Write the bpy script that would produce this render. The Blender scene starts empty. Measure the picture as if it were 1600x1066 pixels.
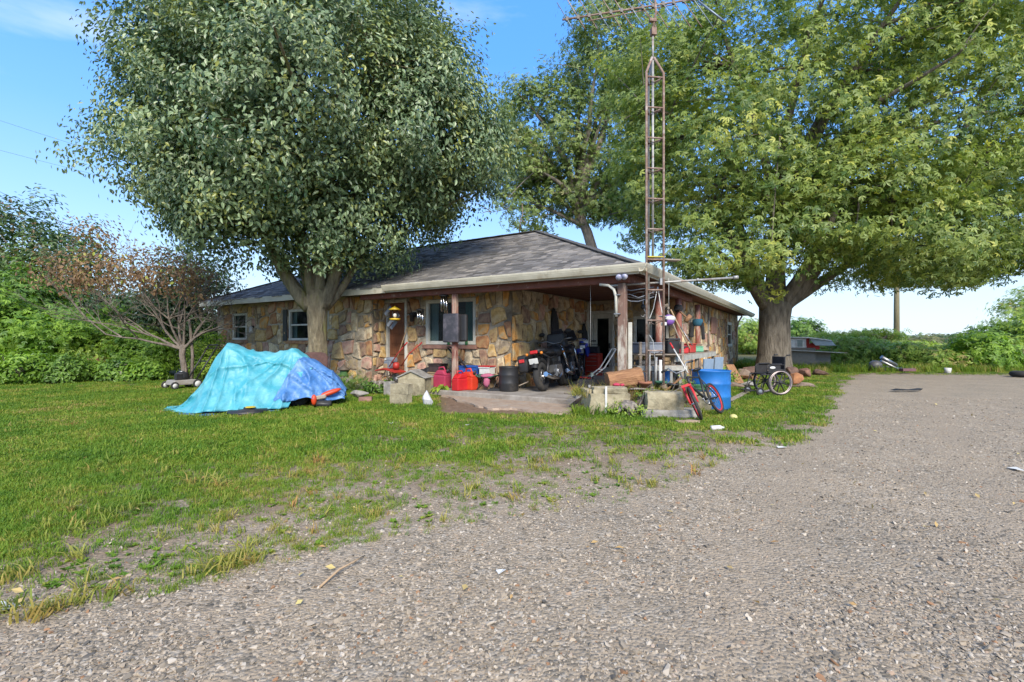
import bpy, bmesh, math, random
import numpy as np
from mathutils import Vector, Matrix, Euler, noise
rad = math.radians
random.seed(7)
RNG = np.random.default_rng(7)
S = bpy.context.scene
COL = S.collection

# ------------------------------------------------------------------ camera, sky, sun, exposure
CAM_Z = 1.25
F = 750.0            # focal length in pixels of the 1600 px wide photograph
cam = bpy.data.cameras.new('camera')
cam.sensor_width = 36.0
cam.lens = 36.0 * F / 1600.0
cam.clip_start = 0.05
cam.clip_end = 3000
camo = bpy.data.objects.new('camera', cam)
COL.objects.link(camo)
camo.location = (0, 0, CAM_Z)
camo.rotation_euler = (rad(90), 0, 0)
S.camera = camo

SUN_EL, SUN_AZ = 37, 170      # degrees; azimuth clockwise from +Y (170: behind the camera)
w = bpy.data.worlds.new('World')
S.world = w
w.use_nodes = True
nt = w.node_tree
nt.nodes.clear()
wo = nt.nodes.new('ShaderNodeOutputWorld')
bg = nt.nodes.new('ShaderNodeBackground')
sky = nt.nodes.new('ShaderNodeTexSky')
sky.sky_type = 'NISHITA'
sky.sun_disc = False
sky.sun_elevation = rad(SUN_EL)
sky.sun_rotation = rad(SUN_AZ)
sky.air_density = 1.0
sky.dust_density = 0.6
sky.ozone_density = 2.0
tc = nt.nodes.new('ShaderNodeTexCoord')
L = nt.links.new
# deepen the blue overhead, keep the horizon pale: one smooth tone by height above the horizon all the way round
sep = nt.nodes.new('ShaderNodeSeparateXYZ')
L(tc.outputs['Generated'], sep.inputs[0])
gr_ = nt.nodes.new('ShaderNodeValToRGB')
_stops = [(0.0, (2.15, 2.65, 3.15)), (0.08, (1.95, 2.6, 3.35)), (0.2, (1.2, 2.15, 3.7)), (0.35, (0.62, 1.65, 3.8)), (0.5, (0.36, 1.32, 3.7)), (1.0, (0.25, 1.0, 3.2))]
while len(gr_.color_ramp.elements) < len(_stops): gr_.color_ramp.elements.new(0.5)
for e, (p, c) in zip(gr_.color_ramp.elements, _stops):
    e.position = p; e.color = (*[v / 8 for v in c], 1)
L(sep.outputs[2], gr_.inputs[0])
sc8 = nt.nodes.new('ShaderNodeVectorMath'); sc8.operation = 'SCALE'; sc8.inputs['Scale'].default_value = 8.0
L(gr_.outputs[0], sc8.inputs[0])
hs = nt.nodes.new('ShaderNodeMixRGB'); hs.inputs[0].default_value = 0.88
L(sky.outputs[0], hs.inputs[1]); L(sc8.outputs[0], hs.inputs[2])
mp = nt.nodes.new('ShaderNodeMapping')
mp.inputs['Scale'].default_value = (1.0, 1.0, 4.0)
mp.inputs['Location'].default_value = (0.9, 0.2, 0.5)
nz = nt.nodes.new('ShaderNodeTexNoise')
nz.inputs['Scale'].default_value = 1.7
nz.inputs['Detail'].default_value = 7
nz.inputs['Roughness'].default_value = 0.55
cr = nt.nodes.new('ShaderNodeValToRGB')
cr.color_ramp.elements[0].position = 0.56
cr.color_ramp.elements[0].color = (0, 0, 0, 1)
cr.color_ramp.elements[1].position = 0.9
cr.color_ramp.elements[1].color = (0.85, 0.85, 0.85, 1)
mx = nt.nodes.new('ShaderNodeMixRGB')
mx.inputs[2].default_value = (3.6, 3.7, 3.8, 1)
L(tc.outputs['Generated'], mp.inputs['Vector'])
L(mp.outputs[0], nz.inputs['Vector'])
# the soft light of the photograph implies broken cloud higher up than it shows: unseen cover added partly to soften and neutralise the light, growing with height
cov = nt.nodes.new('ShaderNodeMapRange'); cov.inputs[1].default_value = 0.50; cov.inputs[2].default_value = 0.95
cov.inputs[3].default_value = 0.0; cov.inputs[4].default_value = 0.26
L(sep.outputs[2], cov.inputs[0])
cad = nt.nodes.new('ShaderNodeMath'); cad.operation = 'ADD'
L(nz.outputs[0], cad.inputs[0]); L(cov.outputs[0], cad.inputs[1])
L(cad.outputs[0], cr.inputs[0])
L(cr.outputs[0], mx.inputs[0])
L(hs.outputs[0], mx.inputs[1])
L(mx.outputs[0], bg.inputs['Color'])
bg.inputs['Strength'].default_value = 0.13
L(bg.outputs[0], wo.inputs[0])

sl = bpy.data.lights.new('sun', 'SUN')
sl.energy = 2.0
sl.angle = rad(20)
sl.color = (1.0, 0.92, 0.79)
so = bpy.data.objects.new('sun', sl)
COL.objects.link(so)
so.location = (0, -5, 30)
_d = Vector((math.sin(rad(SUN_AZ)) * math.cos(rad(SUN_EL)), math.cos(rad(SUN_AZ)) * math.cos(rad(SUN_EL)), math.sin(rad(SUN_EL))))
so.rotation_euler = _d.to_track_quat('Z', 'Y').to_euler()

S.view_settings.view_transform = 'Standard'
S.view_settings.look = 'None'
S.view_settings.exposure = 1.56
S.view_settings.gamma = 1.0
S.view_settings.use_curve_mapping = False
try:
    S.cycles.max_bounces = 6
    S.cycles.diffuse_bounces = 4
    S.cycles.transparent_max_bounces = 6
    S.cycles.caustics_reflective = False
    S.cycles.caustics_refractive = False
except Exception:
    pass

# ------------------------------------------------------------------ materials
MATS = {}
def node(nt, t, **kw):
    n = nt.nodes.new(t)
    for k, v in kw.items():
        if k in n.inputs:
            n.inputs[k].default_value = v
        else:
            setattr(n, k, v)
    return n

def M(name, col, rough=0.7, col2=None, scale=6.0, bump=0.25, metal=0.0, dirt=None, dscale=1.7, stretch=(1, 1, 1), dist=0.01, spec=0.5, cut=(0.48, 0.68), rnd=0.0):
    """painted / stone / wood surface: two tones by fine noise, a patchy third tone (dirt, rust), relief"""
    if name in MATS:
        return MATS[name]
    m = bpy.data.materials.new(name)
    MATS[name] = m
    m.use_nodes = True
    nt = m.node_tree
    b = nt.nodes['Principled BSDF']
    b.inputs['Roughness'].default_value = rough
    b.inputs['Metallic'].default_value = metal
    b.inputs['Specular IOR Level'].default_value = spec
    tc = node(nt, 'ShaderNodeTexCoord')
    mp = node(nt, 'ShaderNodeMapping')
    mp.inputs['Scale'].default_value = stretch
    nt.links.new(tc.outputs['Object'], mp.inputs['Vector'])
    n1 = node(nt, 'ShaderNodeTexNoise', Scale=scale, Detail=6.0, Roughness=0.65)
    nt.links.new(mp.outputs[0], n1.inputs['Vector'])
    r1 = node(nt, 'ShaderNodeValToRGB')
    c2 = col2 or tuple(c * 0.62 for c in col)
    r1.color_ramp.elements[0].position = 0.33
    r1.color_ramp.elements[0].color = (*c2, 1)
    r1.color_ramp.elements[1].position = 0.66
    r1.color_ramp.elements[1].color = (*col, 1)
    nt.links.new(n1.outputs[0], r1.inputs[0])
    out = r1.outputs[0]
    if dirt:
        n2 = node(nt, 'ShaderNodeTexNoise', Scale=dscale, Detail=8.0, Roughness=0.7)
        nt.links.new(mp.outputs[0], n2.inputs['Vector'])
        r2 = node(nt, 'ShaderNodeValToRGB')
        r2.color_ramp.elements[0].position = cut[0]
        r2.color_ramp.elements[0].color = (0, 0, 0, 1)
        r2.color_ramp.elements[1].position = cut[1]
        r2.color_ramp.elements[1].color = (1, 1, 1, 1)
        nt.links.new(n2.outputs[0], r2.inputs[0])
        mx = node(nt, 'ShaderNodeMixRGB')
        mx.inputs[2].default_value = (*dirt, 1)
        nt.links.new(r2.outputs[0], mx.inputs[0])
        nt.links.new(out, mx.inputs[1])
        out = mx.outputs[0]
    if rnd:
        oi = node(nt, 'ShaderNodeObjectInfo')
        hv = node(nt, 'ShaderNodeHueSaturation')
        mr = node(nt, 'ShaderNodeMapRange')
        mr.inputs[3].default_value = 1 - rnd
        mr.inputs[4].default_value = 1 + rnd
        nt.links.new(oi.outputs['Random'], mr.inputs[0])
        nt.links.new(mr.outputs[0], hv.inputs['Value'])
        nt.links.new(out, hv.inputs['Color'])
        out = hv.outputs[0]
    nt.links.new(out, b.inputs['Base Color'])
    if bump:
        bp = node(nt, 'ShaderNodeBump', Strength=bump, Distance=dist)
        nt.links.new(n1.outputs[0], bp.inputs['Height'])
        nt.links.new(bp.outputs[0], b.inputs['Normal'])
    return m

def leafmat(name, a, b, c=None, rough=0.45, trans=0.3, spec=0.5):
    """leaf: colour a..b (rarely c) by the leaf's own tint attribute, light passes through"""
    if name in MATS:
        return MATS[name]
    m = bpy.data.materials.new(name)
    MATS[name] = m
    m.use_nodes = True
    nt = m.node_tree
    p = nt.nodes['Principled BSDF']
    at = node(nt, 'ShaderNodeAttribute')
    at.attribute_name = 'tint'
    r = node(nt, 'ShaderNodeValToRGB')
    r.color_ramp.elements[0].position = 0.05
    r.color_ramp.elements[0].color = (*a, 1)
    r.color_ramp.elements[1].position = 0.85
    r.color_ramp.elements[1].color = (*b, 1)
    if c:
        e = r.color_ramp.elements.new(0.97)
        e.color = (*c, 1)
    nt.links.new(at.outputs['Fac'], r.inputs[0])
    nt.links.new(r.outputs[0], p.inputs['Base Color'])
    p.inputs['Roughness'].default_value = rough
    p.inputs['Specular IOR Level'].default_value = spec
    tr = node(nt, 'ShaderNodeBsdfTranslucent')
    hv = node(nt, 'ShaderNodeHueSaturation', Saturation=1.1, Value=1.5)
    nt.links.new(r.outputs[0], hv.inputs['Color'])
    nt.links.new(hv.outputs[0], tr.inputs['Color'])
    ms = node(nt, 'ShaderNodeMixShader')
    ms.inputs[0].default_value = trans
    nt.links.new(p.outputs[0], ms.inputs[1])
    nt.links.new(tr.outputs[0], ms.inputs[2])
    nt.links.new(ms.outputs[0], nt.nodes['Material Output'].inputs[0])
    return m

def glassmat():
    if 'window_glass' in MATS:
        return MATS['window_glass']
    m = bpy.data.materials.new('window_glass')
    MATS['window_glass'] = m
    m.use_nodes = True
    nt = m.node_tree
    p = nt.nodes['Principled BSDF']
    p.inputs['Base Color'].default_value = (0.02, 0.025, 0.03, 1)
    p.inputs['Roughness'].default_value = 0.04
    p.inputs['Specular IOR Level'].default_value = 0.35
    t = node(nt, 'ShaderNodeBsdfTransparent')
    t.inputs[0].default_value = (0.75, 0.82, 0.82, 1)
    ms = node(nt, 'ShaderNodeMixShader')
    ms.inputs[0].default_value = 0.8
    nt.links.new(p.outputs[0], ms.inputs[1])
    nt.links.new(t.outputs[0], ms.inputs[2])
    nt.links.new(ms.outputs[0], nt.nodes['Material Output'].inputs[0])
    return m

# ------------------------------------------------------------------ mesh builder
def TR(loc=(0, 0, 0), rz=0, rx=0, ry=0):
    return Matrix.Translation(Vector(loc)) @ Euler((rad(rx), rad(ry), rad(rz)), 'XYZ').to_matrix().to_4x4()

class MB:
    def __init__(s):
        s.v, s.f, s.k, s.sm = [], [], [], []
    def add(s, vs, fs, mi=0, smooth=False, T=None):
        o = len(s.v)
        for p in vs:
            p = Vector(p)
            s.v.append(T @ p if T is not None else p)
        for f in fs:
            s.f.append([i + o for i in f]); s.k.append(mi); s.sm.append(smooth)
        return s
    def box(s, c, d, mi=0, T=None, rz=0, rx=0, ry=0, taper=1.0):
        hx, hy, hz = d[0] / 2, d[1] / 2, d[2] / 2
        A = TR(c, rz, rx, ry)
        if T is not None: A = T @ A
        t = taper
        vs = [(-hx, -hy, -hz), (hx, -hy, -hz), (hx, hy, -hz), (-hx, hy, -hz), (-hx * t, -hy * t, hz), (hx * t, -hy * t, hz), (hx * t, hy * t, hz), (-hx * t, hy * t, hz)]
        return s.add(vs, [(0, 3, 2, 1), (4, 5, 6, 7), (0, 1, 5, 4), (1, 2, 6, 5), (2, 3, 7, 6), (3, 0, 4, 7)], mi, False, A)
    def tube(s, pts, r, n=8, mi=0, T=None, caps=True, smooth=True, rough=0.0, seed=0, closed=False):
        pts = [Vector(p) for p in pts]
        k = len(pts)
        rs = list(r) if hasattr(r, '__len__') else [r] * k
        rr = random.Random(seed)
        vs, fs = [], []
        ref = None
        for i, p in enumerate(pts):
            if closed:
                t = pts[(i + 1) % k] - pts[i - 1]
            else:
                t = pts[min(i + 1, k - 1)] - pts[max(i - 1, 0)]
            t = t.normalized() if t.length > 1e-9 else Vector((0, 0, 1))
            if ref is None:
                ref = Vector((0, 0, 1)) if abs(t.z) < 0.9 else Vector((1, 0, 0))
                a = t.cross(ref).normalized()
            else:
                a = (a - t * a.dot(t))
                a = a.normalized() if a.length > 1e-6 else t.cross(Vector((0.3, 0.5, 0.8))).normalized()
            b = t.cross(a)
            for j in range(n):
                th = 2 * math.pi * j / n
                q = rs[i] * (1 + (rr.uniform(-rough, rough) if rough else 0))
                vs.append(p + (a * math.cos(th) + b * math.sin(th)) * q)
        for i in range(k if closed else k - 1):
            i2 = (i + 1) % k
            for j in range(n):
                j2 = (j + 1) % n
                fs.append((i * n + j, i2 * n + j, i2 * n + j2, i * n + j2))
        s.add(vs, fs, mi, smooth, T)
        if caps and not closed:
            s.add(vs[:n], [tuple(range(n))], mi, False, T)
            s.add(vs[-n:], [tuple(reversed(range(n)))], mi, False, T)
        return s
    def torus(s, c, R, r, axis=(0, 1, 0), n=32, m=8, mi=0, T=None, a0=0, a1=360, sq=1.0):
        ax = Vector(axis).normalized()
        u = ax.cross(Vector((0, 0, 1)))
        u = u.normalized() if u.length > 1e-4 else Vector((1, 0, 0))
        v = ax.cross(u)
        full = abs(a1 - a0) >= 360
        kk = n if full else n + 1
        vs, fs = [], []
        for i in range(kk):
            th = rad(a0 + (a1 - a0) * i / n)
            d = u * math.cos(th) + v * math.sin(th)
            for j in range(m):
                ph = 2 * math.pi * j / m
                vs.append(Vector(c) + d * (R + r * math.cos(ph)) + ax * (r * sq * math.sin(ph)))
        for i in range(n):
            i2 = (i + 1) % kk
            for j in range(m):
                j2 = (j + 1) % m
                fs.append((i * m + j, i * m + j2, i2 * m + j2, i2 * m + j))
        return s.add(vs, fs, mi, True, T)
    def ell(s, c, rr, mi=0, T=None, rz=0, rx=0, ry=0, n=14, m=9, rough=0.0, seed=0, smooth=True):
        A = TR(c, rz, rx, ry)
        if T is not None: A = T @ A
        vs, fs = [], []
        q = random.Random(seed)
        for i in range(m + 1):
            ph = math.pi * i / m
            for j in range(n):
                th = 2 * math.pi * j / n
                k = 1 + (q.uniform(-rough, rough) if rough else 0)
                if i in (0, m): k = 1
                vs.append((rr[0] * k * math.sin(ph) * math.cos(th), rr[1] * k * math.sin(ph) * math.sin(th), rr[2] * k * math.cos(ph)))
        for i in range(m):
            for j in range(n):
                j2 = (j + 1) % n
                fs.append((i * n + j, (i + 1) * n + j, (i + 1) * n + j2, i * n + j2))
        return s.add(vs, fs, mi, smooth, A)
    def lathe(s, prof, c=(0, 0, 0), n=20, mi=0, T=None, smooth=True, axis='z', sx=1, sy=1):
        vs, fs = [], []
        for (r, z) in prof:
            for j in range(n):
                th = 2 * math.pi * j / n
                x, y = r * math.cos(th) * sx, r * math.sin(th) * sy
                vs.append((c[0] + x, c[1] + y, c[2] + z) if axis == 'z' else ((c[0] + x, c[1] + z, c[2] + y) if axis == 'y' else (c[0] + z, c[1] + x, c[2] + y)))
        for i in range(len(prof) - 1):
            for j in range(n):
                j2 = (j + 1) % n
                fs.append((i * n + j, i * n + j2, (i + 1) * n + j2, (i + 1) * n + j))
        return s.add(vs, fs, mi, smooth, T)
    def prism(s, poly, y0, y1, mi=0, T=None, plane='xz'):
        """polygon extruded between y0 and y1 across its plane"""
        def mk(a, b, y):
            return (a, y, b) if plane == 'xz' else ((a, b, y) if plane == 'xy' else (y, a, b))
        n = len(poly)
        vs = [mk(a, b, y0) for a, b in poly] + [mk(a, b, y1) for a, b in poly]
        fs = [tuple(range(n)), tuple(reversed(range(n, 2 * n)))] + [(i, i + n, (i + 1) % n + n, (i + 1) % n) for i in range(n)]
        return s.add(vs, fs, mi, False, T)
    def build(s, name, mats, parent=None, loc=None, bevel=0.0, rz=0, kind=None, label=None, seg=1, T=None):
        me = bpy.data.meshes.new(name)
        vs = s.v if T is None else [T @ v for v in s.v]
        me.from_pydata([tuple(v) for v in vs], [], s.f)
        if not isinstance(mats, (list, tuple)): mats = [mats]
        for m in mats: me.materials.append(m)
        me.polygons.foreach_set('material_index', s.k)
        me.polygons.foreach_set('use_smooth', s.sm)
        bm = bmesh.new()
        bm.from_mesh(me)
        bmesh.ops.remove_doubles(bm, verts=bm.verts, dist=1e-5)
        bmesh.ops.recalc_face_normals(bm, faces=bm.faces)
        if bevel:
            es = [e for e in bm.edges if len(e.link_faces) == 2 and e.calc_face_angle(0) > 0.6 and not (e.link_faces[0].smooth and e.link_faces[1].smooth)]
            if es:
                bmesh.ops.bevel(bm, geom=es, offset=bevel, offset_type='OFFSET', segments=seg, profile=0.6, affect='EDGES', clamp_overlap=True)
        bm.to_mesh(me)
        bm.free()
        me.update()
        o = bpy.data.objects.new(name, me)
        COL.objects.link(o)
        if parent is not None: o.parent = parent
        if loc is not None: o.location = loc
        if rz: o.rotation_euler.z = rad(rz)
        if kind: o['kind'] = kind
        if label: o['label'] = label
        return o

def E(name, loc, label, cat, rz=0, group=None, rx=0, ry=0, scale=None):
    o = bpy.data.objects.new(name, None)
    o.empty_display_size = 0.2
    COL.objects.link(o)
    o.location = loc
    o.rotation_euler = (rad(rx), rad(ry), rad(rz))
    if scale: o.scale = (scale,) * 3
    o['label'] = label
    o['category'] = cat
    if group: o['group'] = group
    return o

def tag(o, label, cat, group=None, kind=None):
    if label: o['label'] = label
    if cat: o['category'] = cat
    if group: o['group'] = group
    if kind: o['kind'] = kind
    return o

def dup(root, loc=None, rz=None, label=None, group=None, ry=None, rx=None):
    c = root.copy(); COL.objects.link(c)
    if loc is not None: c.location = loc
    e = c.rotation_euler
    if rz is not None: e.z = rad(rz)
    if rx is not None: e.x = rad(rx)
    if ry is not None: e.y = rad(ry)
    if label: c['label'] = label
    if group: c['group'] = group
    def rec(a, b):
        for ch in list(a.children):
            d = ch.copy(); COL.objects.link(d); d.parent = b
            rec(ch, d)
    rec(root, c)
    return c

def np_mesh(name, V, faces_flat, face_sizes, mats, tint=None, parent=None, loc=None, smooth=False, kind=None, mi=None):
    me = bpy.data.meshes.new(name)
    nv, nl, nf = len(V), len(faces_flat), len(face_sizes)
    me.vertices.add(nv); me.loops.add(nl); me.polygons.add(nf)
    me.vertices.foreach_set('co', np.asarray(V, np.float32).ravel())
    me.loops.foreach_set('vertex_index', np.asarray(faces_flat, np.int32))
    st = np.zeros(nf, np.int32); st[1:] = np.cumsum(face_sizes)[:-1]
    me.polygons.foreach_set('loop_start', st)
    me.polygons.foreach_set('loop_total', np.asarray(face_sizes, np.int32))
    if mi is not None: me.polygons.foreach_set('material_index', np.asarray(mi, np.int32))
    me.polygons.foreach_set('use_smooth', np.full(nf, smooth))
    if not isinstance(mats, (list, tuple)): mats = [mats]
    for m in mats: me.materials.append(m)
    me.update(calc_edges=True)
    if tint is not None:
        a = me.attributes.new('tint', 'FLOAT', 'POINT')
        a.data.foreach_set('value', np.asarray(tint, np.float32))
    o = bpy.data.objects.new(name, me)
    COL.objects.link(o)
    if parent is not None: o.parent = parent
    if loc is not None: o.location = loc
    if kind: o['kind'] = kind
    return o

# ------------------------------------------------------------------ where things stand (metres; the photograph was measured once with these)
def G(px, py, z=0.0):
    Y = (CAM_Z - z) * F / (py - 533.0)
    return Vector(((px - 800.0) / F * Y, Y, z))
def W(px, Y, z=0.0):
    return Vector(((px - 800.0) / F * Y, Y, z))
def ZA(py, Y):
    return CAM_Z + (533.0 - py) / F * Y
H0 = Vector((2.27, 8.5, 0))
HA = -32.0
HC, HS = math.cos(rad(32)), math.sin(rad(32))
def HW(x, y, z=0.0):            # house-local -> world
    return Vector((H0.x + HC * x + HS * y, H0.y - HS * x + HC * y, z))
def hx_at(px, y):               # house-local x where the wall line at depth y is seen at px
    k = (px - 800.0) / F
    return -((H0.x + HS * y - k * (H0.y + HC * y)) / (HC + HS * k))
def hy_at(px, x):
    k = (px - 800.0) / F
    return (H0.x + HC * x - k * (H0.y - HS * x)) / (HC * k - HS)
def hdist(x, y):
    return HW(x, y).y
# ------------------------------------------------------------------ ground
def interp(x, xs, ys):
    return np.interp(x, xs, ys)
def grass_amount(x, y):
    """0 bare gravel .. 1 full lawn, for arrays of ground positions"""
    x = np.asarray(x, float); y = np.asarray(y, float)
    yy = np.maximum(y, 1.6)
    py = 533 + 937.5 / yy
    px = 800 + 750 * x / yy
    full = interp(px, [-600, 0, 200, 400, 500, 600, 700, 900, 1000, 1100, 1200, 1280, 1300, 1330, 1700], [765, 765, 735, 690, 662, 640, 632, 628, 632, 640, 634, 618, 595, 582, 584])
    none = interp(px, [-600, 0, 200, 400, 600, 800, 1000, 1080, 1150, 1250, 1290, 1310, 1340, 1700], [1000, 1000, 950, 900, 850, 815, 785, 755, 716, 694, 668, 620, 586, 589])
    t = np.clip((none - py) / np.maximum(none - full, 1e-3), 0, 1)
    left = px < -200
    return np.where(left, np.clip((6 - 0) * 0 + (py < 800) * 1.0 + t * 0.3, 0, 1), t)
def apron(x, y):
    """bare dirt and broken concrete in front of the slab"""
    yy = np.maximum(y, 1.6)
    py = 533 + 937.5 / yy
    px = 800 + 750 * x / yy
    a = np.clip((px - 672) / 30, 0, 1) * np.clip((965 - px) / 40, 0, 1) * np.clip((652 - py) / 10, 0, 1) * np.clip((py - 596) / 4, 0, 1)
    return a
def track(x, y):
    """two packed wheel tracks curving away to the far right"""
    x = np.asarray(x, float); y = np.asarray(y, float)
    c = .5 + .62 * y + .012 * y * y
    w_ = 0
    for o in (-.85, .85): w_ = w_ + np.exp(-((x - c - o) / .28) ** 2)
    return np.clip(w_, 0, 1)

def gz(x, y):
    return 0.018 * noise.noise(Vector((x * 0.5, y * 0.5, 0.3))) + 0.007 * noise.noise(Vector((x * 2.7, y * 2.7, 4.3)))

def axis_coords(a0, a1, step, far0, far1, g=1.13):
    c = list(np.arange(a0, a1 + 1e-6, step))
    s = step
    while c[-1] < far1:
        s *= g; c.append(c[-1] + s)
    s = step
    while c[0] > far0:
        s *= g; c.insert(0, c[0] - s)
    return np.array(c)
gx = axis_coords(-9.5, 8.5, 0.065, -1500, 1500)
gy = axis_coords(1.0, 11.5, 0.065, -300, 2600)
XX, YY = np.meshgrid(gx, gy)
fx, fy = XX.ravel(), YY.ravel()
ZZ = np.array([gz(a, b) if abs(a) < 40 and -10 < b < 60 else 0 for a, b in zip(fx, fy)])
ZZ = ZZ - 2.5 * np.clip((fy - 60) / 200, 0, 1)      # the land falls away beyond the field
nx, ny = len(gx), len(gy)
I = np.arange(nx * ny).reshape(ny, nx)
quads = np.stack([I[:-1, :-1], I[:-1, 1:], I[1:, 1:], I[1:, :-1]], -1).reshape(-1)
gm = bpy.data.materials.new('ground_gravel_and_grass')
gm.use_nodes = True
nt = gm.node_tree
P = nt.nodes['Principled BSDF']
P.inputs['Roughness'].default_value = 0.95
P.inputs['Specular IOR Level'].default_value = 0.2
L = nt.links.new
tc = node(nt, 'ShaderNodeTexCoord')
def ramp(nt, pts):
    r = node(nt, 'ShaderNodeValToRGB')
    els = r.color_ramp.elements
    while len(els) < len(pts): els.new(0.5)
    for e, (p, c) in zip(els, pts):
        e.position = p; e.color = (*c, 1)
    return r
vo = node(nt, 'ShaderNodeTexVoronoi', Scale=55.0)
vo2 = node(nt, 'ShaderNodeTexVoronoi', Scale=24.0)
nf = node(nt, 'ShaderNodeTexNoise', Scale=1.1, Detail=8.0, Roughness=0.7)
nfine = node(nt, 'ShaderNodeTexNoise', Scale=90.0, Detail=4.0, Roughness=0.7)
nmid = node(nt, 'ShaderNodeTexNoise', Scale=9.0, Detail=6.0, Roughness=0.7)
for n in (vo, vo2, nf, nfine, nmid): L(tc.outputs['Object'], n.inputs['Vector'])
stone = ramp(nt, [(0.0, (0.11, 0.10, 0.08)), (0.3, (0.235, 0.20, 0.15)), (0.6, (0.34, 0.29, 0.22)), (1.0, (0.48, 0.42, 0.33))])
sx = node(nt, 'ShaderNodeSeparateColor')
L(vo.outputs['Color'], sx.inputs[0])
L(sx.outputs[0], stone.inputs[0])
dust = node(nt, 'ShaderNodeMixRGB')
dust.inputs[2].default_value = (0.34, 0.275, 0.195, 1)
dr = ramp(nt, [(0.38, (0, 0, 0)), (0.6, (0.85, 0.85, 0.85))])
L(nmid.outputs[0], dr.inputs[0])
L(dr.outputs[0], dust.inputs[0])
L(stone.outputs[0], dust.inputs[1])
pat = node(nt, 'ShaderNodeMixRGB', blend_type='MULTIPLY')
pat.inputs[0].default_value = 1
pr = ramp(nt, [(0.3, (0.80, 0.80, 0.80)), (0.7, (1.12, 1.08, 1.04))])
L(nf.outputs[0], pr.inputs[0])
L(dust.outputs[0], pat.inputs[1]); L(pr.outputs[0], pat.inputs[2])
gr = ramp(nt, [(0.3, (0.20, 0.145, 0.085)), (0.46, (0.16, 0.125, 0.06)), (0.56, (0.10, 0.12, 0.03)), (0.75, (0.17, 0.18, 0.05))])
L(nmid.outputs[0], gr.inputs[0])
at = node(nt, 'ShaderNodeAttribute'); at.attribute_name = 'tint'
ad = node(nt, 'ShaderNodeMath', operation='ADD')
sb = node(nt, 'ShaderNodeMath', operation='MULTIPLY_ADD')
sb.inputs[1].default_value = 2.6; sb.inputs[2].default_value = -1.45
L(nmid.outputs[0], sb.inputs[0])
L(at.outputs['Fac'], ad.inputs[0]); L(sb.outputs[0], ad.inputs[1])
mr = ramp(nt, [(0.46, (0, 0, 0)), (0.66, (1, 1, 1))])
L(ad.outputs[0], mr.inputs[0])
mg = node(nt, 'ShaderNodeMixRGB')
# trampled brown soil shows where the lawn thins out
soil = node(nt, 'ShaderNodeMixRGB'); soil.inputs[2].default_value = (0.215, 0.155, 0.10, 1)
edge = ramp(nt, [(0.0, (0, 0, 0)), (0.18, (.35, .35, .35)), (0.5, (1, 1, 1))])
nso = node(nt, 'ShaderNodeTexNoise', Scale=2.3, Detail=6.0, Roughness=0.7); L(tc.outputs['Object'], nso.inputs['Vector'])
nsr = ramp(nt, [(0.36, (0, 0, 0)), (0.58, (1, 1, 1))]); L(nso.outputs[0], nsr.inputs[0])
L(at.outputs['Fac'], edge.inputs[0])
sm_ = node(nt, 'ShaderNodeMath', operation='MULTIPLY'); L(edge.outputs[0], sm_.inputs[0]); L(nsr.outputs[0], sm_.inputs[1])
L(sm_.outputs[0], soil.inputs[0]); L(pat.outputs[0], soil.inputs[1])
L(mr.outputs[0], mg.inputs[0]); L(soil.outputs[0], mg.inputs[1]); L(gr.outputs[0], mg.inputs[2])
# trodden earth near the porch
at2 = node(nt, 'ShaderNodeAttribute'); at2.attribute_name = 'earth'
me_ = node(nt, 'ShaderNodeMixRGB')
er = ramp(nt, [(0.3, (0.12, 0.075, 0.045)), (0.7, (0.27, 0.185, 0.125))])
L(nmid.outputs[0], er.inputs[0])
at3 = node(nt, 'ShaderNodeAttribute'); at3.attribute_name = 'packed'
mpk = node(nt, 'ShaderNodeMixRGB'); mpk.inputs[2].default_value = (0.32, 0.255, 0.18, 1)
L(at3.outputs['Fac'], mpk.inputs[0]); L(mg.outputs[0], mpk.inputs[1])
L(at2.outputs['Fac'], me_.inputs[0]); L(mpk.outputs[0], me_.inputs[1]); L(er.outputs[0], me_.inputs[2])
L(me_.outputs[0], P.inputs['Base Color'])
b1 = node(nt, 'ShaderNodeBump', Strength=0.8, Distance=0.012)
iv = node(nt, 'ShaderNodeMath', operation='MULTIPLY'); iv.inputs[1].default_value = -1
L(vo.outputs['Distance'], iv.inputs[0]); L(iv.outputs[0], b1.inputs['Height'])
b2 = node(nt, 'ShaderNodeBump', Strength=0.6, Distance=0.01)
L(nfine.outputs[0], b2.inputs['Height']); L(b1.outputs[0], b2.inputs['Normal'])
L(b2.outputs[0], P.inputs['Normal'])
gmask = grass_amount(fx, fy) ** 1.2
ground = np_mesh('ground', np.stack([fx, fy, ZZ], 1), quads, np.full(len(quads) // 4, 4), gm, tint=gmask, smooth=True, kind='structure')
ea = ground.data.attributes.new('earth', 'FLOAT', 'POINT')
ea.data.foreach_set('value', apron(fx, fy).astype(np.float32))
ta = ground.data.attributes.new('packed', 'FLOAT', 'POINT')
ta.data.foreach_set('value', (track(fx, fy) * .5).astype(np.float32))

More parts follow.
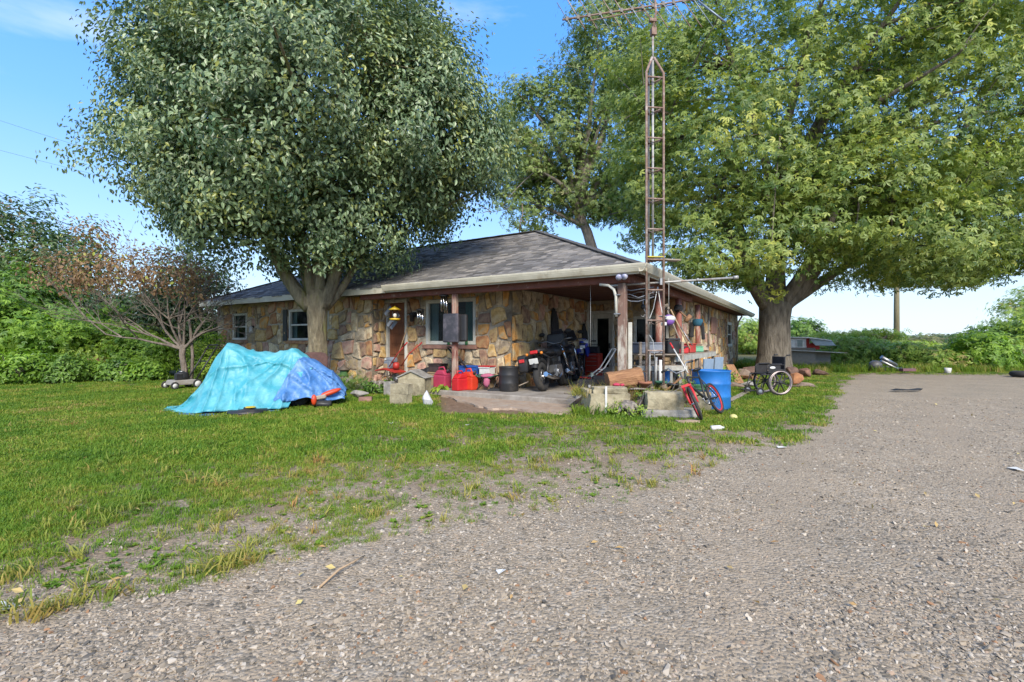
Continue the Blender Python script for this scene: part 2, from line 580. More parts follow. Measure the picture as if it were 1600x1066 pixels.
# ------------------------------------------------------------------ scattering with geometry nodes (only for gravel, grass, weeds)
def scatter(name, pts, protos, smin, smax, label_kind='stuff', tilt=0.0, flat=False, rng=RNG, scl=None):
    pc = bpy.data.collections.new(name + '_pieces')      # not linked to the scene: source meshes only
    for p in protos: pc.objects.link(p)
    me = bpy.data.meshes.new(name)
    n = len(pts)
    me.vertices.add(n)
    me.vertices.foreach_set('co', np.asarray(pts, np.float32).ravel())
    rot = np.zeros((n, 3), np.float32)
    rot[:, 2] = rng.uniform(0, 6.283, n)
    rot[:, 0] = rng.normal(0, tilt, n); rot[:, 1] = rng.normal(0, tilt, n)
    a = me.attributes.new('rot', 'FLOAT_VECTOR', 'POINT'); a.data.foreach_set('vector', rot.ravel())
    sc = rng.uniform(smin, smax, n).astype(np.float32) if scl is None else np.asarray(scl, np.float32)
    a = me.attributes.new('scl', 'FLOAT', 'POINT'); a.data.foreach_set('value', sc)
    a = me.attributes.new('idx', 'INT', 'POINT'); a.data.foreach_set('value', rng.integers(0, len(protos), n).astype(np.int32))
    o = bpy.data.objects.new(name, me); COL.objects.link(o)
    o['kind'] = label_kind
    g = bpy.data.node_groups.new(name + '_nodes', 'GeometryNodeTree')
    g.interface.new_socket('Geometry', in_out='INPUT', socket_type='NodeSocketGeometry')
    g.interface.new_socket('Geometry', in_out='OUTPUT', socket_type='NodeSocketGeometry')
    gi = g.nodes.new('NodeGroupInput'); go = g.nodes.new('NodeGroupOutput')
    ci = g.nodes.new('GeometryNodeCollectionInfo')
    ci.inputs['Collection'].default_value = pc
    ci.inputs['Separate Children'].default_value = True
    ci.inputs['Reset Children'].default_value = True
    ip = g.nodes.new('GeometryNodeInstanceOnPoints')
    ip.inputs['Pick Instance'].default_value = True
    def attr(nm, t):
        q = g.nodes.new('GeometryNodeInputNamedAttribute'); q.data_type = t; q.inputs['Name'].default_value = nm
        return next(s for s in q.outputs if s.enabled and s.name == 'Attribute')
    g.links.new(gi.outputs[0], ip.inputs['Points'])
    g.links.new(ci.outputs[0], ip.inputs['Instance'])
    g.links.new(attr('idx', 'INT'), ip.inputs['Instance Index'])
    g.links.new(attr('rot', 'FLOAT_VECTOR'), ip.inputs['Rotation'])
    g.links.new(attr('scl', 'FLOAT'), ip.inputs['Scale'])
    g.links.new(ip.outputs[0], go.inputs[0])
    md = o.modifiers.new('scatter', 'NODES'); md.node_group = g
    return o

def proto_mesh(name, mb, mats):
    o = mb.build(name, mats)
    COL.objects.unlink(o)
    return o

def rndmat(name, pts, rough=0.85, bump=0.3, trans=None):
    m = bpy.data.materials.new(name); m.use_nodes = True
    nt = m.node_tree; p = nt.nodes['Principled BSDF']
    p.inputs['Roughness'].default_value = rough
    p.inputs['Specular IOR Level'].default_value = 0.3
    oi = node(nt, 'ShaderNodeObjectInfo')
    r = ramp(nt, pts)
    nt.links.new(oi.outputs['Random'], r.inputs[0])
    if trans:      # patches of the lawn grow yellower or greener
        nn = node(nt, 'ShaderNodeTexNoise', Scale=.8, Detail=5.0, Roughness=.65)
        nt.links.new(oi.outputs['Location'], nn.inputs['Vector'])
        ad = node(nt, 'ShaderNodeMath', operation='MULTIPLY_ADD'); ad.inputs[1].default_value = 2.0; ad.inputs[2].default_value = -.75
        nt.links.new(nn.outputs[0], ad.inputs[0])
        a2 = node(nt, 'ShaderNodeMath', operation='MULTIPLY_ADD', use_clamp=True); a2.inputs[1].default_value = .6
        nt.links.new(oi.outputs['Random'], a2.inputs[0]); nt.links.new(ad.outputs[0], a2.inputs[2])
        nt.links.new(a2.outputs[0], r.inputs[0])
    nt.links.new(r.outputs[0], p.inputs['Base Color'])
    if trans:
        tr = node(nt, 'ShaderNodeBsdfTranslucent')
        ms = node(nt, 'ShaderNodeMixShader'); ms.inputs[0].default_value = trans
        nt.links.new(r.outputs[0], tr.inputs[0]); nt.links.new(p.outputs[0], ms.inputs[1]); nt.links.new(tr.outputs[0], ms.inputs[2])
        nt.links.new(ms.outputs[0], nt.nodes['Material Output'].inputs[0])
    return m

def rock_mb(seed, sz=(1, 0.8, 0.5), n=9):
    q = random.Random(seed)
    bm = bmesh.new()
    for i in range(n):
        d = Vector((q.gauss(0, 1), q.gauss(0, 1), q.gauss(0, 1))).normalized()
        bm.verts.new((d.x * sz[0] * q.uniform(.8, 1), d.y * sz[1] * q.uniform(.8, 1), d.z * sz[2] * q.uniform(.7, 1)))
    r = bmesh.ops.convex_hull(bm, input=bm.verts)
    bmesh.ops.delete(bm, geom=list({g for g in r['geom_interior'] + r['geom_unused'] if isinstance(g, bmesh.types.BMVert)}), context='VERTS')
    bm.verts.ensure_lookup_table(); bm.verts.index_update()
    mb = MB()
    mb.add([v.co.copy() for v in bm.verts], [[v.index for v in f.verts] for f in bm.faces])
    bm.free()
    return mb

GRAVEL = rndmat('gravel_stone', [(0.0, (0.09, 0.082, 0.07)), (0.12, (0.17, 0.145, 0.11)), (0.4, (0.28, 0.228, 0.165)), (0.7, (0.36, 0.295, 0.215)), (0.94, (0.46, 0.405, 0.325)), (0.98, (0.27, 0.15, 0.08))])
# points over the area the photograph shows (and a margin to each side)
def area_points(n, y0, y1, xl, xr, power=1.0, rng=RNG):
    u = rng.uniform(0, 1, n)
    y = y0 * (y1 / y0) ** (u ** power)
    x = y * rng.uniform(xl, xr, n)
    return x, y
def gzv(x, y):
    return np.array([gz(a, b) for a, b in zip(x, y)])
PATCH = np.array([0])
def patch_noise(x, y, s=1.3, off=0.0):
    return np.array([noise.fractal(Vector((a * s, b * s, off)), 1.0, 2.0, 4) for a, b in zip(x, y)])
rocks = [proto_mesh('gravel_piece', rock_mb(i, (1, random.uniform(.6, .95), random.uniform(.35, .6)), 10), GRAVEL) for i in range(8)]
x, y = area_points(120000, 1.35, 10.5, -1.3, 1.3, 0.95)
ga = grass_amount(x, y)
keep = (RNG.uniform(0, 1, len(x)) > np.clip(ga * 1.5 - .05, 0, 1)) & (apron(x, y) < .5) & (RNG.uniform(0, 1, len(x)) > .55 * track(x, y))
x, y = x[keep], y[keep]
pn = patch_noise(x, y, 1.6, 2.0)
k2 = RNG.uniform(0, 1, len(x)) < np.clip(0.75 + pn * 0.9, 0.2, 1)
x, y = x[k2], y[k2]
sc = np.exp(RNG.normal(math.log(0.0072), 0.42, len(x))) * (1 + 0.05 * y)
scatter('gravel', np.stack([x, y, gzv(x, y) + sc * 0.1], 1), rocks, 0, 0, scl=np.clip(sc, 0.004, 0.034), tilt=0.35)

# grass tufts
def tuft(seed, nb, h, spread, wd, lean=0.5):
    q = random.Random(seed); mb = MB()
    for i in range(nb):
        a = q.uniform(0, 6.283); r = spread * math.sqrt(q.random())
        bx, by = r * math.cos(a), r * math.sin(a)
        a2 = q.uniform(0, 6.283); hh = h * q.uniform(.55, 1.15); ln = hh * q.uniform(.2, lean * 2)
        dx, dy = math.cos(a2), math.sin(a2)
        wx, wy = -dy * wd / 2, dx * wd / 2
        m = (bx + dx * ln * .35, by + dy * ln * .35, hh * .62)
        t = (bx + dx * ln, by + dy * ln, hh * (1 - .25 * lean))
        mb.add([(bx - wx, by - wy, 0), (bx + wx, by + wy, 0), (m[0] + wx * .8, m[1] + wy * .8, m[2]), (m[0] - wx * .8, m[1] - wy * .8, m[2]), t], [(0, 1, 2, 3), (3, 2, 4)])
    return mb
GR = rndmat('grass_blade', [(0.0, (0.065, 0.15, 0.014)), (0.35, (0.115, 0.225, 0.018)), (0.65, (0.19, 0.285, 0.024)), (0.88, (0.31, 0.32, 0.05)), (0.98, (0.42, 0.33, 0.11))], rough=0.6, trans=0.3)
GR2 = rndmat('grass_dry_blade', [(0.0, (0.10, 0.18, 0.02)), (0.4, (0.24, 0.28, 0.045)), (0.7, (0.38, 0.33, 0.08)), (1.0, (0.40, 0.22, 0.07))], rough=0.6, trans=0.3)
tufts = [proto_mesh('grass_tuft', tuft(i, 14, .05, .05, .005), GR) for i in range(4)]
tufts_b = [proto_mesh('grass_clump', tuft(20 + i, 26, .05, .11, .009, .6), GR) for i in range(4)]
tufts_d = [proto_mesh('dry_tuft', tuft(40 + i, 12, .06, .025, .005, .9), GR2) for i in range(4)]
def housefree(x, y):
    dx, dy = x - H0.x, y - H0.y
    lx = HC * dx - HS * dy; ly = HS * dx + HC * dy
    return ~(((lx < 0.1) & (ly > -0.1) & (lx > -7.6)) | ((lx < -7.5) & (ly > .55)) | ((lx < -.3) & (ly > 0)))
def grass_pts(n, y0, y1, thr, pw=1.0, xl=-1.35, xr=1.2):
    x, y = area_points(n, y0, y1, xl, xr, pw)
    ga = grass_amount(x, y)
    pn = patch_noise(x, y, 2.1, 7.0)
    pn2 = patch_noise(x, y, 0.7, 17.0)
    val = ga ** 1.2 * .95 + pn * .8 + pn2 * .45 - .55 * np.exp(-((x - .8) / 2.6) ** 2 - ((y - 6.3) / 1.5) ** 2) + (ga > .97) * (.12 + .5 * np.clip((-x - .1 * y) / 2.5, 0, 1))
    k = ((val > thr + .12 + RNG.uniform(-.62, .5, len(x))) | ((ga > .03) & (RNG.uniform(0, 1, len(x)) < .07))) & (ga > 0.02) & housefree(x, y) & (apron(x, y) < .4)
    return x[k], y[k]
x, y = grass_pts(60000, 2.2, 7.5, .55)
scatter('short_grass', np.stack([x, y, gzv(x, y)], 1), tufts, 0, 0, tilt=.12, scl=RNG.uniform(.5, 1.2, len(x)) * (.5 + .5 * grass_amount(x, y)))
x, y = grass_pts(60000, 5.0, 24, .5, .85)
scatter('lawn_grass', np.stack([x, y, gzv(x, y)], 1), tufts_b, .6, 1.25, tilt=.1)
x, y = area_points(9000, 1.9, 9, -1.3, 1.2)
ga = grass_amount(x, y)
k = (ga > .06) & (RNG.uniform(0, 1, len(x)) < .25) & (patch_noise(x, y, 2.2, 3) > .02) & housefree(x, y) & (apron(x, y) < .6)
x, y = x[k], y[k]
scatter('dry_grass', np.stack([x, y, gzv(x, y)], 1), tufts_d, .6, 1.9, tilt=.2)
# broad leaved weeds in the gravel edge
def weed(seed, n=9, l=.05, wdt=.014):
    q = random.Random(seed); mb = MB()
    for i in range(n):
        a = q.uniform(0, 6.283); ll = l * q.uniform(.6, 1.2); up = q.uniform(.15, .8)
        dx, dy = math.cos(a), math.sin(a); wx, wy = -dy * wdt, dx * wdt
        mb.add([(0, 0, 0), (dx * ll * .5 + wx, dy * ll * .5 + wy, ll * up * .6), (dx * ll, dy * ll, ll * up * .7), (dx * ll * .5 - wx, dy * ll * .5 - wy, ll * up * .6)], [(0, 1, 2, 3)])
    return mb
weeds = [proto_mesh('weed_plant', weed(i), GR) for i in range(4)]
x, y = area_points(5000, 2.2, 12, -1.3, 1.2)
ga = grass_amount(x, y)
k = (ga > .1) & (patch_noise(x, y, 1.7, 33) > .02) & housefree(x, y) & (apron(x, y) < .6)
x, y = x[k], y[k]
scatter('clover_weeds', np.stack([x, y, gzv(x, y)], 1), weeds, .3, .8, tilt=.1)
# fallen dead leaves
DL = rndmat('dead_leaf', [(0, (.30, .16, .06)), (.5, (.42, .30, .12)), (1, (.5, .42, .16))], rough=.7)
lf = MB().add([(-.5, 0, 0), (0, -.28, .08), (.5, 0, 0), (0, .28, .1)], [(0, 1, 2), (0, 2, 3)])
dl = [proto_mesh('dead_leaf', lf, DL)]
x, y = area_points(170, 2.2, 12, -1.2, 1.1)
k = housefree(x, y)
x, y = x[k], y[k]
scatter('fallen_leaves', np.stack([x, y, gzv(x, y) + .02], 1), dl, .025, .06, tilt=.4)
# ------------------------------------------------------------------ stone house
house = E('stone_house', H0, 'low brown flagstone house with a grey shingle hip roof and an open porch and carport', 'house', rz=HA)
MORTAR = M('mortar', (0.50, 0.43, 0.32), .95, (0.36, 0.30, 0.22), 14, .6, dirt=(0.13, 0.11, 0.08), dist=.02)
_sc = [((.50, .36, .17), (.33, .21, .09), (.22, .13, .07)), ((.52, .27, .075), (.34, .16, .045), (.40, .33, .2)), ((.33, .16, .07), (.20, .095, .05), (.42, .28, .14)),
       ((.47, .39, .27), (.33, .26, .17), (.22, .17, .12)), ((.42, .25, .19), (.28, .16, .12), (.45, .35, .24)), ((.30, .24, .16), (.17, .13, .09), (.42, .3, .13)),
       ((.24, .145, .10), (.14, .085, .06), (.36, .25, .15)), ((.56, .46, .31), (.43, .32, .18), (.35, .2, .1)), ((.46, .31, .12), (.30, .19, .07), (.55, .42, .24))]
_up = lambda c, k=1.5: tuple(min(.8, v * k) for v in c)
STONES = [M('flagstone_%s' % n, _up(c[0]), .88, _up(c[1], 1.08), 7 + i * .7, .7, dirt=c[2], dscale=3.2, dist=.03, cut=(.5, .62)) for i, (n, c) in enumerate(zip(['tan', 'ochre', 'rust', 'buff', 'rose', 'olive', 'umber', 'cream', 'gold'], _sc))]
BROWNP = M('weathered_brown_paint', (.20, .065, .045), .75, (.13, .045, .03), 5, .4, dirt=(.34, .25, .2), dscale=6, stretch=(1, 1, 1), cut=(.58, .7))
BROWND = M('dark_brown_boards', (.13, .045, .032), .8, (.07, .028, .02), 4, .4, stretch=(.25, 6, 6))
CREAM = M('cream_painted_metal', (.66, .62, .50), .5, (.50, .46, .36), 3, .15, dirt=(.33, .27, .18), dscale=3.5, cut=(.55, .75))
WHITEP = M('old_white_paint', (.62, .61, .54), .6, (.45, .44, .38), 6, .25, dirt=(.30, .27, .2), dscale=4, cut=(.58, .75))
SHING = M('roof_shingle', (.135, .12, .115), .95, (.065, .06, .062), 40, .8, dirt=(.20, .165, .135), dscale=1.1, dist=.006, cut=(.42, .66))
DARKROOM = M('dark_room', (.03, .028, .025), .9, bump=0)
CURT = M('teal_curtain', (.10, .30, .27), .9, (.05, .16, .15), 3, .2, stretch=(9, 9, .5))
CURTL = M('pale_curtain', (.55, .60, .60), .9, (.38, .45, .46), 3, .2, stretch=(9, 9, .5))
GLASS = glassmat()

def clip_poly(poly, n, d):
    """keep the part of poly where p.n <= d"""
    out = []
    for i in range(len(poly)):
        a, b = poly[i], poly[(i + 1) % len(poly)]
        da, db = a[0] * n[0] + a[1] * n[1] - d, b[0] * n[0] + b[1] * n[1] - d
        if da <= 0: out.append(a)
        if (da < 0 < db) or (db < 0 < da):
            t = da / (da - db)
            out.append((a[0] + (b[0] - a[0]) * t, a[1] + (b[1] - a[1]) * t))
    return out
def parea(p):
    return abs(sum(p[i][0] * p[(i + 1) % len(p)][1] - p[(i + 1) % len(p)][0] * p[i][1] for i in range(len(p)))) / 2 if len(p) > 2 else 0

def stone_mb(poly, rr, inset, depth):
    """one flagstone, poly in the wall plane (x, z), standing proud towards -y"""
    # subdivide the sides and roughen them
    cx = sum(p[0] for p in poly) / len(poly); cz = sum(p[1] for p in poly) / len(poly)
    pts = []
    for i in range(len(poly)):
        a, b = poly[i], poly[(i + 1) % len(poly)]
        l = math.hypot(b[0] - a[0], b[1] - a[1])
        if l < .02: continue
        k = 2 if l > .12 else 1
        if l > .32: k = 3
        c = .16 if l > .08 else 0
        for j in range(k):
            t = (j + (c if j == 0 else 0)) / k
            q = (a[0] + (b[0] - a[0]) * t, a[1] + (b[1] - a[1]) * t)
            j_ = rr.uniform(-.02, .004)
            dx, dz = cx - q[0], cz - q[1]; dl = math.hypot(dx, dz) or 1
            pts.append((q[0] + dx / dl * (inset - j_), q[1] + dz / dl * (inset - j_)))
    n = len(pts)
    if n < 3: return None
    mb = MB(); vs = []
    tx, tz = rr.uniform(-.06, .06), rr.uniform(-.06, .06)
    def ring(sc, y):
        for (px_, pz_) in pts:
            ux, uz = cx + (px_ - cx) * sc, cz + (pz_ - cz) * sc
            vs.append((ux, y + (ux - cx) * tx + (uz - cz) * tz + (rr.uniform(-.006, .006) if y < -.01 else 0), uz))
    ring(1.0, .01); ring(1.0, -depth * .65); ring(.90, -depth)
    vs.append((cx, -depth - rr.uniform(0, .012), cz))
    fs = []
    for r_ in range(2):
        for i in range(n):
            fs.append((r_ * n + i, r_ * n + (i + 1) % n, (r_ + 1) * n + (i + 1) % n, (r_ + 1) * n + i))
    for i in range(n):
        fs.append((2 * n + i, 2 * n + (i + 1) % n, 3 * n))
    mb.add(vs, fs)
    return mb

ALLST = []      # (projected size, wall frame, polygon, seed)
def wall(x0, y0, ang, length, h, openings=(), z0=0.0, thick=.22, stones=True, cell=(.34, .36), seed=1, weight=1.0):
    T = TR((x0, y0, 0), ang)
    mb = MB()
    xs = sorted({0.0, length, *[o[0] for o in openings], *[o[1] for o in openings]})
    for a, b in zip(xs[:-1], xs[1:]):
        mid = (a + b) / 2
        hit = [o for o in openings if o[0] < mid < o[1]]
        if not hit:
            mb.box(((a + b) / 2, thick / 2, (z0 + h) / 2), (b - a, thick, h - z0))
        for o in hit:
            if o[2] > z0: mb.box((mid, thick / 2, (z0 + o[2]) / 2), (b - a, thick, o[2] - z0))
            if o[3] < h: mb.box((mid, thick / 2, (o[3] + h) / 2), (b - a, thick, h - o[3]))
    wo = mb.build('wall', MORTAR, house, T=T)
    if not stones: return T
    rr = random.Random(seed)
    cw, ch = cell
    pts = []
    nz_ = max(2, round((h - z0) / ch)); nxx = max(2, round(length / cw))
    for i in range(-1, nxx + 1):
        for j in range(-1, nz_ + 1):
            if rr.random() < .07: continue
            pts.append(((i + .5 + (.25 if j % 2 else -.25) + rr.uniform(-.42, .42)) * length / nxx, z0 + (j + .5 + rr.uniform(-.42, .42)) * (h - z0) / nz_))
            if rr.random() < .42: pts.append((pts[-1][0] + rr.choice((-.16, .16)), pts[-1][1] + rr.uniform(-.16, .16)))
    for i, p in enumerate(pts):
        if not (0 <= p[0] <= length and z0 <= p[1] <= h): continue
        poly = [(0, z0), (length, z0), (length, h), (0, h)]
        for j, q in enumerate(pts):
            if i == j: continue
            dx, dz = q[0] - p[0], q[1] - p[1]
            # square-ish cells: push the dividing line's direction towards the axes
            if dx * dx + dz * dz > 1.2: continue
            wgt = 1.0 if abs(dx) > abs(dz) else 1.0
            if abs(dx) > abs(dz) * 1.0: nx_, nz2 = dx, dz * .38
            else: nx_, nz2 = dx * .38, dz
            mx_, mz_ = p[0] + dx / 2, p[1] + dz / 2
            poly = clip_poly(poly, (nx_, nz2), nx_ * mx_ + nz2 * mz_)
            if len(poly) < 3: break
        if len(poly) < 3: continue
        for o in openings:
            if all(q[0] > o[0] - 1e-6 for q in poly) and all(q[0] < o[1] for q in poly) and o[2] < p[1] < o[3]:
                poly = []; break
            xa, xb = min(q[0] for q in poly), max(q[0] for q in poly); za, zb = min(q[1] for q in poly), max(q[1] for q in poly)
            if xb <= o[0] or xa >= o[1] or zb <= o[2] or za >= o[3]: continue
            cand = [clip_poly(poly, (1, 0), o[0]), clip_poly(poly, (-1, 0), -o[1]), clip_poly(poly, (0, 1), o[2]), clip_poly(poly, (0, -1), -o[3])]
            poly = max(cand, key=parea)
            if parea(poly) < .006: poly = []; break
        if parea(poly) < .008: continue
        cx = sum(q[0] for q in poly) / len(poly); cz = sum(q[1] for q in poly) / len(poly)
        wp = T @ Vector((cx, 0, cz)); g = HW(wp.x, wp.y, cz); nrm = (T.to_3x3() @ Vector((0, -1, 0)))
        nw = Vector((HC * nrm.x + HS * nrm.y, -HS * nrm.x + HC * nrm.y, 0))
        vd = (Vector((0, 0, CAM_Z)) - g); d2 = vd.length
        fac = max(0.02, nw.dot(vd.normalized()))
        ALLST.append((parea(poly) * fac / d2 ** 2 * weight, T, poly, rr.randint(0, 10 ** 6)))
    return T

WH = 2.50
xL = -15.5
def span(px0, px1, y, x0): return (hx_at(px0, y) - x0, hx_at(px1, y) - x0)
# openings
w1 = span(364, 386, .6, xL); w2 = span(452, 514, .6, xL)
opA = [(w1[0], w1[1], 1.29, 2.19), (w2[0], w2[1], 1.27, 2.22)]
TA = wall(xL, .6, 0, 8.0, WH, opA, seed=3, cell=(.38, .40))
TBw = wall(-7.5, .6, 90, .5, WH, (), seed=4, cell=(.3, .36))
dx0, dx1 = hx_at(600, 1.1) + 7.5, hx_at(636, 1.1) + 7.5
dx0 = max(dx0, .03)
wx0, wx1 = hx_at(666, 1.1) + 7.5, hx_at(744, 1.1) + 7.5
opC = [(dx0, dx1, .22, 2.34), (wx0, wx1, 1.16, 2.32)]
TC = wall(-7.5, 1.1, 0, 7.5 - 3.37, WH, opC, seed=5, cell=(.38, .42))
TD = wall(-3.37, 1.1, 90, 4.6, WH, (), seed=6, cell=(.42, .42))
ex0, ex1 = hx_at(927, 5.7) + 3.37, hx_at(957, 5.7) + 3.37
ex0 = max(ex0, .1)
fx0, fx1 = hx_at(990, 5.7) + 3.37, min(hx_at(1045, 5.7) + 3.37, 2.6)
opE = [(ex0, ex1, .14, 2.1), (fx0, fx1, 1.0, 1.98)]
TE = wall(-3.37, 5.7, 0, 2.77, WH, opE, seed=8)
gy0, gy1 = hy_at(1136, -.6) - 5.7, hy_at(1143, -.6) - 5.7
opF = [(gy0, gy1, 1.0, 2.1)]
TF = wall(-.6, 5.7, 90, 12.3, WH, opF, seed=9, cell=(.5, .38))
wall(-9.0, 18.0, 180, 0.01, WH, (), stones=False)
# back and left end walls close the house
mb = MB()
mb.box((-4.8, 18.1, WH / 2), (8.4, .2, WH)); mb.box((-9.0, 13.5, WH / 2), (.2, 9.0, WH)); mb.box((-12.2, 8.9, WH / 2), (6.4, .2, WH)); mb.box((-15.4, 4.75, WH / 2), (.2, 8.26, WH))
mb.build('wall', MORTAR, house)
# dark floor inside, behind the glass
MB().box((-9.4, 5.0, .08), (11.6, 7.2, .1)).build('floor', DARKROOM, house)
ALLST.sort(key=lambda a: -a[0])
for i, (sz, T, poly, sd) in enumerate(ALLST[:300]):
    rr = random.Random(sd)
    mb = stone_mb(poly, rr, rr.uniform(.008, .02), rr.uniform(.025, .075))
    if mb is None: continue
    c = T @ Vector((sum(q[0] for q in poly) / len(poly), 0, sum(q[1] for q in poly) / len(poly)))
    mb.build('stone', rr.choice(STONES), house, loc=c, T=Matrix.Translation(-c) @ T)
mb = MB()
for (sz, T, poly, sd) in ALLST[300:]:
    rr = random.Random(sd)
    s_ = stone_mb(poly, rr, .012, rr.uniform(.018, .05))
    if s_: mb.add(s_.v, s_.f, rr.randrange(len(STONES)), False, T)
mb.build('small_stones', STONES, house, kind='stuff')

# ---- windows and doors (frames in a wall's own plane: x along, -y outward)
def window(T, o, fr=.07, mull=(), rail=None, curt=None, mat=WHITEP, deep=.10, sill=None):
    a, b, z0, z1 = o
    f = MB()
    y = .03
    f.box(((a + b) / 2, y, z1 - fr / 2), (b - a, deep, fr)); f.box(((a + b) / 2, y, z0 + fr / 2), (b - a, deep + .02, fr))
    f.box((a + fr / 2, y, (z0 + z1) / 2), (fr, deep - .004, z1 - z0 - 2 * fr)); f.box((b - fr / 2, y, (z0 + z1) / 2), (fr, deep - .004, z1 - z0 - 2 * fr))
    for m_ in mull:
        f.box((a + (b - a) * m_, y + .005, (z0 + z1) / 2), (.05, deep - .02, z1 - z0 - 2 * fr))
    if rail:
        f.box(((a + b) / 2, y + .008, z0 + (z1 - z0) * rail), (b - a - 2 * fr, deep - .03, .05))
    win = MB().box(((a + b) / 2, .18, (z0 + z1) / 2), (b - a + .1, .02, z1 - z0 + .1))
    win = f.build('window', mat, house, T=T, bevel=.006)
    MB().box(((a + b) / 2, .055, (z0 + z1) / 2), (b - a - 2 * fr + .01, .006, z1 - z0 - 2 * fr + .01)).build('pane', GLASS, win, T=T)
    if curt:
        for (c0, c1, m_) in curt:
            vs, fs = [], []
            n = 14
            xa, xb = a + (b - a) * c0, a + (b - a) * c1
            for i in range(n + 1):
                xx = xa + (xb - xa) * i / n
                yy = .13 + .02 * math.sin(i * 2.1)
                vs += [(xx, yy, z0 + .02), (xx, yy, z1 - .02)]
            for i in range(n): fs.append((2 * i, 2 * i + 2, 2 * i + 3, 2 * i + 1))
            MB().add(vs, fs, 0, True).build('curtain', m_, win, T=T)
    if sill:
        MB().box(((a + b) / 2, -.02, z0 - .06), (b - a + .12, .16, .10)).build('sill', sill, win, T=T, bevel=.008)
    return win
window(TA, opA[0], rail=.5, curt=[(0, .2, CURTL)], sill=STONES[6])
window(TA, opA[1], rail=.5, mull=(.5,), curt=[(.0, .12, CURTL)], sill=STONES[2])
MB().box((opA[1][0] - .14, -.055, 1.74), (.2, .03, .98)).build('shutter', M('dark_shutter', (.06, .06, .055), .7, bump=.3, stretch=(1, 1, 9)), house, T=TA, bevel=.004)
window(TC, opC[1], fr=.09, curt=[(.02, .2, CURTL), (.74, .99, CURT)], sill=M('rose_sill', (.30, .16, .12), .85, bump=.6))
window(TE, opE[1], fr=.08, mull=(.5,), curt=None)
window(TF, opF[0], fr=.12, rail=.5)
MB().box((hy_at(1113, -.6) - 5.7, -.055, 1.83), (1.1, .03, .62)).build('wall_panel', M('rosy_panel', (.36, .19, .14), .85, bump=.5), house, T=TF, bevel=.01)
# brown front door, ajar against the dark, white frame
a, b, z0, z1 = opC[0]
f = MB()
f.box(((a + b) / 2, .0, z1 + .0), (b - a + .1, .16, .08)); f.box((b + .02, .0, (z0 + z1) / 2 - .02), (.08, .16, z1 - z0 - .04)); f.box((a + .02, .02, (z0 + z1) / 2 - .02), (.05, .12, z1 - z0 - .04))
f.build('door_frame', WHITEP, house, T=TC, bevel=.006)
DOORM = M('brown_door_wood', (.23, .085, .035), .6, (.13, .045, .02), 5, .3, stretch=(9, 9, .6))
door = MB().box(((a + b) / 2, .08, (z0 + z1) / 2), (b - a - .03, .045, z1 - z0 - .04)).build('door', DOORM, house, T=TC, bevel=.004)
for k in range(7):
    MB().box(((a + b) / 2 - .02, .05, z0 + .2 + k * .29), (b - a - .24, .018, .24)).build('panel', DOORM, door, T=TC, bevel=.008)
MB().ell((b - .12, .02, z0 + 1.0), (.035, .04, .035)).build('handle', M('dull_brass', (.35, .25, .1), .4, metal=.8), door, T=TC)
MB().box(((a + b) / 2, .02, z0 - .05), (b - a + .1, .35, .09)).build('door_step', M('grey_step', (.25, .23, .2), .9), house, T=TC, bevel=.01)
# white glass door at the back of the carport
a, b, z0, z1 = opE[0]
f = MB()
f.box(((a + b) / 2, -.01, z1 + .04), (b - a + .16, .14, .09)); f.box((b + .04, -.01, (z0 + z1) / 2), (.08, .136, z1 - z0)); f.box((a - .03, -.01, (z0 + z1) / 2), (.07, .136, z1 - z0))
f.build('door_frame', WHITEP, house, T=TE, bevel=.006)
f = MB(); c = (a + b) / 2; ww = b - a - .02
f.box((c, .03, z1 - .08), (ww, .05, .14)); f.box((c, .03, z0 + .16), (ww, .05, .3)); f.box((a + .07, .03, (z0 + z1) / 2 + .075), (.11, .048, z1 - z0 - .46)); f.box((b - .07, .03, (z0 + z1) / 2 + .075), (.11, .048, z1 - z0 - .46))
door2 = f.build('door', WHITEP, house, T=TE, bevel=.005, label='white glazed carport door')
MB().box((c, .03, (z0 + z1) / 2 + .08), (ww - .22, .008, z1 - z0 - .42)).build('pane', GLASS, door2, T=TE)
MB().box((b - .08, -.02, 1.1), (.03, .06, .16)).build('handle', M('dark_metal', (.05, .05, .05), .5, metal=.6), door2, T=TE)
MB().box((4.35, -.06, 1.3), (.11, .07, 2.3)).build('trim_board', WHITEP, house, T=TD, bevel=.006)

# ---- roof
SL = .44
ZE = 2.60
def rz_(v): return ZE + SL * v
RT = [[(0, 0), (-4.64, 4.64), (-10.76, 4.64), (-15.4, 0)], [(0, 0), (0, 18.6), (-4.64, 14), (-4.64, 4.64)], [(0, 18.6), (-9.28, 18.6), (-4.64, 14)],
      [(-15.4, 0), (-10.76, 4.64), (-15.4, 9.28)], [(-10.76, 4.64), (-4.64, 4.64), (-9.28, 9.28), (-15.4, 9.28)], [(-4.64, 4.64), (-4.64, 14), (-9.28, 18.6), (-9.28, 9.28)]]
RD = lambda x, y: {(0, 0): 0}.get((x, y))
RIDGE = {(-4.64, 4.64), (-10.76, 4.64), (-4.64, 14)}
mb = MB()
for pl in RT:
    mb.add([(x, y, ZE + (SL * 4.64 if (x, y) in RIDGE else 0)) for x, y in pl], [tuple(range(len(pl)))])
for pl in RT:
    mb.add([(x, y, ZE - .07 + (SL * 4.64 if (x, y) in RIDGE else 0)) for x, y in pl], [tuple(range(len(pl)))])
roof = mb.build('roof', SHING, house)
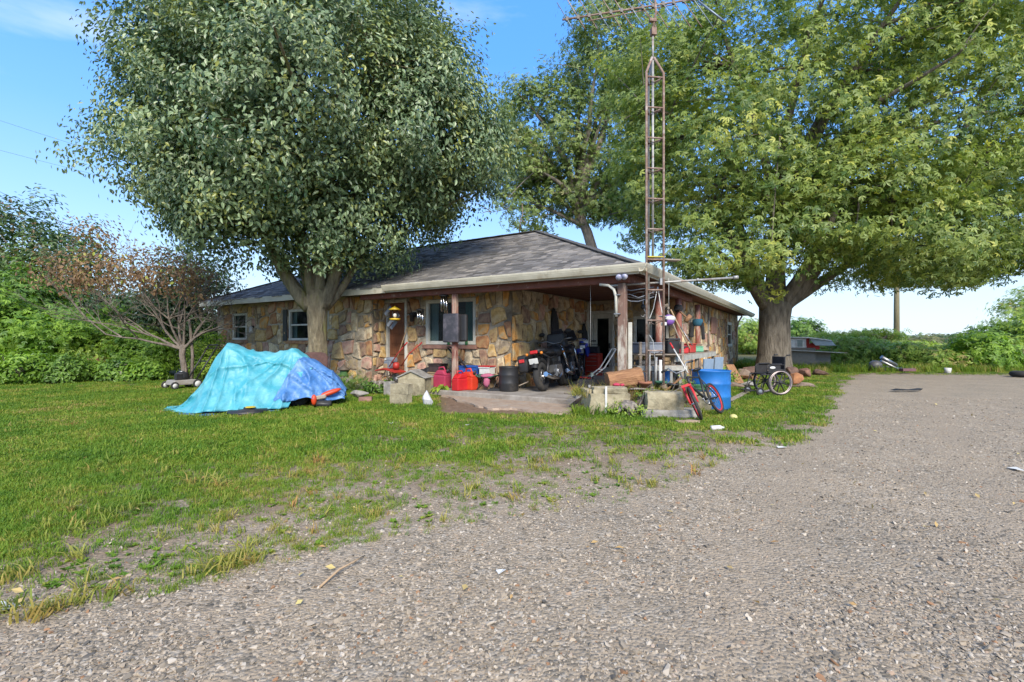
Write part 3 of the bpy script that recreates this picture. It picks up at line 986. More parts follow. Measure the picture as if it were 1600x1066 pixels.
def shingles(T, length, run, clipL, clipR, seed):
    """courses on a plane whose eave runs along +x, rising along +y"""
    rr = random.Random(seed); V, Fl, tints = [], [], []
    step = .13; ca = math.atan(SL); n = int(run / step)
    for k in range(n):
        y0 = k * step - .02; y1 = y0 + step * 1.25
        xa, xb = clipL(y0 + .06), clipR(y0 + .06)
        x = xa - rr.uniform(0, .2)
        while x < xb:
            wd_ = rr.choice((.14, .2, .26, .32, .17)) ; lift = rr.choice((.006, .012, .018, .024)); dy = rr.choice((0, 0, -.02, -.035))
            x0, x1 = max(x, xa), min(x + wd_ - .006, xb)
            if x1 - x0 > .02:
                o = len(V); za, zb = SL * (y0 + dy) + lift + .006, SL * y1 + .004
                V += [(x0, y0 + dy, za), (x1, y0 + dy, za), (x1, y1, zb), (x0, y1, zb), (x0, y0 + dy, za - .02), (x1, y0 + dy, za - .02)]
                Fl += [(o, o + 1, o + 2, o + 3), (o + 4, o + 5, o + 1, o), (o + 5, o + 2, o + 1), (o + 4, o, o + 3)]
                tints += [rr.random()] * 6
            x += wd_
    P_ = np.array([tuple(T @ Vector(v)) for v in V])
    return P_, Fl, tints
SH2 = bpy.data.materials.new('shingle_tabs'); SH2.use_nodes = True
nt = SH2.node_tree; P = nt.nodes['Principled BSDF']; P.inputs['Roughness'].default_value = .93
at = node(nt, 'ShaderNodeAttribute'); at.attribute_name = 'tint'
rA = ramp(nt, [(0, (.07, .067, .064)), (.4, (.125, .118, .112)), (.75, (.17, .16, .15)), (1, (.24, .22, .20))])
nt.links.new(at.outputs['Fac'], rA.inputs[0])
tcx = node(nt, 'ShaderNodeTexCoord'); nn = node(nt, 'ShaderNodeTexNoise', Scale=.9, Detail=7.0, Roughness=.7); nt.links.new(tcx.outputs['Object'], nn.inputs['Vector'])
rB = ramp(nt, [(.35, (1.0, 1.0, 1.02)), (.7, (1.3, 1.27, 1.22))]); nt.links.new(nn.outputs[0], rB.inputs[0])
mm = node(nt, 'ShaderNodeMixRGB', blend_type='MULTIPLY'); mm.inputs[0].default_value = 1
nt.links.new(rA.outputs[0], mm.inputs[1]); nt.links.new(rB.outputs[0], mm.inputs[2]); nt.links.new(mm.outputs[0], P.inputs['Base Color'])
n2 = node(nt, 'ShaderNodeTexNoise', Scale=160.0, Detail=2.0); nt.links.new(tcx.outputs['Object'], n2.inputs['Vector'])
bp = node(nt, 'ShaderNodeBump', Strength=.5, Distance=.004); nt.links.new(n2.outputs[0], bp.inputs['Height']); nt.links.new(bp.outputs[0], P.inputs['Normal'])
parts_ = [shingles(TR((-15.4, 0, ZE)), 15.4, 4.64, lambda y: max(y, 0), lambda y: 15.4 - max(y, 0), 1),
          shingles(TR((0, 0, ZE), 90), 18.6, 4.64, lambda y: max(y, 0), lambda y: 18.6 - max(y, 0), 2),
          shingles(TR((-15.4, 9.28, ZE), -90), 9.28, 4.64, lambda y: max(y, 0), lambda y: 9.28 - max(y, 0), 3)]
for P_, Fl, tn in parts_:
    np_mesh('shingles', P_, np.concatenate([np.array(f) for f in Fl]), [len(f) for f in Fl], SH2, tint=tn, parent=roof, kind='stuff')
# hip and ridge caps
mb = MB(); rr = random.Random(5)
def caps(a, b):
    a, b = Vector(a), Vector(b); d = b - a; n = int(d.length / .2); ang = math.degrees(math.atan2(d.y, d.x)); el = math.degrees(math.asin(d.z / d.length))
    for i in range(n):
        c = a + d * ((i + .5) / n)
        mb.box((c.x, c.y, c.z + .02 + rr.uniform(0, .006)), (.24, .2, .02), rz=ang, ry=-el + rr.uniform(-3, 1))
top = ZE + SL * 4.64
caps((0, 0, ZE), (-4.64, 4.64, top)); caps((-4.64, 4.64, top), (-10.76, 4.64, top)); caps((-15.4, 0, ZE), (-10.76, 4.64, top)); caps((-4.64, 4.64, top), (-4.64, 14, top))
mb.build('ridge_caps', SH2, roof, kind='stuff')
# fascia, gutters
g0 = hx_at(603, 0)
MB().box(((xL + g0) / 2, -.012, ZE - .08), (g0 - xL - .0, .03, .17)).build('fascia', CREAM, house, bevel=.004, label='rough pale fascia board with gaps')
MB().box((g0 / 2, -.012, ZE - .08), (-g0 - .03, .03, .15)).build('fascia', WHITEP, house)
MB().box((0.004, 9.3, ZE - .08), (.03, 18.6, .15)).build('fascia', WHITEP, house)
def gutter(a, b, side):
    prof = [(0, 0), (.0, -.12), (.05, -.125), (.075, -.10), (.11, -.06), (.115, -.0), (.128, .004), (.128, -.008), (.122, -.03), (.095, -.085), (.068, -.132), (.04, -.142), (-.012, -.14), (-.012, 0)]
    T = TR((a, -.032, ZE + .01), 0) if side == 'front' else TR((.024, a, ZE + .01), 90)
    m_ = MB().prism([(-p[0], p[1]) for p in prof], 0, b - a, plane='yz').add([], [])
    return m_.build('gutter', CREAM, house, T=T)
gutter(g0, .13, 'front'); gutter(-.13, 18.6, 'side')
for xx in (-1.6, -3.1, -4.7, -6.2):
    MB().box((xx, -.08, ZE + .018), (.03, .14, .008)).build('gutter_strap', CREAM, house)
# ceiling boards of porch and carport, soffit
rr = random.Random(3)
y = .02; k = 0
while y < 5.65:
    wd_ = .19
    x1 = -.02; x0 = -7.48 if y < 1.08 else -3.36
    MB().box(((x0 + x1) / 2, y + wd_ / 2, 2.515 + rr.uniform(-.003, .003)), (x1 - x0, wd_ - .012, .02)).build('ceiling_board', BROWND, house, bevel=.003)
    y += wd_
for (c, d) in [((-11.5, .29, 2.52), (8.0, .56, .02)), ((-.29, 11.9, 2.52), (.56, 12.6, .02)), ((-7.75, 3.4, 2.56), (15.1, 4.4, .02)), ((-4.8, 12, 2.56), (8.3, 12, .02))]:
    MB().box(c, d).build('soffit', BROWNP, house)
bx0 = -7.5
MB().box(((bx0 - .25) / 2, .22, 2.41), (-bx0 - .25 - .02, .12, .17)).build('porch_beam', BROWNP, house, bevel=.008)
MB().box((-.32, 3.0, 2.415), (.12, 5.4, .16)).build('porch_beam', BROWNP, house, bevel=.008)
MB().box((-3.8, .10, 2.475), (7.3, .03, .06)).build('trim_board', BROWNP, house)
# ---- posts
POSTR = M('peeling_red_post', (.26, .085, .06), .8, (.17, .06, .045), 7, .5, dirt=(.38, .28, .22), dscale=5, stretch=(1, 1, .3), cut=(.5, .62))
POSTW = M('peeling_white_brown_post', (.22, .13, .10), .85, (.13, .08, .06), 7, .6, dirt=(.46, .42, .35), dscale=4, stretch=(1, 1, .3), cut=(.46, .56))
px_ = hx_at(711, .22)
pp = MB().box((px_, .22, 1.24), (.115, .115, 2.16)).build('post', POSTR, house, bevel=.012, label='peeling pink and red porch post')
MB().box((-.40, .22, 1.24), (.15, .15, 2.16)).build('post', POSTW, house, bevel=.014, label='corner post with flaking white paint')
MB().box((-.27, .27, 1.12), (.07, .03, .95)).build('post_board', WHITEP, house, bevel=.004)
for px1 in (1029, 1060, 1090):
    yy = hy_at(px1, -.32)
    MB().tube([(-.32, yy, .12), (-.31, yy + .01, 1.2), (-.32, yy, 2.335)], [.085, .08, .078], 12, rough=.05, seed=px1).build('post', POSTR, house)
# downspout on the corner post
MB().tube([(-.80, .11, 2.31), (-.62, .10, 2.28), (-.52, .09, 2.20), (-.485, .10, 2.08), (-.48, .12, 1.7)], .027, 10).build('downspout', WHITEP, house)
for zz in (2.1, 1.75):
    MB().box((-.46, .12, zz), (.11, .09, .02)).build('pipe_strap', M('steel_strap', (.4, .4, .4), .5, metal=.7), house)
# far-end gutter outlet
MB().tube([(-.3, 17.3, 2.46), (-.45, 17.3, 2.2), (-.52, 17.3, 1.9), (-.52, 17.3, .3)], .04, 8).build('downspout', CREAM, house)
# electric conduit and meter on the side wall
MB().tube([(-.52, 9.7, .8), (-.52, 9.7, 2.45)], .02, 6).build('conduit', M('grey_conduit', (.35, .35, .34), .5, metal=.5), house)
# floodlight and cameras under the eave corner
lampE = E('security_light', HW(-.32, .05, 2.50), 'white twin floodlight under the gutter at the porch corner', 'light', rz=HA)
MB().box((0, 0, -.03), (.14, .09, .05)).build('base', WHITEP, lampE, bevel=.01)
for sx_ in (-1, 1):
    MB().lathe([(0, 0), (.025, 0), (.05, .05), (.055, .11), (0, .105)], n=12, T=TR((.07 * sx_, -.03, -.06), 0, 120, 25 * sx_)).build('lamp_head', M('blue_lamp_glass', (.12, .14, .38), .3, (.5, .5, .55), 5), lampE)
# concrete floor of porch and carport
CONC = M('old_concrete', (.34, .31, .27), .9, (.24, .215, .185), 5, .4, dirt=(.16, .13, .10), dscale=1.6, cut=(.45, .7))
sl_ = MB().box((-3.75, 2.85, .065), (7.5, 5.7, .13)).build('concrete_slab', CONC, None, bevel=.02)
sl_.location = H0; sl_.rotation_euler.z = rad(HA); sl_['kind'] = 'structure'
# cracked apron in front of it, flush with the trodden soil
pl = [G(700, 608), G(690, 620), G(735, 632), G(765, 641), G(800, 640), G(850, 648), G(905, 649), G(948, 640), G(955, 612), G(850, 610)]
_q = random.Random(2); _p2 = []
for i, p in enumerate(pl):
    e = pl[(i + 1) % len(pl)]
    for k in range(6): _p2.append(p.lerp(e, k / 6) + Vector((_q.uniform(-.06, .06), _q.uniform(-.05, .05), 0)))
pl = _p2
mb = MB(); n = len(pl)
mb.add([(p.x, p.y, .028) for p in pl] + [(p.x + .02, p.y - .03, -.04) for p in pl], [tuple(range(n))] + [(i, (i + 1) % n, (i + 1) % n + n, i + n) for i in range(n)])
APR = M('dirty_concrete', (.38, .29, .21), .95, (.27, .195, .14), 9, .7, dirt=(.34, .30, .25), dscale=2.3, dist=.02, cut=(.52, .7))
o = mb.build('concrete_apron', APR, kind='structure')
# ------------------------------------------------------------------ leaves, crowns, trees
def leaf_template(kind):
    if kind == 'ovate':      # pointed leaf folded along its midrib
        v = [(0, 0, 0), (.28, .25, .06), (.66, .20, .05), (1.0, 0, -.08), (.66, -.20, .05), (.28, -.25, .06)]
        f = [(0, 3, 2, 1), (0, 5, 4, 3)]
    elif kind == 'sprig':    # three narrow blades
        v, f = [], []
        for (a, l, dz) in ((-50, .8, -.12), (0, 1.0, -.22), (50, .8, -.12)):
            c, s = math.cos(rad(a)), math.sin(rad(a)); o = len(v)
            v += [(0, 0, 0), (c * l * .5 - s * .15, s * l * .5 + c * .15, dz * .35), (c * l, s * l, dz), (c * l * .5 + s * .15, s * l * .5 - c * .15, dz * .35)]
            f += [(o, o + 3, o + 2, o + 1)]
    elif kind == 'maple':    # a drooping spray of narrow lobes
        v, f = [], []
        for (a, l, dz) in ((-75, .62, -.10), (-36, .85, -.16), (0, 1.0, -.22), (36, .85, -.16), (75, .62, -.10)):
            c, s = math.cos(rad(a)), math.sin(rad(a)); o = len(v)
            v += [(0, 0, 0), (c * l * .5 - s * .11, s * l * .5 + c * .11, dz * .35), (c * l, s * l, dz), (c * l * .5 + s * .11, s * l * .5 - c * .11, dz * .35)]
            f += [(o, o + 3, o + 2, o + 1)]
    elif kind == 'spray':    # twig with paired leaflets
        v, f = [], []
        for i, t in enumerate((.15, .4, .65, .9)):
            for s in (-1, 1):
                o = len(v)
                v += [(t, 0, -t * t * .15), (t + .13, s * .17 + .02 * s, .02 - t * .15), (t + .22, s * .34, -.05 - t * .15), (t + .02, s * .2, .0 - t * .15)]
                f += [(o, o + 1, o + 2, o + 3)] if s > 0 else [(o, o + 3, o + 2, o + 1)]
    else:                    # small: one kite
        v = [(0, 0, 0), (.45, .27, .04), (1, 0, -.05), (.45, -.27, .04)]
        f = [(0, 3, 2, 1)]
    return np.array(v, float), f
def leaves(name, P, N, S_, kind, mat, parent, tint, droop=.4, rng=RNG):
    tv, tf = leaf_template(kind)
    n = len(P); k = len(tv)
    N = N / np.maximum(np.linalg.norm(N, axis=1, keepdims=True), 1e-6)
    R = rng.normal(0, 1, (n, 3))
    R[:, 2] -= droop * 1.5
    D = R - N * (R * N).sum(1, keepdims=True)
    D /= np.maximum(np.linalg.norm(D, axis=1, keepdims=True), 1e-6)
    B = np.cross(N, D)
    tv_ = tv - np.array([.4, 0, 0])
    V = P[:, None, :] + S_[:, None, None] * (tv_[None, :, 0:1] * D[:, None, :] + tv_[None, :, 1:2] * B[:, None, :] + tv_[None, :, 2:3] * N[:, None, :])
    V = V.reshape(-1, 3)
    base = np.concatenate([np.array(f) for f in tf]); sizes = np.array([len(f) for f in tf])
    FF = (base[None, :] + (np.arange(n) * k)[:, None]).ravel()
    return np_mesh(name, V, FF, np.tile(sizes, n), mat, tint=np.repeat(tint, k), parent=parent)
def crown_cloud(ells, nclump, per, rc, rng, shell=(.62, 1.0), flat=.75, hollow=None, lump=.16, cullz=None, tsd=.18):
    """leaf positions and rough outward normals; ells: list of (centre, radii), relative to the tree base"""
    vol = np.array([r[0] * r[1] * r[2] for c, r in ells]) ** .67
    vol /= vol.sum()
    P, N, C, T = [], [], [], []
    which = rng.choice(len(ells), nclump, p=vol)
    for w_ in which:
        c, r = ells[w_]; c = np.array(c); r = np.array(r)
        for _ in range(12):
            d = rng.normal(0, 1, 3); d /= np.linalg.norm(d)
            lu = 1 + lump * noise.noise(Vector(tuple(d * 2.3 + c))) * 2
            q = c + d * r * (rng.uniform(shell[0] ** 2, shell[1] ** 2) ** .5) * lu
            inside = any((((q - np.array(c2)) / np.array(r2)) ** 2).sum() < .45 for j, (c2, r2) in enumerate(ells) if j != w_)
            if cullz is not None and q[2] < cullz: continue
            if not inside or rng.random() < .12: break
        k = rng.poisson(per)
        if k < 1: continue
        o = np.clip(rng.normal(0, 1, (k, 3)), -1.7, 1.7) * rc * np.array([1, 1, flat])
        P.append(q + o); nn_ = d * .8 + o / rc * .35 + rng.normal(0, .45, (k, 3)); nn_[:, 2] += .65
        N.append(nn_); C.append(q); T.append(np.clip(rng.normal(.5, tsd) + rng.normal(0, .2, k) + .12 * o[:, 2] / rc, 0, .96))
    return np.concatenate(P), np.concatenate(N), np.array(C), np.concatenate(T)

def curve3(a, b, c, n=6):
    return [a.lerp(b, t).lerp(b.lerp(c, t), t) for t in [i / n for i in range(n + 1)]]
def limbs(mb, fork, spread, C, rng, r0=.09, nl=9, nt=60, twigr=.012, seg=6, sag=.15, n2=5):
    """nl main limbs from the fork out to crown clumps, then thinner boughs from the limbs to other clumps"""
    fork = Vector(fork); C = [Vector(tuple(c)) for c in C]
    rr = random.Random(int(rng.integers(1 << 30)))
    ends = []
    cs = sorted(C, key=lambda c: rr.random())
    for c in cs:
        if all((c - e).length > spread for e in ends): ends.append(c)
        if len(ends) >= nl: break
    spine = []
    for e in ends:
        mid = fork.lerp(e, .45); mid.z += (e - fork).length * sag + .2; 
        mid.x -= (e.x - fork.x) * .12; mid.y -= (e.y - fork.y) * .12
        pts = curve3(fork, mid, fork.lerp(e, .94), seg)
        for p in pts[1:-1]: p += Vector((rr.uniform(-1, 1), rr.uniform(-1, 1), rr.uniform(-1, 1))) * .05 * (e - fork).length * .4
        rs = [r0 * (1 - .82 * i / seg) for i in range(seg + 1)]
        mb.tube(pts, rs, 7, rough=.06, seed=rr.randint(0, 999))
        spine += list(zip(pts[2:], rs[2:]))
    for c in cs[:nt]:
        p, r = min(spine, key=lambda s: (s[0] - c).length + (2.0 if s[0].z > c.z + .5 else 0))
        mid = p.lerp(c, .5) + Vector((0, 0, .08 * (c - p).length))
        mb.tube(curve3(p, mid, c, n2), [max(twigr, r * .55) * (1 - .8 * i / n2) + twigr * .3 for i in range(n2 + 1)], 5, caps=False, rough=.05, seed=1)
def bark(name, a, b, dirt=None, sc=9, st=(1, 1, .28)):
    return M(name, a, .95, b, sc, 1.0, dirt=dirt, stretch=st, dist=.12, cut=(.5, .62), dscale=2.5)
PEARB = bark('mossy_grey_bark', (.32, .27, .17), (.12, .095, .06), dirt=(.22, .22, .06))
OAKB = bark('dark_furrowed_bark', (.22, .19, .15), (.08, .066, .05), sc=7)
GREYB = bark('pale_grey_bark', (.36, .31, .26), (.16, .14, .12))

# --- the round ornamental pear in front of the left wing
def mk_pear():
    b = W(497, 12.2, 0)
    t = E('pear_tree', b, 'dense round dark green tree with a forked mossy trunk in front of the house', 'tree')
    rng = np.random.default_rng(11)
    ells = [((.0, .2, 6.8), (3.9, 4.0, 3.9)), ((-2.3, -.1, 6.0), (2.2, 2.4, 2.0)), ((2.3, -.1, 6.2), (2.2, 2.4, 2.0)), ((-1.1, -.9, 4.7), (2.2, 2.0, 1.6)), ((.7, -.3, 4.4), (1.8, 1.9, 1.4)), ((-2.5, 0, 6.9), (2.1, 2.2, 1.9)), ((2.4, 0, 6.8), (2.2, 2.2, 2.0)), ((0, .3, 9.6), (2.3, 2.5, 2.1)), ((-1.9, .2, 8.5), (1.6, 1.7, 1.5)), ((1.9, .2, 8.4), (1.6, 1.7, 1.5)), ((0, -1.6, 6.6), (2.2, 2.2, 2.2)), ((-1.6, -1.4, 8.2), (1.7, 1.7, 1.7))]
    P, N, C, T = crown_cloud(ells, 2200, 64, .23, rng, shell=(.80, 1.0), lump=.3, cullz=3.0, tsd=.27)
    s = rng.uniform(.08, .13, len(P))
    P2, N2, C2, T2 = crown_cloud(ells, 700, 46, .35, rng, shell=(.3, .8), lump=.1, cullz=3.2)
    P, N, T, s = np.concatenate([P, P2]), np.concatenate([N, N2]), np.concatenate([T, T2]), np.concatenate([s, rng.uniform(.12, .17, len(P2))])
    cr = leaves('crown', P, N, s, 'ovate', leafmat('pear_leaf', (.04, .09, .027), (.30, .39, .19), (.30, .32, .06), rough=.42, trans=.22, spec=.8), t, T, droop=.9, rng=rng)
    mb = MB(); q = random.Random(2)
    pts = [(0, 0, -.1), (0, 0, .1), (.0, 0, .7), (-.01, 0, 1.3), (-.02, 0, 1.9), (-.02, 0, 2.35), (-.02, 0, 2.55)]
    mb.tube(pts, [.37, .28, .235, .23, .24, .29, .23], 18, rough=.05, seed=4)
    for (ex, ey, ez, r) in ((-1.5, -.2, 4.5, .17), (-.75, .3, 5.4, .16), (.05, 0, 6.0, .19), (.95, -.1, 5.1, .15), (.45, .5, 5.5, .13), (-.35, -.4, 5.0, .12), (1.4, .3, 4.3, .10)):
        a = Vector((ex * .12, ey * .2, 2.1)); e = Vector((ex, ey, ez)); m_ = Vector((ex * .55, ey * .5, 2.75))
        mb.tube(curve3(a, m_, e, 7), [r * (1.15 - .085 * i) for i in range(8)], 10, rough=.06, seed=int(ez * 10))
    limbs(mb, (0, 0, 4.2), 1.8, C, rng, .09, 12, 110, .010)
    mb.build('trunk', PEARB, t)
    return t
mk_pear()

# --- the very big tree at the right
def mk_big():
    b = W(1209, 19.0, 0)
    t = E('maple_tree', b, 'huge spreading yellow-green tree with a thick trunk at the right end of the house', 'tree')
    rng = np.random.default_rng(12)
    ells = [((-.6, 0, 10.4), (5.6, 5.0, 5.2)), ((-3.0, -1, 8.2), (3.4, 3.4, 3.0)), ((4.6, -.6, 9.0), (4.3, 4.2, 4.0)), ((6.6, -.6, 6.2), (3.2, 3.4, 2.4)), ((1.6, -2.6, 6.2), (3.2, 2.6, 2.2)), ((-1.7, -1.5, 5.0), (3.2, 2.6, 1.9)),
            ((3.8, -1.6, 5.0), (3.0, 2.8, 1.7)), ((7.6, 0, 10.6), (4.2, 4, 3.8)), ((1.5, 0, 14.6), (5.6, 5, 4.0)), ((-4.0, .5, 11.5), (3.0, 3.2, 3.2)), ((7.2, 1, 4.6), (2.4, 2.4, 1.3)), ((11, .5, 8.6), (3.0, 3.4, 2.8)), ((4.6, -.8, 4.2), (3.2, 2.6, 1.0)), ((8.3, 0, 5.0), (2.4, 2.6, 1.4)), ((.6, -2.4, 5.4), (2.6, 1.8, 1.3)), ((-2.6, -1.8, 4.2), (2.2, 2, 1.0)), ((10, 0, 13), (4.4, 4, 3.6)), ((-4.6, 0, 6.9), (2.0, 2.4, 1.8)), ((4, -2.5, 12), (4, 3, 3))]
    P, N, C, T = crown_cloud(ells, 2500, 40, .37, rng, shell=(.5, 1.0), lump=.22, flat=.5, cullz=2.9)
    # hanging fringe of small drooping branch ends at the low rim
    s = rng.uniform(.14, .24, len(P))
    lm = leafmat('maple_leaf', (.075, .14, .03), (.31, .38, .085), (.46, .47, .09), rough=.5, trans=.35)
    leaves('crown', P, N, s, 'sprig', lm, t, T, droop=.8, rng=rng)
    mb = MB()
    mb.tube([(0, 0, -.1), (0, 0, .15), (0, 0, .7), (.0, 0, 1.4), (.03, 0, 2.1), (.06, 0, 2.7), (.1, 0, 3.2)], [.86, .68, .60, .57, .55, .60, .46], 26, rough=.035, seed=8)
    for (ex, ey, ez, r) in ((-2.6, -.6, 6.8, .30), (2.9, -.6, 6.6, .34), (.3, .2, 8.0, .42), (1.4, -1.6, 6.0, .25), (-1.0, 1.2, 7, .28), (4.2, .3, 5.0, .24), (-2.9, -1.0, 4.9, .2)):
        a = Vector((ex * .08, ey * .12, 2.6)); e = Vector((ex, ey, ez)); m_ = Vector((ex * .5, ey * .5, 3.7))
        mb.tube(curve3(a, m_, e, 8), [r * (1.1 - .09 * i) for i in range(9)], 11, rough=.05, seed=int(ez * 10))
    limbs(mb, (.2, 0, 6.0), 2.4, C, rng, .20, 20, 300, .018, seg=7)
    mb.build('trunk', OAKB, t)
    return t
mk_big()

def mk_tree(name, base, label, ells, nclump, per, rc, sz, kind, lm, barkm, trunk, limbs_=(6, 60), seed=1, shell=(.5, 1), lump=.25, droop=.5, r0=.1, flat=.7, group=None, spread=1.5, cullz=None, twig=.012):
    t = E(name, base, label, 'tree' if 'tree' in name else 'bush', group=group)
    rng = np.random.default_rng(seed)
    P, N, C, T = crown_cloud(ells, nclump, per, rc, rng, shell=shell, lump=lump, flat=flat, cullz=cullz)
    leaves('crown' if 'tree' in name else 'foliage', P, N, rng.uniform(sz[0], sz[1], len(P)), kind, lm, t, T, droop=droop, rng=rng)
    if trunk:
        mb = MB()
        mb.tube(trunk[0], trunk[1], 12, rough=.06, seed=seed)
        limbs(mb, trunk[0][-1], spread, C, rng, r0, limbs_[0], limbs_[1], twig)
        mb.build('trunk' if 'tree' in name else 'stem', barkm, t)
    return t
# tree behind the house
L_BACK = leafmat('back_tree_leaf', (.075, .12, .03), (.25, .33, .085), (.2, .2, .06), rough=.5)
mk_tree('tree', W(928, 30, 0), 'tall loose-crowned tree rising behind the roof ridge', [((.6, 0, 9.6), (2.0, 1.8, 1.0)), ((2.8, 0, 9.6), (2.4, 2, 1.5)), ((4.2, 0, 14.5), (3, 3, 3)), ((-5.6, 0, 12.6), (1.2, 1.2, 1.1)), ((-5.0, 0, 10.6), (1.5, 1.5, 1.3)), ((-3.9, 0, 12.4), (2, 2, 1.6)), ((-3.0, 0, 14.3), (3.6, 3.2, 3.6)), ((.6, 0, 17.5), (3.6, 3.2, 3.4)), ((-1.0, 0, 11.2), (3.0, 2.6, 2.2)), ((2.2, 0, 12.0), (3.2, 3, 3.2)), ((-3.6, 0, 9.2), (2.2, 2, 1.4)), ((1.2, 0, 20.6), (3.0, 3, 2.6)), ((-4.2, 0, 16.0), (1.8, 1.8, 1.6))],
        680, 44, .45, (.18, .32), 'sprig', L_BACK, GREYB, ([(.6, 0, -.1), (.4, 0, 3), (.2, 0, 6), (-.4, 0, 8.0), (-.9, 0, 9.2)], [.5, .4, .34, .30, .25]), (14, 150), 21, r0=.26, spread=2.2, twig=.03)
L_LBACK = leafmat('left_tree_leaf', (.035, .07, .02), (.12, .2, .05), (.16, .09, .04), rough=.4)
mk_tree('tree', W(28, 21, 0), 'dark green tree beyond the shrubs at the far left', [((0, 0, 5.2), (3.0, 2.6, 2.4)), ((-2.6, 0, 4.8), (2.2, 2.2, 2.4)), ((2.2, -.2, 4.3), (1.6, 1.8, 1.7))],
        330, 46, .34, (.13, .22), 'ovate', L_LBACK, PEARB, ([(0, 0, -.1), (0, 0, 1.5), (0, 0, 3)], [.25, .2, .18]), (8, 50), 31)
# dark trees filling behind the brown shrub
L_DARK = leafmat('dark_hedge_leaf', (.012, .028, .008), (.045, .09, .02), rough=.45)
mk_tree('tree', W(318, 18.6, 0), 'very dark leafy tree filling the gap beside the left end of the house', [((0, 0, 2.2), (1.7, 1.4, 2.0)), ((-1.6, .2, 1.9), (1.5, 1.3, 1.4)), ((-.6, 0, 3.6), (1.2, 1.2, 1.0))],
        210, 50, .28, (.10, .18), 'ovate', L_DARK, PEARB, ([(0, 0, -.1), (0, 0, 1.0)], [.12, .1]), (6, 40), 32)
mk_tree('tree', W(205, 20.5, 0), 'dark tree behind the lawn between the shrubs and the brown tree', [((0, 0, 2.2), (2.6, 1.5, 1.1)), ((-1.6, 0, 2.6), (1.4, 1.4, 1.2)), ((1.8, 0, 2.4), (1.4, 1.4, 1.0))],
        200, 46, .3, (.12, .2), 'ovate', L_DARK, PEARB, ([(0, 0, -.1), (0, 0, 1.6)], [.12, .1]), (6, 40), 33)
# small tree with bare grey twigs and reddish brown leaves
L_BROWN = leafmat('reddish_brown_leaf', (.14, .075, .04), (.36, .23, .11), (.40, .46, .08), rough=.55)
def mk_brown():
    b = W(287, 14.2, 0)
    t = E('redbud_tree', b, 'small half-bare tree with grey tangled twigs and reddish brown leaves', 'tree')
    rng = np.random.default_rng(35)
    ells = [((-1.5, 0, 3.35), (2.3, 1.5, .75)), ((-.2, 0, 3.2), (1.3, 1.2, .8)), ((-3.0, 0, 3.3), (1.5, 1.2, .7)), ((-2.9, .3, 4.4), (.7, .6, .7))]
    P, N, C, T = crown_cloud(ells, 300, 12, .24, rng, shell=(.2, 1), lump=.2, flat=.5)
    leaves('crown', P, N, rng.uniform(.08, .14, len(P)), 'ovate', L_BROWN, t, T, droop=.7, rng=rng)
    mb = MB(); q = random.Random(6)
    mb.tube([(0, 0, -.1), (.02, 0, .4), (-.05, 0, .85), (-.02, 0, 1.15)], [.12, .085, .08, .09], 10, rough=.08, seed=1)
    mb.tube([(.16, .1, -.1), (.2, .1, .8), (.1, .1, 1.9)], [.05, .045, .03], 8)
    def grow(p, d, r, l, dep):
        d = d.normalized(); pts = [p.copy()]; c = p.copy(); n = 5
        for i in range(n):
            d = (d + Vector((q.gauss(0, .16), q.gauss(0, .13), q.gauss(0, .12) + .02))).normalized()
            c = c + d * l / n; pts.append(c.copy())
        mb.tube(pts, [r * (1 - .13 * i) for i in range(n + 1)], 5 if dep > 1 else 7, caps=False)
        if dep < 4:
            for k in range(3 if dep < 3 else 3):
                j = q.randint(2, n)
                dd = (d + Vector((q.gauss(0, .6), q.gauss(0, .45), q.gauss(.1, .35)))).normalized()
                grow(pts[j], dd, r * .55, l * q.uniform(.55, .8), dep + 1)
    for (dx, dy, dz, l) in ((-1, 0, .55, 1.9), (-.7, .3, .9, 1.7), (-1, -.3, .3, 1.9), (.2, 0, 1, 1.4), (.8, 0, .7, 1.3), (-.3, -.3, 1, 1.6), (.5, .4, .9, 1.2), (-1, .2, .8, 1.8), (-.5, 0, .8, 1.8)):
        grow(Vector((-.02, 0, 1.0)), Vector((dx, dy, dz)), .042, l, 0)
    mb.build('trunk', bark('grey_brown_bark', (.27, .225, .185), (.13, .105, .085)), t)
mk_brown()
# bare grey boughs of the tree behind the ridge, reaching left
_bt = [o for o in bpy.data.objects if o.get('label', '').startswith('tall loose-crowned')][0]
mb = MB(); q = random.Random(12)
for (a, b_, r) in (((-.5, 0, 8.3), (-5.6, -.3, 10.4), .15), ((-.6, 0, 8.6), (-4.8, 0, 12.2), .15), ((-2.6, 0, 9.5), (-6.4, 0, 9.3), .07), ((-3.4, 0, 9.9), (-6.2, 0, 11.4), .06), ((-2.0, 0, 9.3), (-4.6, 0, 8.4), .06)):
    a, b_ = Vector(a), Vector(b_); m_ = a.lerp(b_, .5) + Vector((0, 0, .35))
    pts = curve3(a, m_, b_, 7); mb.tube(pts, [r * (1 - .12 * i) for i in range(8)], 7, rough=.08, seed=3)
    for k in range(9):
        p = pts[q.randint(3, 7)]; e = p + Vector((q.uniform(-1.3, .2), q.uniform(-.3, .3), q.uniform(-.5, .8)))
        mb.tube([p, p.lerp(e, .5) + Vector((0, 0, .1)), e], [.035, .025, .012], 5, caps=False)
mb.build('branch', GREYB, _bt)

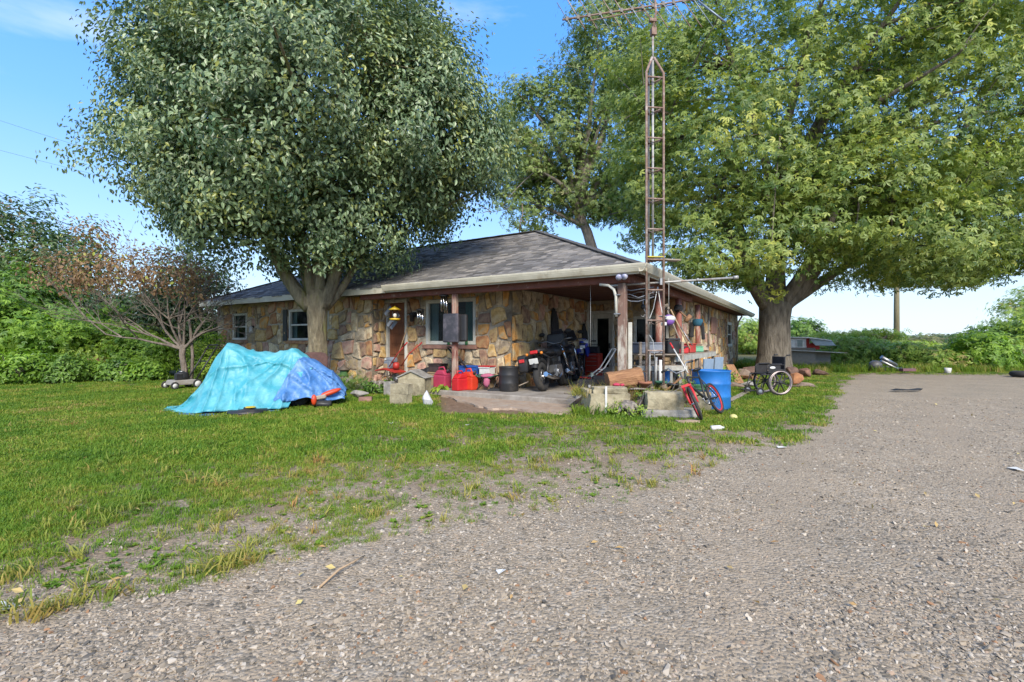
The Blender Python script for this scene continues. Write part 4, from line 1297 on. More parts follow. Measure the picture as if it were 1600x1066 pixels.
# --- shrubs along the left edge of the lawn
L_BR = leafmat('bright_shrub_leaf', (.08, .18, .018), (.25, .40, .045), rough=.5, trans=.35)
L_MID = leafmat('mid_shrub_leaf', (.05, .12, .016), (.17, .29, .04), rough=.45, trans=.3)
L_YEL = leafmat('yellow_green_leaf', (.11, .2, .025), (.34, .46, .06), rough=.5, trans=.35)
def bush(px, Y, r, h, label, lm, n=60, per=60, sz=(.06, .11), kind='ovate', seed=1, rc=.16, two=True, group=None, dy=0):
    ells = [((0, dy, h * .5), (r, r * .8, h * .55))]
    if two:
        q = random.Random(seed)
        ells += [((q.uniform(-.7, .7) * r, q.uniform(-.3, .2) * r, h * .35), (r * .7, r * .6, h * .4)), ((q.uniform(-.6, .6) * r, 0, h * .75), (r * .55, r * .5, h * .32))]
    return mk_tree('bush', W(px, Y, 0), label, ells, n, per, rc, sz, kind, lm, GREYB, ([(0, 0, -.05), (0, 0, h * .3)], [.04, .03]), (4, 14), seed, shell=(.35, 1), cullz=.03, group=group, spread=r * .6, twig=.006)
bush(-10, 15.8, 2.1, 3.0, 'big bright green shrub at the left border of the lawn', L_BR, 230, 60, (.10, .2), 'sprig', 41, .26)
bush(60, 17.2, 1.9, 3.5, 'tall feathery green shrub behind the left shrub border', L_MID, 200, 60, (.12, .22), 'sprig', 42, .26)
bush(118, 16.4, 1.3, 2.1, 'light green leafy shrub before the dark tree', L_BR, 120, 60, (.10, .18), 'sprig', 43, .22)
bush(172, 17.0, 1.4, 1.75, 'yellow-green bushy growth left of the mower tree', L_YEL, 130, 60, (.09, .17), 'sprig', 44, .22)
bush(232, 16.8, 1.1, 1.45, 'low bright shrub just left of the grey-twigged tree', L_BR, 100, 60, (.09, .16), 'sprig', 45, .2)
bush(318, 15.2, .65, 1.05, 'light green shrub behind the push mower', L_YEL, 70, 60, (.06, .10), 'ovate', 46, .15)
bush(334, 15.4, .5, 1.5, 'slim shrub against the left corner of the stone wall', L_BR, 50, 50, (.05, .09), 'ovate', 47, .14)
_lowlab = ['rounded low green weed clump at the far left lawn edge', 'dense low plant clump with large dark leaves on the lawn edge', 'low weed clump under the tall left shrub', 'small bright weed clump in the shrub border', 'low spreading weeds beside the reddish brush', 'low clump of weeds right of the reddish brush']
for i, (px, Y, r, h) in enumerate([(-40, 14.0, 1.0, .9), (30, 13.9, .9, .85), (85, 14.3, .8, .7), (125, 14.8, .7, .6), (190, 15.0, .8, .55), (225, 15.0, .5, .5)]):
    bush(px, Y, r, h, _lowlab[i], L_BR if i % 2 else L_MID, 70, 46, (.07, .14), 'ovate', 60 + i, .13)
bush(150, 15.4, .5, .65, 'small dead reddish brown brush in the green border', leafmat('dead_red_leaf', (.12, .045, .03), (.22, .09, .05)), 40, 40, (.05, .1), 'ovate', 70, .12)

# --- field growth and far things at the right
L_FIELD = leafmat('field_weed_leaf', (.13, .23, .03), (.38, .50, .10), (.35, .28, .1), rough=.55, trans=.35)
L_DUST = leafmat('brownish_bush_leaf', (.09, .10, .045), (.22, .23, .09), rough=.6)
spec = [(1298, 25, 1.2, 1.35, L_FIELD, 'tall light green weeds right of the big trunk'), (1328, 24.5, 1.5, 1.45, L_FIELD, 'tall bright weeds left of the utility pole'), (1366, 25, 1.5, 1.3, L_FIELD, 'feathery weeds behind the scrap heap'), (1404, 24, 1.4, 1.1, L_BR, 'green weeds at the foot of the utility pole'),
        (1440, 22.5, 1.4, 1.15, L_FIELD, 'rounded light green bush right of the scrap heap'), (1480, 21.5, 1.0, .75, L_FIELD, 'low green weeds at the gravel edge'), (1528, 21.0, 1.1, 1.35, L_BR, 'bright rounded bush at the right edge of the gravel'), (1520, 33, 3.6, 1.45, L_DUST, 'wide dull brownish green thicket beyond the gravel'),
        (1460, 36, 3.6, 1.4, L_DUST, 'dull thicket far behind the round bush'), (1575, 24, 1.7, 2.1, L_MID, 'green bush at the right frame edge'), (1625, 23, 1.8, 2.6, L_YEL, 'yellow-green bush cut by the right frame edge'), (1600, 21.2, .7, .8, L_DUST, 'small grey-green bush low at the right edge'), (1420, 29, 2.4, 1.15, L_FIELD, 'field weeds behind the utility pole'),
        (1340, 31, 3.0, 1.5, L_FIELD, 'darker green bush line behind the tall weeds'), (1260, 29, 2.2, 1.5, L_FIELD, 'weeds behind the red and white shed')]
for i, (px, Y, r, h, lm, lab) in enumerate(spec):
    if px < 1500: h *= .8
    bush(px, Y, r, h, lab, lm, int(60 + r * 45), 42, (.13 * Y / 20, .24 * Y / 20), 'sprig', 80 + i, .2 + .04 * r)
mk_tree('tree', W(1592, 27, 0), 'small airy tree at the right edge above the bushes', [((0, 0, 2.6), (1.6, 1.3, 1.5)), ((1.5, 0, 3.2), (1.4, 1.3, 1.3))], 110, 34, .26, (.13, .2), 'maple', L_FIELD, GREYB, ([(0, 0, 0), (0, 0, 1.4)], [.1, .08]), (5, 30), 110)
mk_tree('tree', W(1254, 60, -.2), 'far rounded tree beyond the shed roof', [((0, 0, 2.2), (2.8, 2.3, 2.1))], 90, 40, .4, (.25, .4), 'maple', L_MID, GREYB, ([(0, 0, 0), (0, 0, 1.4)], [.15, .1]), (5, 20), 111)
mk_tree('tree', W(1170, 45, 0), 'light green tree seen between the house end and the big trunk', [((0, 0, 1.6), (2.6, 2.3, 1.5))], 90, 40, .4, (.2, .3), 'maple', L_FIELD, GREYB, ([(0, 0, 0), (0, 0, 1.0)], [.15, .1]), (5, 20), 112)
# broad-leaved young trees sticking out over the weeds
for i, px in enumerate((1302, 1345, 1378)):
    mk_tree('sumac_tree', W(px, 30 - i, 0), ['spreading feathery sapling above the weeds near the shed', 'spreading feathery sapling halfway to the utility pole', 'spreading feathery sapling just left of the utility pole'][i], [((0, 0, 1.45 + .08 * i), (1.2, 1.0, .18))], 30, 14, .25, (.3, .45), 'spray', L_FIELD, GREYB, ([(0, 0, 0), (0, 0, 1.2)], [.05, .04]), (4, 16), 120 + i, spread=.5)
# the far wood and fields on the horizon
def farwood(name, x0, x1, y0, y1, n, h, lm, seed, sz=(1.2, 2.4), zb=-2.0):
    rng = np.random.default_rng(seed)
    x = rng.uniform(x0, x1, n); y = rng.uniform(y0, y1, n)
    hh = np.array([h * (1 + .35 * noise.noise(Vector((a * .03, b * .03, seed)))+ .25 * noise.noise(Vector((a * .15, b * .15, seed)))) for a, b in zip(x, y)])
    z = zb + rng.uniform(0, 1, n) ** .6 * hh
    P = np.stack([x, y, z], 1); N = rng.normal(0, .6, (n, 3)); N[:, 2] += 1; N[:, 1] -= .5
    o = leaves(name, P, N, rng.uniform(*sz, n), 'maple', lm, None, rng.uniform(0, .95, n), rng=rng)
    o['kind'] = 'stuff'
L_FAR = leafmat('far_wood_leaf', (.05, .085, .035), (.13, .19, .075), rough=.8, trans=.15)
farwood('far_woods', -330, 420, 190, 260, 26000, 5.6, L_FAR, 5, (1.6, 3.2), -2.5)
farwood('field_brush', 20, 130, 48, 110, 16000, 1.3, L_DUST, 6, (.4, .8), -1.0)
farwood('left_wood', -90, -22, 28, 60, 9000, 4.0, L_MID, 7, (.4, .9), -.3)
# tall weeds at the edge of the gravel, right side (uncountable)
rng = np.random.default_rng(77)
x, y = rng.uniform(8, 30, 5200), rng.uniform(18.9, 27, 5200)
k = (x / y < 1.25) & (x > 10.5)
x, y = x[k], y[k]
tw = [proto_mesh('tall_weed', tuft(70 + i, 16, .55, .16, .022, .5), GR) for i in range(4)]
scatter('tall_weeds', np.stack([x, y, gzv(x, y)], 1), tw, .3, .8, tilt=.1, rng=rng)
# ------------------------------------------------------------------ common materials of the clutter
def plain(name, col, rough=.55, metal=0.0, bump=.08, dirt=None, cut=(.55, .75), dscale=3): return M(name, col, rough, tuple(c * .78 for c in col), 7, bump, metal=metal, dirt=dirt, cut=cut, dscale=dscale)
BLACK = plain('black_plastic', (.022, .022, .024), .5, dirt=(.07, .06, .05))
RUBBER = plain('tyre_rubber', (.028, .027, .026), .85, dirt=(.10, .085, .065))
STEEL = plain('dull_steel', (.38, .38, .38), .4, .85, dirt=(.16, .11, .07))
CHROME = plain('chrome', (.6, .6, .6), .2, 1.0, 0)
RUST = M('rusty_steel', (.29, .20, .155), .85, (.17, .10, .075), 18, .5, dirt=(.42, .36, .32), dscale=5, cut=(.5, .66))
GALV = M('galvanised_steel', (.42, .42, .40), .55, (.30, .29, .27), 12, .2, metal=.5, dirt=(.22, .12, .07), dscale=4, cut=(.52, .7))
RED = plain('worn_red_paint', (.42, .035, .025), .5, dirt=(.18, .06, .04))
REDP = plain('red_plastic', (.55, .02, .025), .45, dirt=(.4, .06, .05), dscale=2)
MAGP = plain('faded_magenta_plastic', (.42, .04, .09), .6, dirt=(.5, .15, .18), dscale=2)
BLUEP = plain('blue_plastic', (.012, .15, .47), .5, dirt=(.03, .2, .42), dscale=2)
NAVY = plain('navy_plastic', (.015, .03, .2), .5)
WHITE = plain('white_plastic', (.65, .65, .62), .5, dirt=(.4, .37, .3))
GREYP = plain('grey_plastic', (.20, .22, .26), .6)
WOODG = M('grey_weathered_wood', (.33, .28, .22), .9, (.19, .15, .115), 6, .5, stretch=(1, 8, 8))
WOODB = M('brown_split_wood', (.36, .19, .09), .9, (.20, .095, .045), 5, .8, stretch=(.8, 7, 7), dist=.03)
BLOCK = M('limestone_block', (.42, .37, .25), .95, (.26, .22, .14), 8, .8, dirt=(.14, .12, .075), dscale=2.4, dist=.02, cut=(.48, .66))
ROCK = M('grey_rock', (.33, .31, .28), .95, (.18, .17, .15), 8, .8, dist=.02)
ROCKB = M('brown_rock', (.27, .20, .15), .95, (.15, .11, .08), 8, .8, dist=.02)
GREENM = plain('green_canvas', (.03, .13, .09), .85)
SLABZ = .131
def onslab(px, py):      # ground point on the slab's top
    return G(px, py, SLABZ)

# ------------------------------------------------------------------ antenna tower
def mk_tower():
    b = W(1020, 8.62, .0)
    t = E('antenna_tower', b, 'tall rusty three-legged lattice tower standing by the porch corner', 'tower', rz=8)
    R_ = .185; top = ZA(118, 8.62); ap = ZA(95, 8.62)
    legs = [(R_ * math.cos(rad(a)), R_ * math.sin(rad(a))) for a in (-150, -30, 90)]
    for i, (x, y) in enumerate(legs):
        MB().tube([(x, y, .1), (x, y, top), (x * .12, y * .12, ap + .05)], .022, 8).build('leg', RUST if i < 2 else GALV, t)
    zs = [ZA(125 + 47.0 * i, 8.62) for i in range(10)]
    for i, z in enumerate(zs):
        mb = MB()
        for k in range(3):
            (x0, y0), (x1, y1) = legs[k], legs[(k + 1) % 3]
            mb.tube([(x0, y0, z), (x1, y1, z)], .015, 6)
            mb.tube([(x0, y0, z), ((x0 + x1) / 2 * .5, (y0 + y1) / 2 * .5, z - .07)], .006, 4)
        mb.build('rung', RUST, t)
    MB().tube([(0, 0, ZA(408, 8.62)), (0, 0, ap)], .022, 8).tube([(0, 0, ap - .02), (0, 0, ZA(52, 8.62))], .02, 8).build('mast', GALV, t)
    m_ = MB()
    m_.box((.01, 0, ZA(50, 8.62)), (.09, .09, .13)).box((0, 0, ZA(32, 8.62)), (.13, .06, .05)); m_.tube([(0, 0, ZA(45, 8.62)), (.06, 0, ZA(20, 8.62)), (.03, 0, ZA(-20, 8.62))], .02, 8)
    m_.build('rotor', RUST, t)
    # boards laid across a rung
    zb = ZA(407, 8.62) + .02
    mb = MB().box((.22, .05, zb), (.62, .16, .028), rz=4); mb.build('platform_board', WOODG, t, bevel=.004)
    MB().box((.0, -.06, zb + .03), (.3, .10, .02), rz=-6).build('yellow_strap', plain('yellow_strap', (.5, .42, .05), .7), t)
    return t
mk_tower()
def mk_antenna():
    c = W(1028, 8.6, ZA(-4, 8.6))
    t = E('tv_antenna', c, 'long rusty rod television antenna on top of the lattice tower', 'antenna')
    a, b = Vector((-1.72, -.1, -.47)), Vector((1.0, .5, .35))
    AN = plain('blue_grey_aluminium', (.25, .3, .36), .5, .7)
    MB().tube([a, b], .016, 8).tube([a + Vector((.45, 0, -.02)), b + Vector((-.5, 0, -.12))], .009, 6).build('boom', RUST, t)
    d = b - a
    for i in range(13):
        p = a + d * (.03 + i * .075)
        l = .28 + .045 * i
        e = Vector((.38, -.25, -.85)).normalized()
        mb = MB().tube([p - e * l * 1.5, p, p + e * l * .9], .0085, 5)
        rod = mb.build('rod', RUST if i % 3 else AN, t)
        MB().box(p, (.045, .04, .07)).build('insulator', BLACK, rod)
    MB().tube([(.9, .45, .25), (1.35, .3, -.25)], .018, 6).build('side_arm', AN, t)
mk_antenna()
# long pale pipe reaching out from the corner
pp = E('pipe', W(1034, 8.75, ZA(441, 8.75)), 'long pale pipe sticking out sideways from the lattice tower', 'pipe')
MB().tube([(-.9, .15, -.05), (1.3, -.1, .07)], .02, 8).build('tube', GALV, pp)
MB().tube([(1.26, -.1, .068), (1.34, -.11, .075)], .034, 8).tube([(.62, -.03, .04), (.66, -.03, .04)], .03, 8).build('coupling', GALV, pp)
MB().box((0, 0, .01), (.08, .05, .12)).build('clamp', STEEL, pp)
# loops of cable between post and tower
q = random.Random(4)
cb = E('cable', W(990, 8.9, 2.15), 'loops of grey and black cable strung between corner post and tower', 'cable')
for k in range(5):
    z0 = .10 - k * .045
    pts = [(-.32 + .14 * i, .1 - .02 * i, z0 - .09 * math.sin(i / 5 * math.pi) * q.uniform(.3, 1.3)) for i in range(6)]
    MB().tube(pts, .011, 5).build('strand', BLACK if k % 2 else GREYP, cb)
MB().tube([(.43, -.05, .1), (.36, -.02, -.3), (.28, 0, -.52), (.27, 0, -.75), (.36, 0, -.9), (.4, 0, -1.3)], .008, 5).tube([(.45, 0, .1), (.5, 0, -.25), (.56, 0, -.5), (.52, 0, -.9)], .008, 5).build('strand', WHITE, cb)

# ------------------------------------------------------------------ bicycles
def wheel(mb_t, c, R, r, T=None): pass
def mk_bicycle(name, loc, rz, lean, label, R=.25, frame=BLACK, fork=BLACK, rim=STEEL, bars=.3, base=.92, steer=0, group=None, roll=0):
    t = E(name, loc, label, 'bicycle', rz=rz, group=group)
    t.rotation_euler = (rad(lean), rad(roll), rad(rz))
    hz = R + .02
    fa, ra = Vector((base / 2, 0, hz)), Vector((-base / 2, 0, hz))
    T = Matrix.Translation(fa) @ Matrix.Rotation(rad(steer), 4, 'Z') @ Matrix.Translation(-fa)
    for c, TT, m_ in ((fa, T, rim), (ra, None, rim)):
        w_ = MB().torus(c, R - .02, .024, (0, 1, 0), 34, 8, T=TT).build('wheel', RUBBER, t)
        MB().torus(c, R - .05, .013, (0, 1, 0), 30, 6, T=TT).build('rim', m_, w_)
        sp = MB()
        for k in range(16):
            a = k * math.pi / 8
            sp.tube([c + Vector((0, .015 * (-1) ** k, 0)), c + Vector((math.cos(a) * (R - .055), 0, math.sin(a) * (R - .055)))], .0022, 4, T=TT, caps=False)
        sp.tube([c + Vector((0, -.05, 0)), c + Vector((0, .05, 0))], .016, 8, T=TT)
        sp.build('spokes', CHROME, w_)
    hd = Vector((base / 2 - .17, 0, hz + R + .16)); hb = Vector((base / 2 - .13, 0, hz + R + .04))
    bb = Vector((-base * .05, 0, hz + .02)); st = Vector((-base * .2, 0, hz + R + .12)); 
    f = MB()
    f.tube([hd, st], .016, 8).tube([hb, bb], .022, 8).tube([st, bb], .017, 8)
    for s in (-1, 1):
        f.tube([bb + Vector((0, .03 * s, 0)), ra + Vector((0, .055 * s, 0))], .010, 6).tube([st, ra + Vector((0, .055 * s, 0))], .009, 6)
    f.tube([hd, hb], .024, 8)
    f.build('frame', frame, t)
    k = MB()
    for s in (-1, 1):
        k.tube([hb + Vector((.0, .05 * s, -.02)), fa.lerp(hb, .5) + Vector((.0, .06 * s, 0)), fa + Vector((0, .055 * s, 0))], [.024, .022, .013], 8, T=T)
    k.box(hb + Vector((0, 0, 0)), (.06, .15, .04), T=T)
    k.build('fork', fork, t)
    h = MB()
    h.tube([hd, hd + Vector((-.03, 0, .08)), hd + Vector((.02, 0, .11))], .014, 8, T=T)
    h.tube([hd + Vector((-.10, -bars, .22)), hd + Vector((-.02, -bars * .55, .23)), hd + Vector((.03, -.06, .11)), hd + Vector((.03, .06, .11)), hd + Vector((-.02, bars * .55, .23)), hd + Vector((-.10, bars, .22))], .012, 8, T=T)
    hb_ = h.build('handlebar', STEEL if frame is BLACK else frame, t)
    g = MB()
    for s in (-1, 1): g.tube([hd + Vector((-.10, s * bars, .22)), hd + Vector((-.05, s * bars * .68, .225))], .018, 8, T=T)
    g.build('grip', BLACK, hb_)
    MB().tube([st, st + Vector((-.03, 0, .12))], .012, 6).ell(st + Vector((-.04, 0, .14)), (.13, .065, .03)).build('saddle', BLACK, t)
    c = MB().torus(bb, .075, .008, (0, 1, 0), 20, 5)
    c.tube([bb + Vector((0, .05, 0)), bb + Vector((.1, .06, -.1))], .010, 6).tube([bb + Vector((0, -.05, 0)), bb + Vector((-.1, -.06, .1))], .010, 6)
    c.build('crank', STEEL, t)
    pd = MB().box(bb + Vector((.1, .1, -.1)), (.08, .08, .02)); pd.build('pedal', BLACK, t)
    MB().box(bb + Vector((-.1, -.1, .1)), (.08, .08, .02)).build('pedal', BLACK, t)
    return t
fr, rr_ = G(1087, 664, .0), W(1131, 8.15, 0)
ctr = (fr + rr_) / 2
mk_bicycle('bicycle', (ctr.x + .03, ctr.y, .03), math.degrees(math.atan2(fr.y - rr_.y, fr.x - rr_.x)), 24, 'black kids bicycle with red fork and red rims leaning on the blue barrel', .265, BLACK, REDP, REDP, .26, .94, steer=26)
# the far bicycle on the porch
p = onslab(655, 597)
mk_bicycle('bicycle', (p.x, p.y + .1, SLABZ), HA + 158, 9, 'black bicycle on the porch with its wheel by the front door', .30, BLACK, BLACK, STEEL, .28, .98)

# ------------------------------------------------------------------ barrels
def mk_barrel(loc, R, h, label, m_, open_=True, cat='barrel', name='barrel', bands=True):
    pr = [(0, 0), (R * .95, 0), (R, .03)]
    if bands:
        for z in (.33, .66):
            pr += [(R, h * z - .02), (R * 1.03, h * z), (R, h * z + .02)]
    pr += [(R, h - .03), (R * 1.03, h - .015), (R * 1.03, h)]
    pr += [(R * .97, h), (R * .965, h - .1), (R * .95, .04), (0, .04)] if open_ else [(R * .9, h), (R * .88, h - .02), (0, h - .02)]
    o = MB().lathe(pr, n=32).build(name, m_, None)
    o.location = loc
    return tag(o, label, cat)
o = mk_barrel(W(1111, 8.95, 0), .335, .71, 'big blue open plastic barrel standing on the grass behind the bicycle', BLUEP)
mk_barrel(W(1040, 10.6, SLABZ), .12, .5, 'narrow blue drum under the workbench between the brown posts', BLUEP)
mk_barrel(onslab(795, 611), .22, .55, 'black round trash bin between camp chair and motorcycle', BLACK, cat='trash can', name='trash_bin')

# ------------------------------------------------------------------ motorcycles
def mk_moto(name, loc, rz, lean, label, body, R=.30, pann=True, topbox=False, dirt=False, tailred=True):
    t = E(name, loc, label, 'motorcycle', rz=rz, scale=1.1 if not dirt else 1.04)
    t.rotation_euler = (rad(lean), 0, rad(rz))
    wb = .72
    tw = .055 if dirt else .075
    for x, R_, w_ in ((-wb, R, tw), (wb, R * 1.03, tw * .8)):
        c = Vector((x, 0, R_))
        wh = MB().torus(c, R_ - w_ * .95, w_, (0, 1, 0), 40, 10, sq=1.0)
        if dirt:
            for k in range(30):
                a = k * math.pi / 15
                for s in (-.5, 0, .5):
                    wh.box(c + Vector((math.cos(a) * R_, s * w_ * 1.2, math.sin(a) * R_)), (.03, .028, .028), ry=-math.degrees(a))
        wo_ = wh.build('wheel', RUBBER, t)
        rm = MB().torus(c, R_ - w_ * 2.0, .022, (0, 1, 0), 28, 6)
        for k in range(5 if not dirt else 14):
            a = k * 2 * math.pi / (5 if not dirt else 14)
            rm.tube([c, c + Vector((math.cos(a), 0, math.sin(a))) * (R_ - w_ * 1.9)], .014 if not dirt else .003, 6)
        rm.tube([c - Vector((0, .08, 0)), c + Vector((0, .08, 0))], .035, 10)
        rm.build('rim', STEEL, wo_)
        MB().torus(c + Vector((0, .06, 0)), .09, .012, (0, 1, 0), 24, 6, sq=.3).build('brake_disc', CHROME, wo_)
    e = MB().box((.05, 0, .38), (.36, .26, .26)).box((-.08, 0, .32), (.3, .22, .2))
    for k in range(7): e.box((.12, 0, .50 + k * .026), (.2, .24, .012))
    e.tube([(-.02, -.16, .36), (-.02, .16, .36)], .09, 16)
    e.build('engine', STEEL, t, bevel=.008)
    f = MB().tube([(.5, 0, .86), (.3, 0, .55), (.2, 0, .24), (-.25, 0, .22), (-.3, 0, .45)], .022, 8)
    for s in (-1, 1):
        f.tube([(.45, .02 * s, .82), (.0, .12 * s, .68), (-.4, .12 * s, .66), (-.85, .08 * s, .80)], .018, 8)
        f.tube([(-.25, .11 * s, .34), (-wb, .11 * s, R)], .024, 8).tube([(-wb + .02, .12 * s, R + .02), (-.5, .13 * s, .66)], .028, 8)
    f.build('frame', BLACK, t)
    fk = MB()
    for s in (-1, 1): fk.tube([(wb, .10 * s, R), (wb - .14, .10 * s, .60), (wb - .27, .10 * s, .95)], [.03, .03, .024], 10)
    fk.box((wb - .22, 0, .88), (.1, .26, .05)).build('fork', CHROME if not dirt else BLACK, t)
    hb = MB().tube([(wb - .42, -.40, 1.04), (wb - .32, -.22, 1.05), (wb - .28, -.08, .98), (wb - .28, .08, .98), (wb - .32, .22, 1.05), (wb - .42, .40, 1.04)], .013, 8)
    hbo = hb.build('handlebar', STEEL, t)
    for s in (-1, 1):
        MB().tube([(wb - .42, .42 * s, 1.04), (wb - .35, .29 * s, 1.05)], .019, 8).build('grip', BLACK, hbo)
        if not dirt:
            MB().tube([(wb - .33, .25 * s, 1.05), (wb - .28, .30 * s, 1.2)], .006, 5).ell((wb - .29, .32 * s, 1.22), (.018, .075, .045)).build('mirror', BLACK, hbo)
    MB().ell((.22, 0, .80), (.30, .15, .145), n=20, m=12).build('fuel_tank', body, t)
    MB().ell((-.22, 0, .78), (.30, .14, .075), n=16).ell((-.55, 0, .83), (.24, .12, .065), n=16).build('seat', BLACK, t)
    fd = MB().torus((-wb, 0, R), R + .04, .06, (0, 1, 0), 16, 6, a0=-150, a1=-40, sq=1.3)
    fd.torus((wb, 0, R + (.14 if dirt else 0)), R + .03, .05, (0, 1, 0), 14, 6, a0=-140, a1=-50, sq=1.3)
    fd.build('fender', body, t)
    ex = MB().tube([(.1, -.13, .30), (-.2, -.17, .22), (-.55, -.19, .26), (-.95, -.20, .34)], [.025, .03, .05, .05], 10); ex.build('exhaust', CHROME, t)
    MB().ell((wb - .16, 0, .86), (.09, .10, .10), n=14).build('headlight', CHROME, t)
    if dirt:
        MB().prism([(.45, .62), (.62, .86), (.2, .9), (.05, .66)], -.17, -.15).prism([(.45, .62), (.62, .86), (.2, .9), (.05, .66)], .15, .17).build('side_shroud', body, t)
        MB().box((wb - .14, 0, .84), (.03, .2, .24), ry=-20).build('number_board', WHITE, t, bevel=.01)
        return t
    MB().box((-.93, 0, .80), (.06, .16, .07)).build('tail_light', REDP, t, bevel=.015)
    MB().box((-1.0, 0, .62), (.012, .19, .11), ry=-12).build('number_plate', WHITE, t, bevel=.003)
    for s in (-1, 1): MB().ell((-.92, .16 * s, .77), (.03, .03, .03)).build('indicator', plain('amber_plastic', (.7, .22, .02), .4), t)
    if pann:
        for s in (1,):
            pn_ = MB().box((-.62, .32 * s, .60), (.48, .22, .36)).build('pannier', BLACK, t, bevel=.06, seg=3)
            MB().box((-.872, .32 * s, .66), (.02, .12, .07)).build('reflector', REDP, pn_, bevel=.008)
    if topbox:
        MB().box((-.72, 0, 1.04), (.36, .44, .32), taper=.88).build('top_box', BLACK, t, bevel=.05, seg=3)
        MB().box((-.68, .28, .62), (.34, .16, .34)).build('pannier', BLACK, t, bevel=.05, seg=3)
    wsx = wb - .1
    MB().box((wsx, 0, 1.16), (.02, .36, .3), ry=-28, taper=.7).build('windshield', plain('smoked_shield', (.05, .05, .06), .15), t, bevel=.004)
    MB().tube([(-.05, .12, .26), (-.12, .26, .02)], .012, 6).build('kickstand', BLACK, t)
    return t
def along(loc, rz, d): return Vector((loc[0] + math.cos(rad(rz)) * d, loc[1] + math.sin(rad(rz)) * d, SLABZ))
r1 = onslab(851, 611); mk_moto('motorcycle', along(r1, 64, .72), 64, -9, 'black motorcycle with side cases, rear number plate towards the lawn', BLACK)
r2 = onslab(880, 602); mk_moto('motorcycle', along(r2, 70, .72), 70, -7, 'black motorcycle with a tall top box behind the plated one', plain('dark_grey_paint', (.05, .05, .06), .3), .29, False, True)
DBLUE = plain('dirt_bike_blue', (.02, .05, .40), .4)
r3 = onslab(909, 593); mk_moto('dirt_bike', along(r3, 67, .72), 247, 6, 'blue dirt bike facing out with knobby front tyre', DBLUE, .33, dirt=True)
def helmet(loc, rz, label, a, b, s=1.0):
    t = E('helmet', loc, label, 'helmet', rz=rz, scale=s)
    MB().ell((0, 0, .13), (.14, .115, .13), n=18, m=12).build('shell', a, t)
    MB().box((.11, 0, .12), (.06, .16, .07)).build('visor_opening', BLACK, t, bevel=.02)
    MB().box((.17, 0, .21), (.12, .18, .02), ry=-12).box((.14, 0, .04), (.09, .12, .08)).build('peak', b, t, bevel=.012)
    MB().ell((-.01, .03, .16), (.142, .095, .08)).build('stripe', b, t)
helmet(W(912, 12.5, 1.06), 247, 'blue and white motocross helmet resting on the dirt bike handlebar', DBLUE, WHITE)
helmet(W(1045, 9.4, 1.55), 200, 'purple and white helmet hanging from a cord under the side gutter', plain('purple_plastic', (.22, .1, .4), .4), WHITE, .85)
tag(MB().tube([W(1045, 9.4, 1.78), W(1045, 9.42, 2.48)], .004, 4).build('cord', WHITE), 'thin pale cord holding the hanging purple helmet', 'cord')

# ------------------------------------------------------------------ lawn mowers
def mk_mower(loc, rz, label, deck, h=1.1):
    t = E('lawn_mower', loc, label, 'lawn mower', rz=rz)
    MB().box((0, 0, .17), (.60, .50, .13), taper=.88).build('deck', deck, t, bevel=.03, seg=2)
    en = MB().lathe([(0, .22), (.16, .22), (.17, .30), (.15, .40), (.09, .43), (0, .44)], n=18).box((.12, .1, .32), (.14, .14, .14)).build('engine', BLACK, t)
    MB().lathe([(.0, .435), (.07, .435), (.06, .46), (0, .465)], n=12).build('starter_cap', STEEL, en)
    for sx, sy, R_ in ((.27, .26, .10), (.27, -.26, .10), (-.27, .26, .12), (-.27, -.26, .12)):
        wo_ = MB().torus((sx, sy, R_), R_ - .025, .025, (0, 1, 0), 20, 6).build('wheel', RUBBER, t)
        MB().lathe([(0, -.02), (R_ - .03, -.015), (R_ - .03, .015), (0, .02)], c=(sx, sy, R_), n=14, axis='y').build('hub', WHITE, wo_)
    hn = MB()
    a, b_ = Vector((-.26, 0, .24)), Vector((-.78, 0, h))
    l = []
    for s in (-1, 1): hn.tube([a + Vector((0, .22 * s, 0)), b_ + Vector((0, .24 * s, 0))], .02, 8)
    hn.tube([b_ + Vector((0, -.24, 0)), b_ + Vector((-.03, -.2, .02)), b_ + Vector((-.03, .2, .02)), b_ + Vector((0, .24, 0))], .02, 8)
    m_ = a.lerp(b_, .52); hn.tube([m_ + Vector((0, -.23, 0)), m_ + Vector((0, .23, 0))], .017, 8)
    m_ = a.lerp(b_, .9); hn.tube([m_ + Vector((.05, -.23, 0)), m_ + Vector((.03, 0, .02)), m_ + Vector((.05, .23, 0))], .012, 6)
    hn.build('handle', BLACK, t)
    return t
g = G(284, 607); mk_mower((g.x, g.y, 0), 238, 'grey push mower with a looped handle on the lawn before the tangled tree', plain('grey_deck', (.3, .28, .25), .6, dirt=(.2, .15, .1)), 1.12)
g = onslab(752, 605); mk_mower((g.x, g.y + .1, SLABZ), 20, 'black push mower on the porch with its handle up towards the brown post', BLACK, .95)
g = onslab(669, 601); m3 = mk_mower((g.x, g.y + .25, SLABZ), HA + 200, 'red low push mower deck behind the black bicycle', REDP, .7)

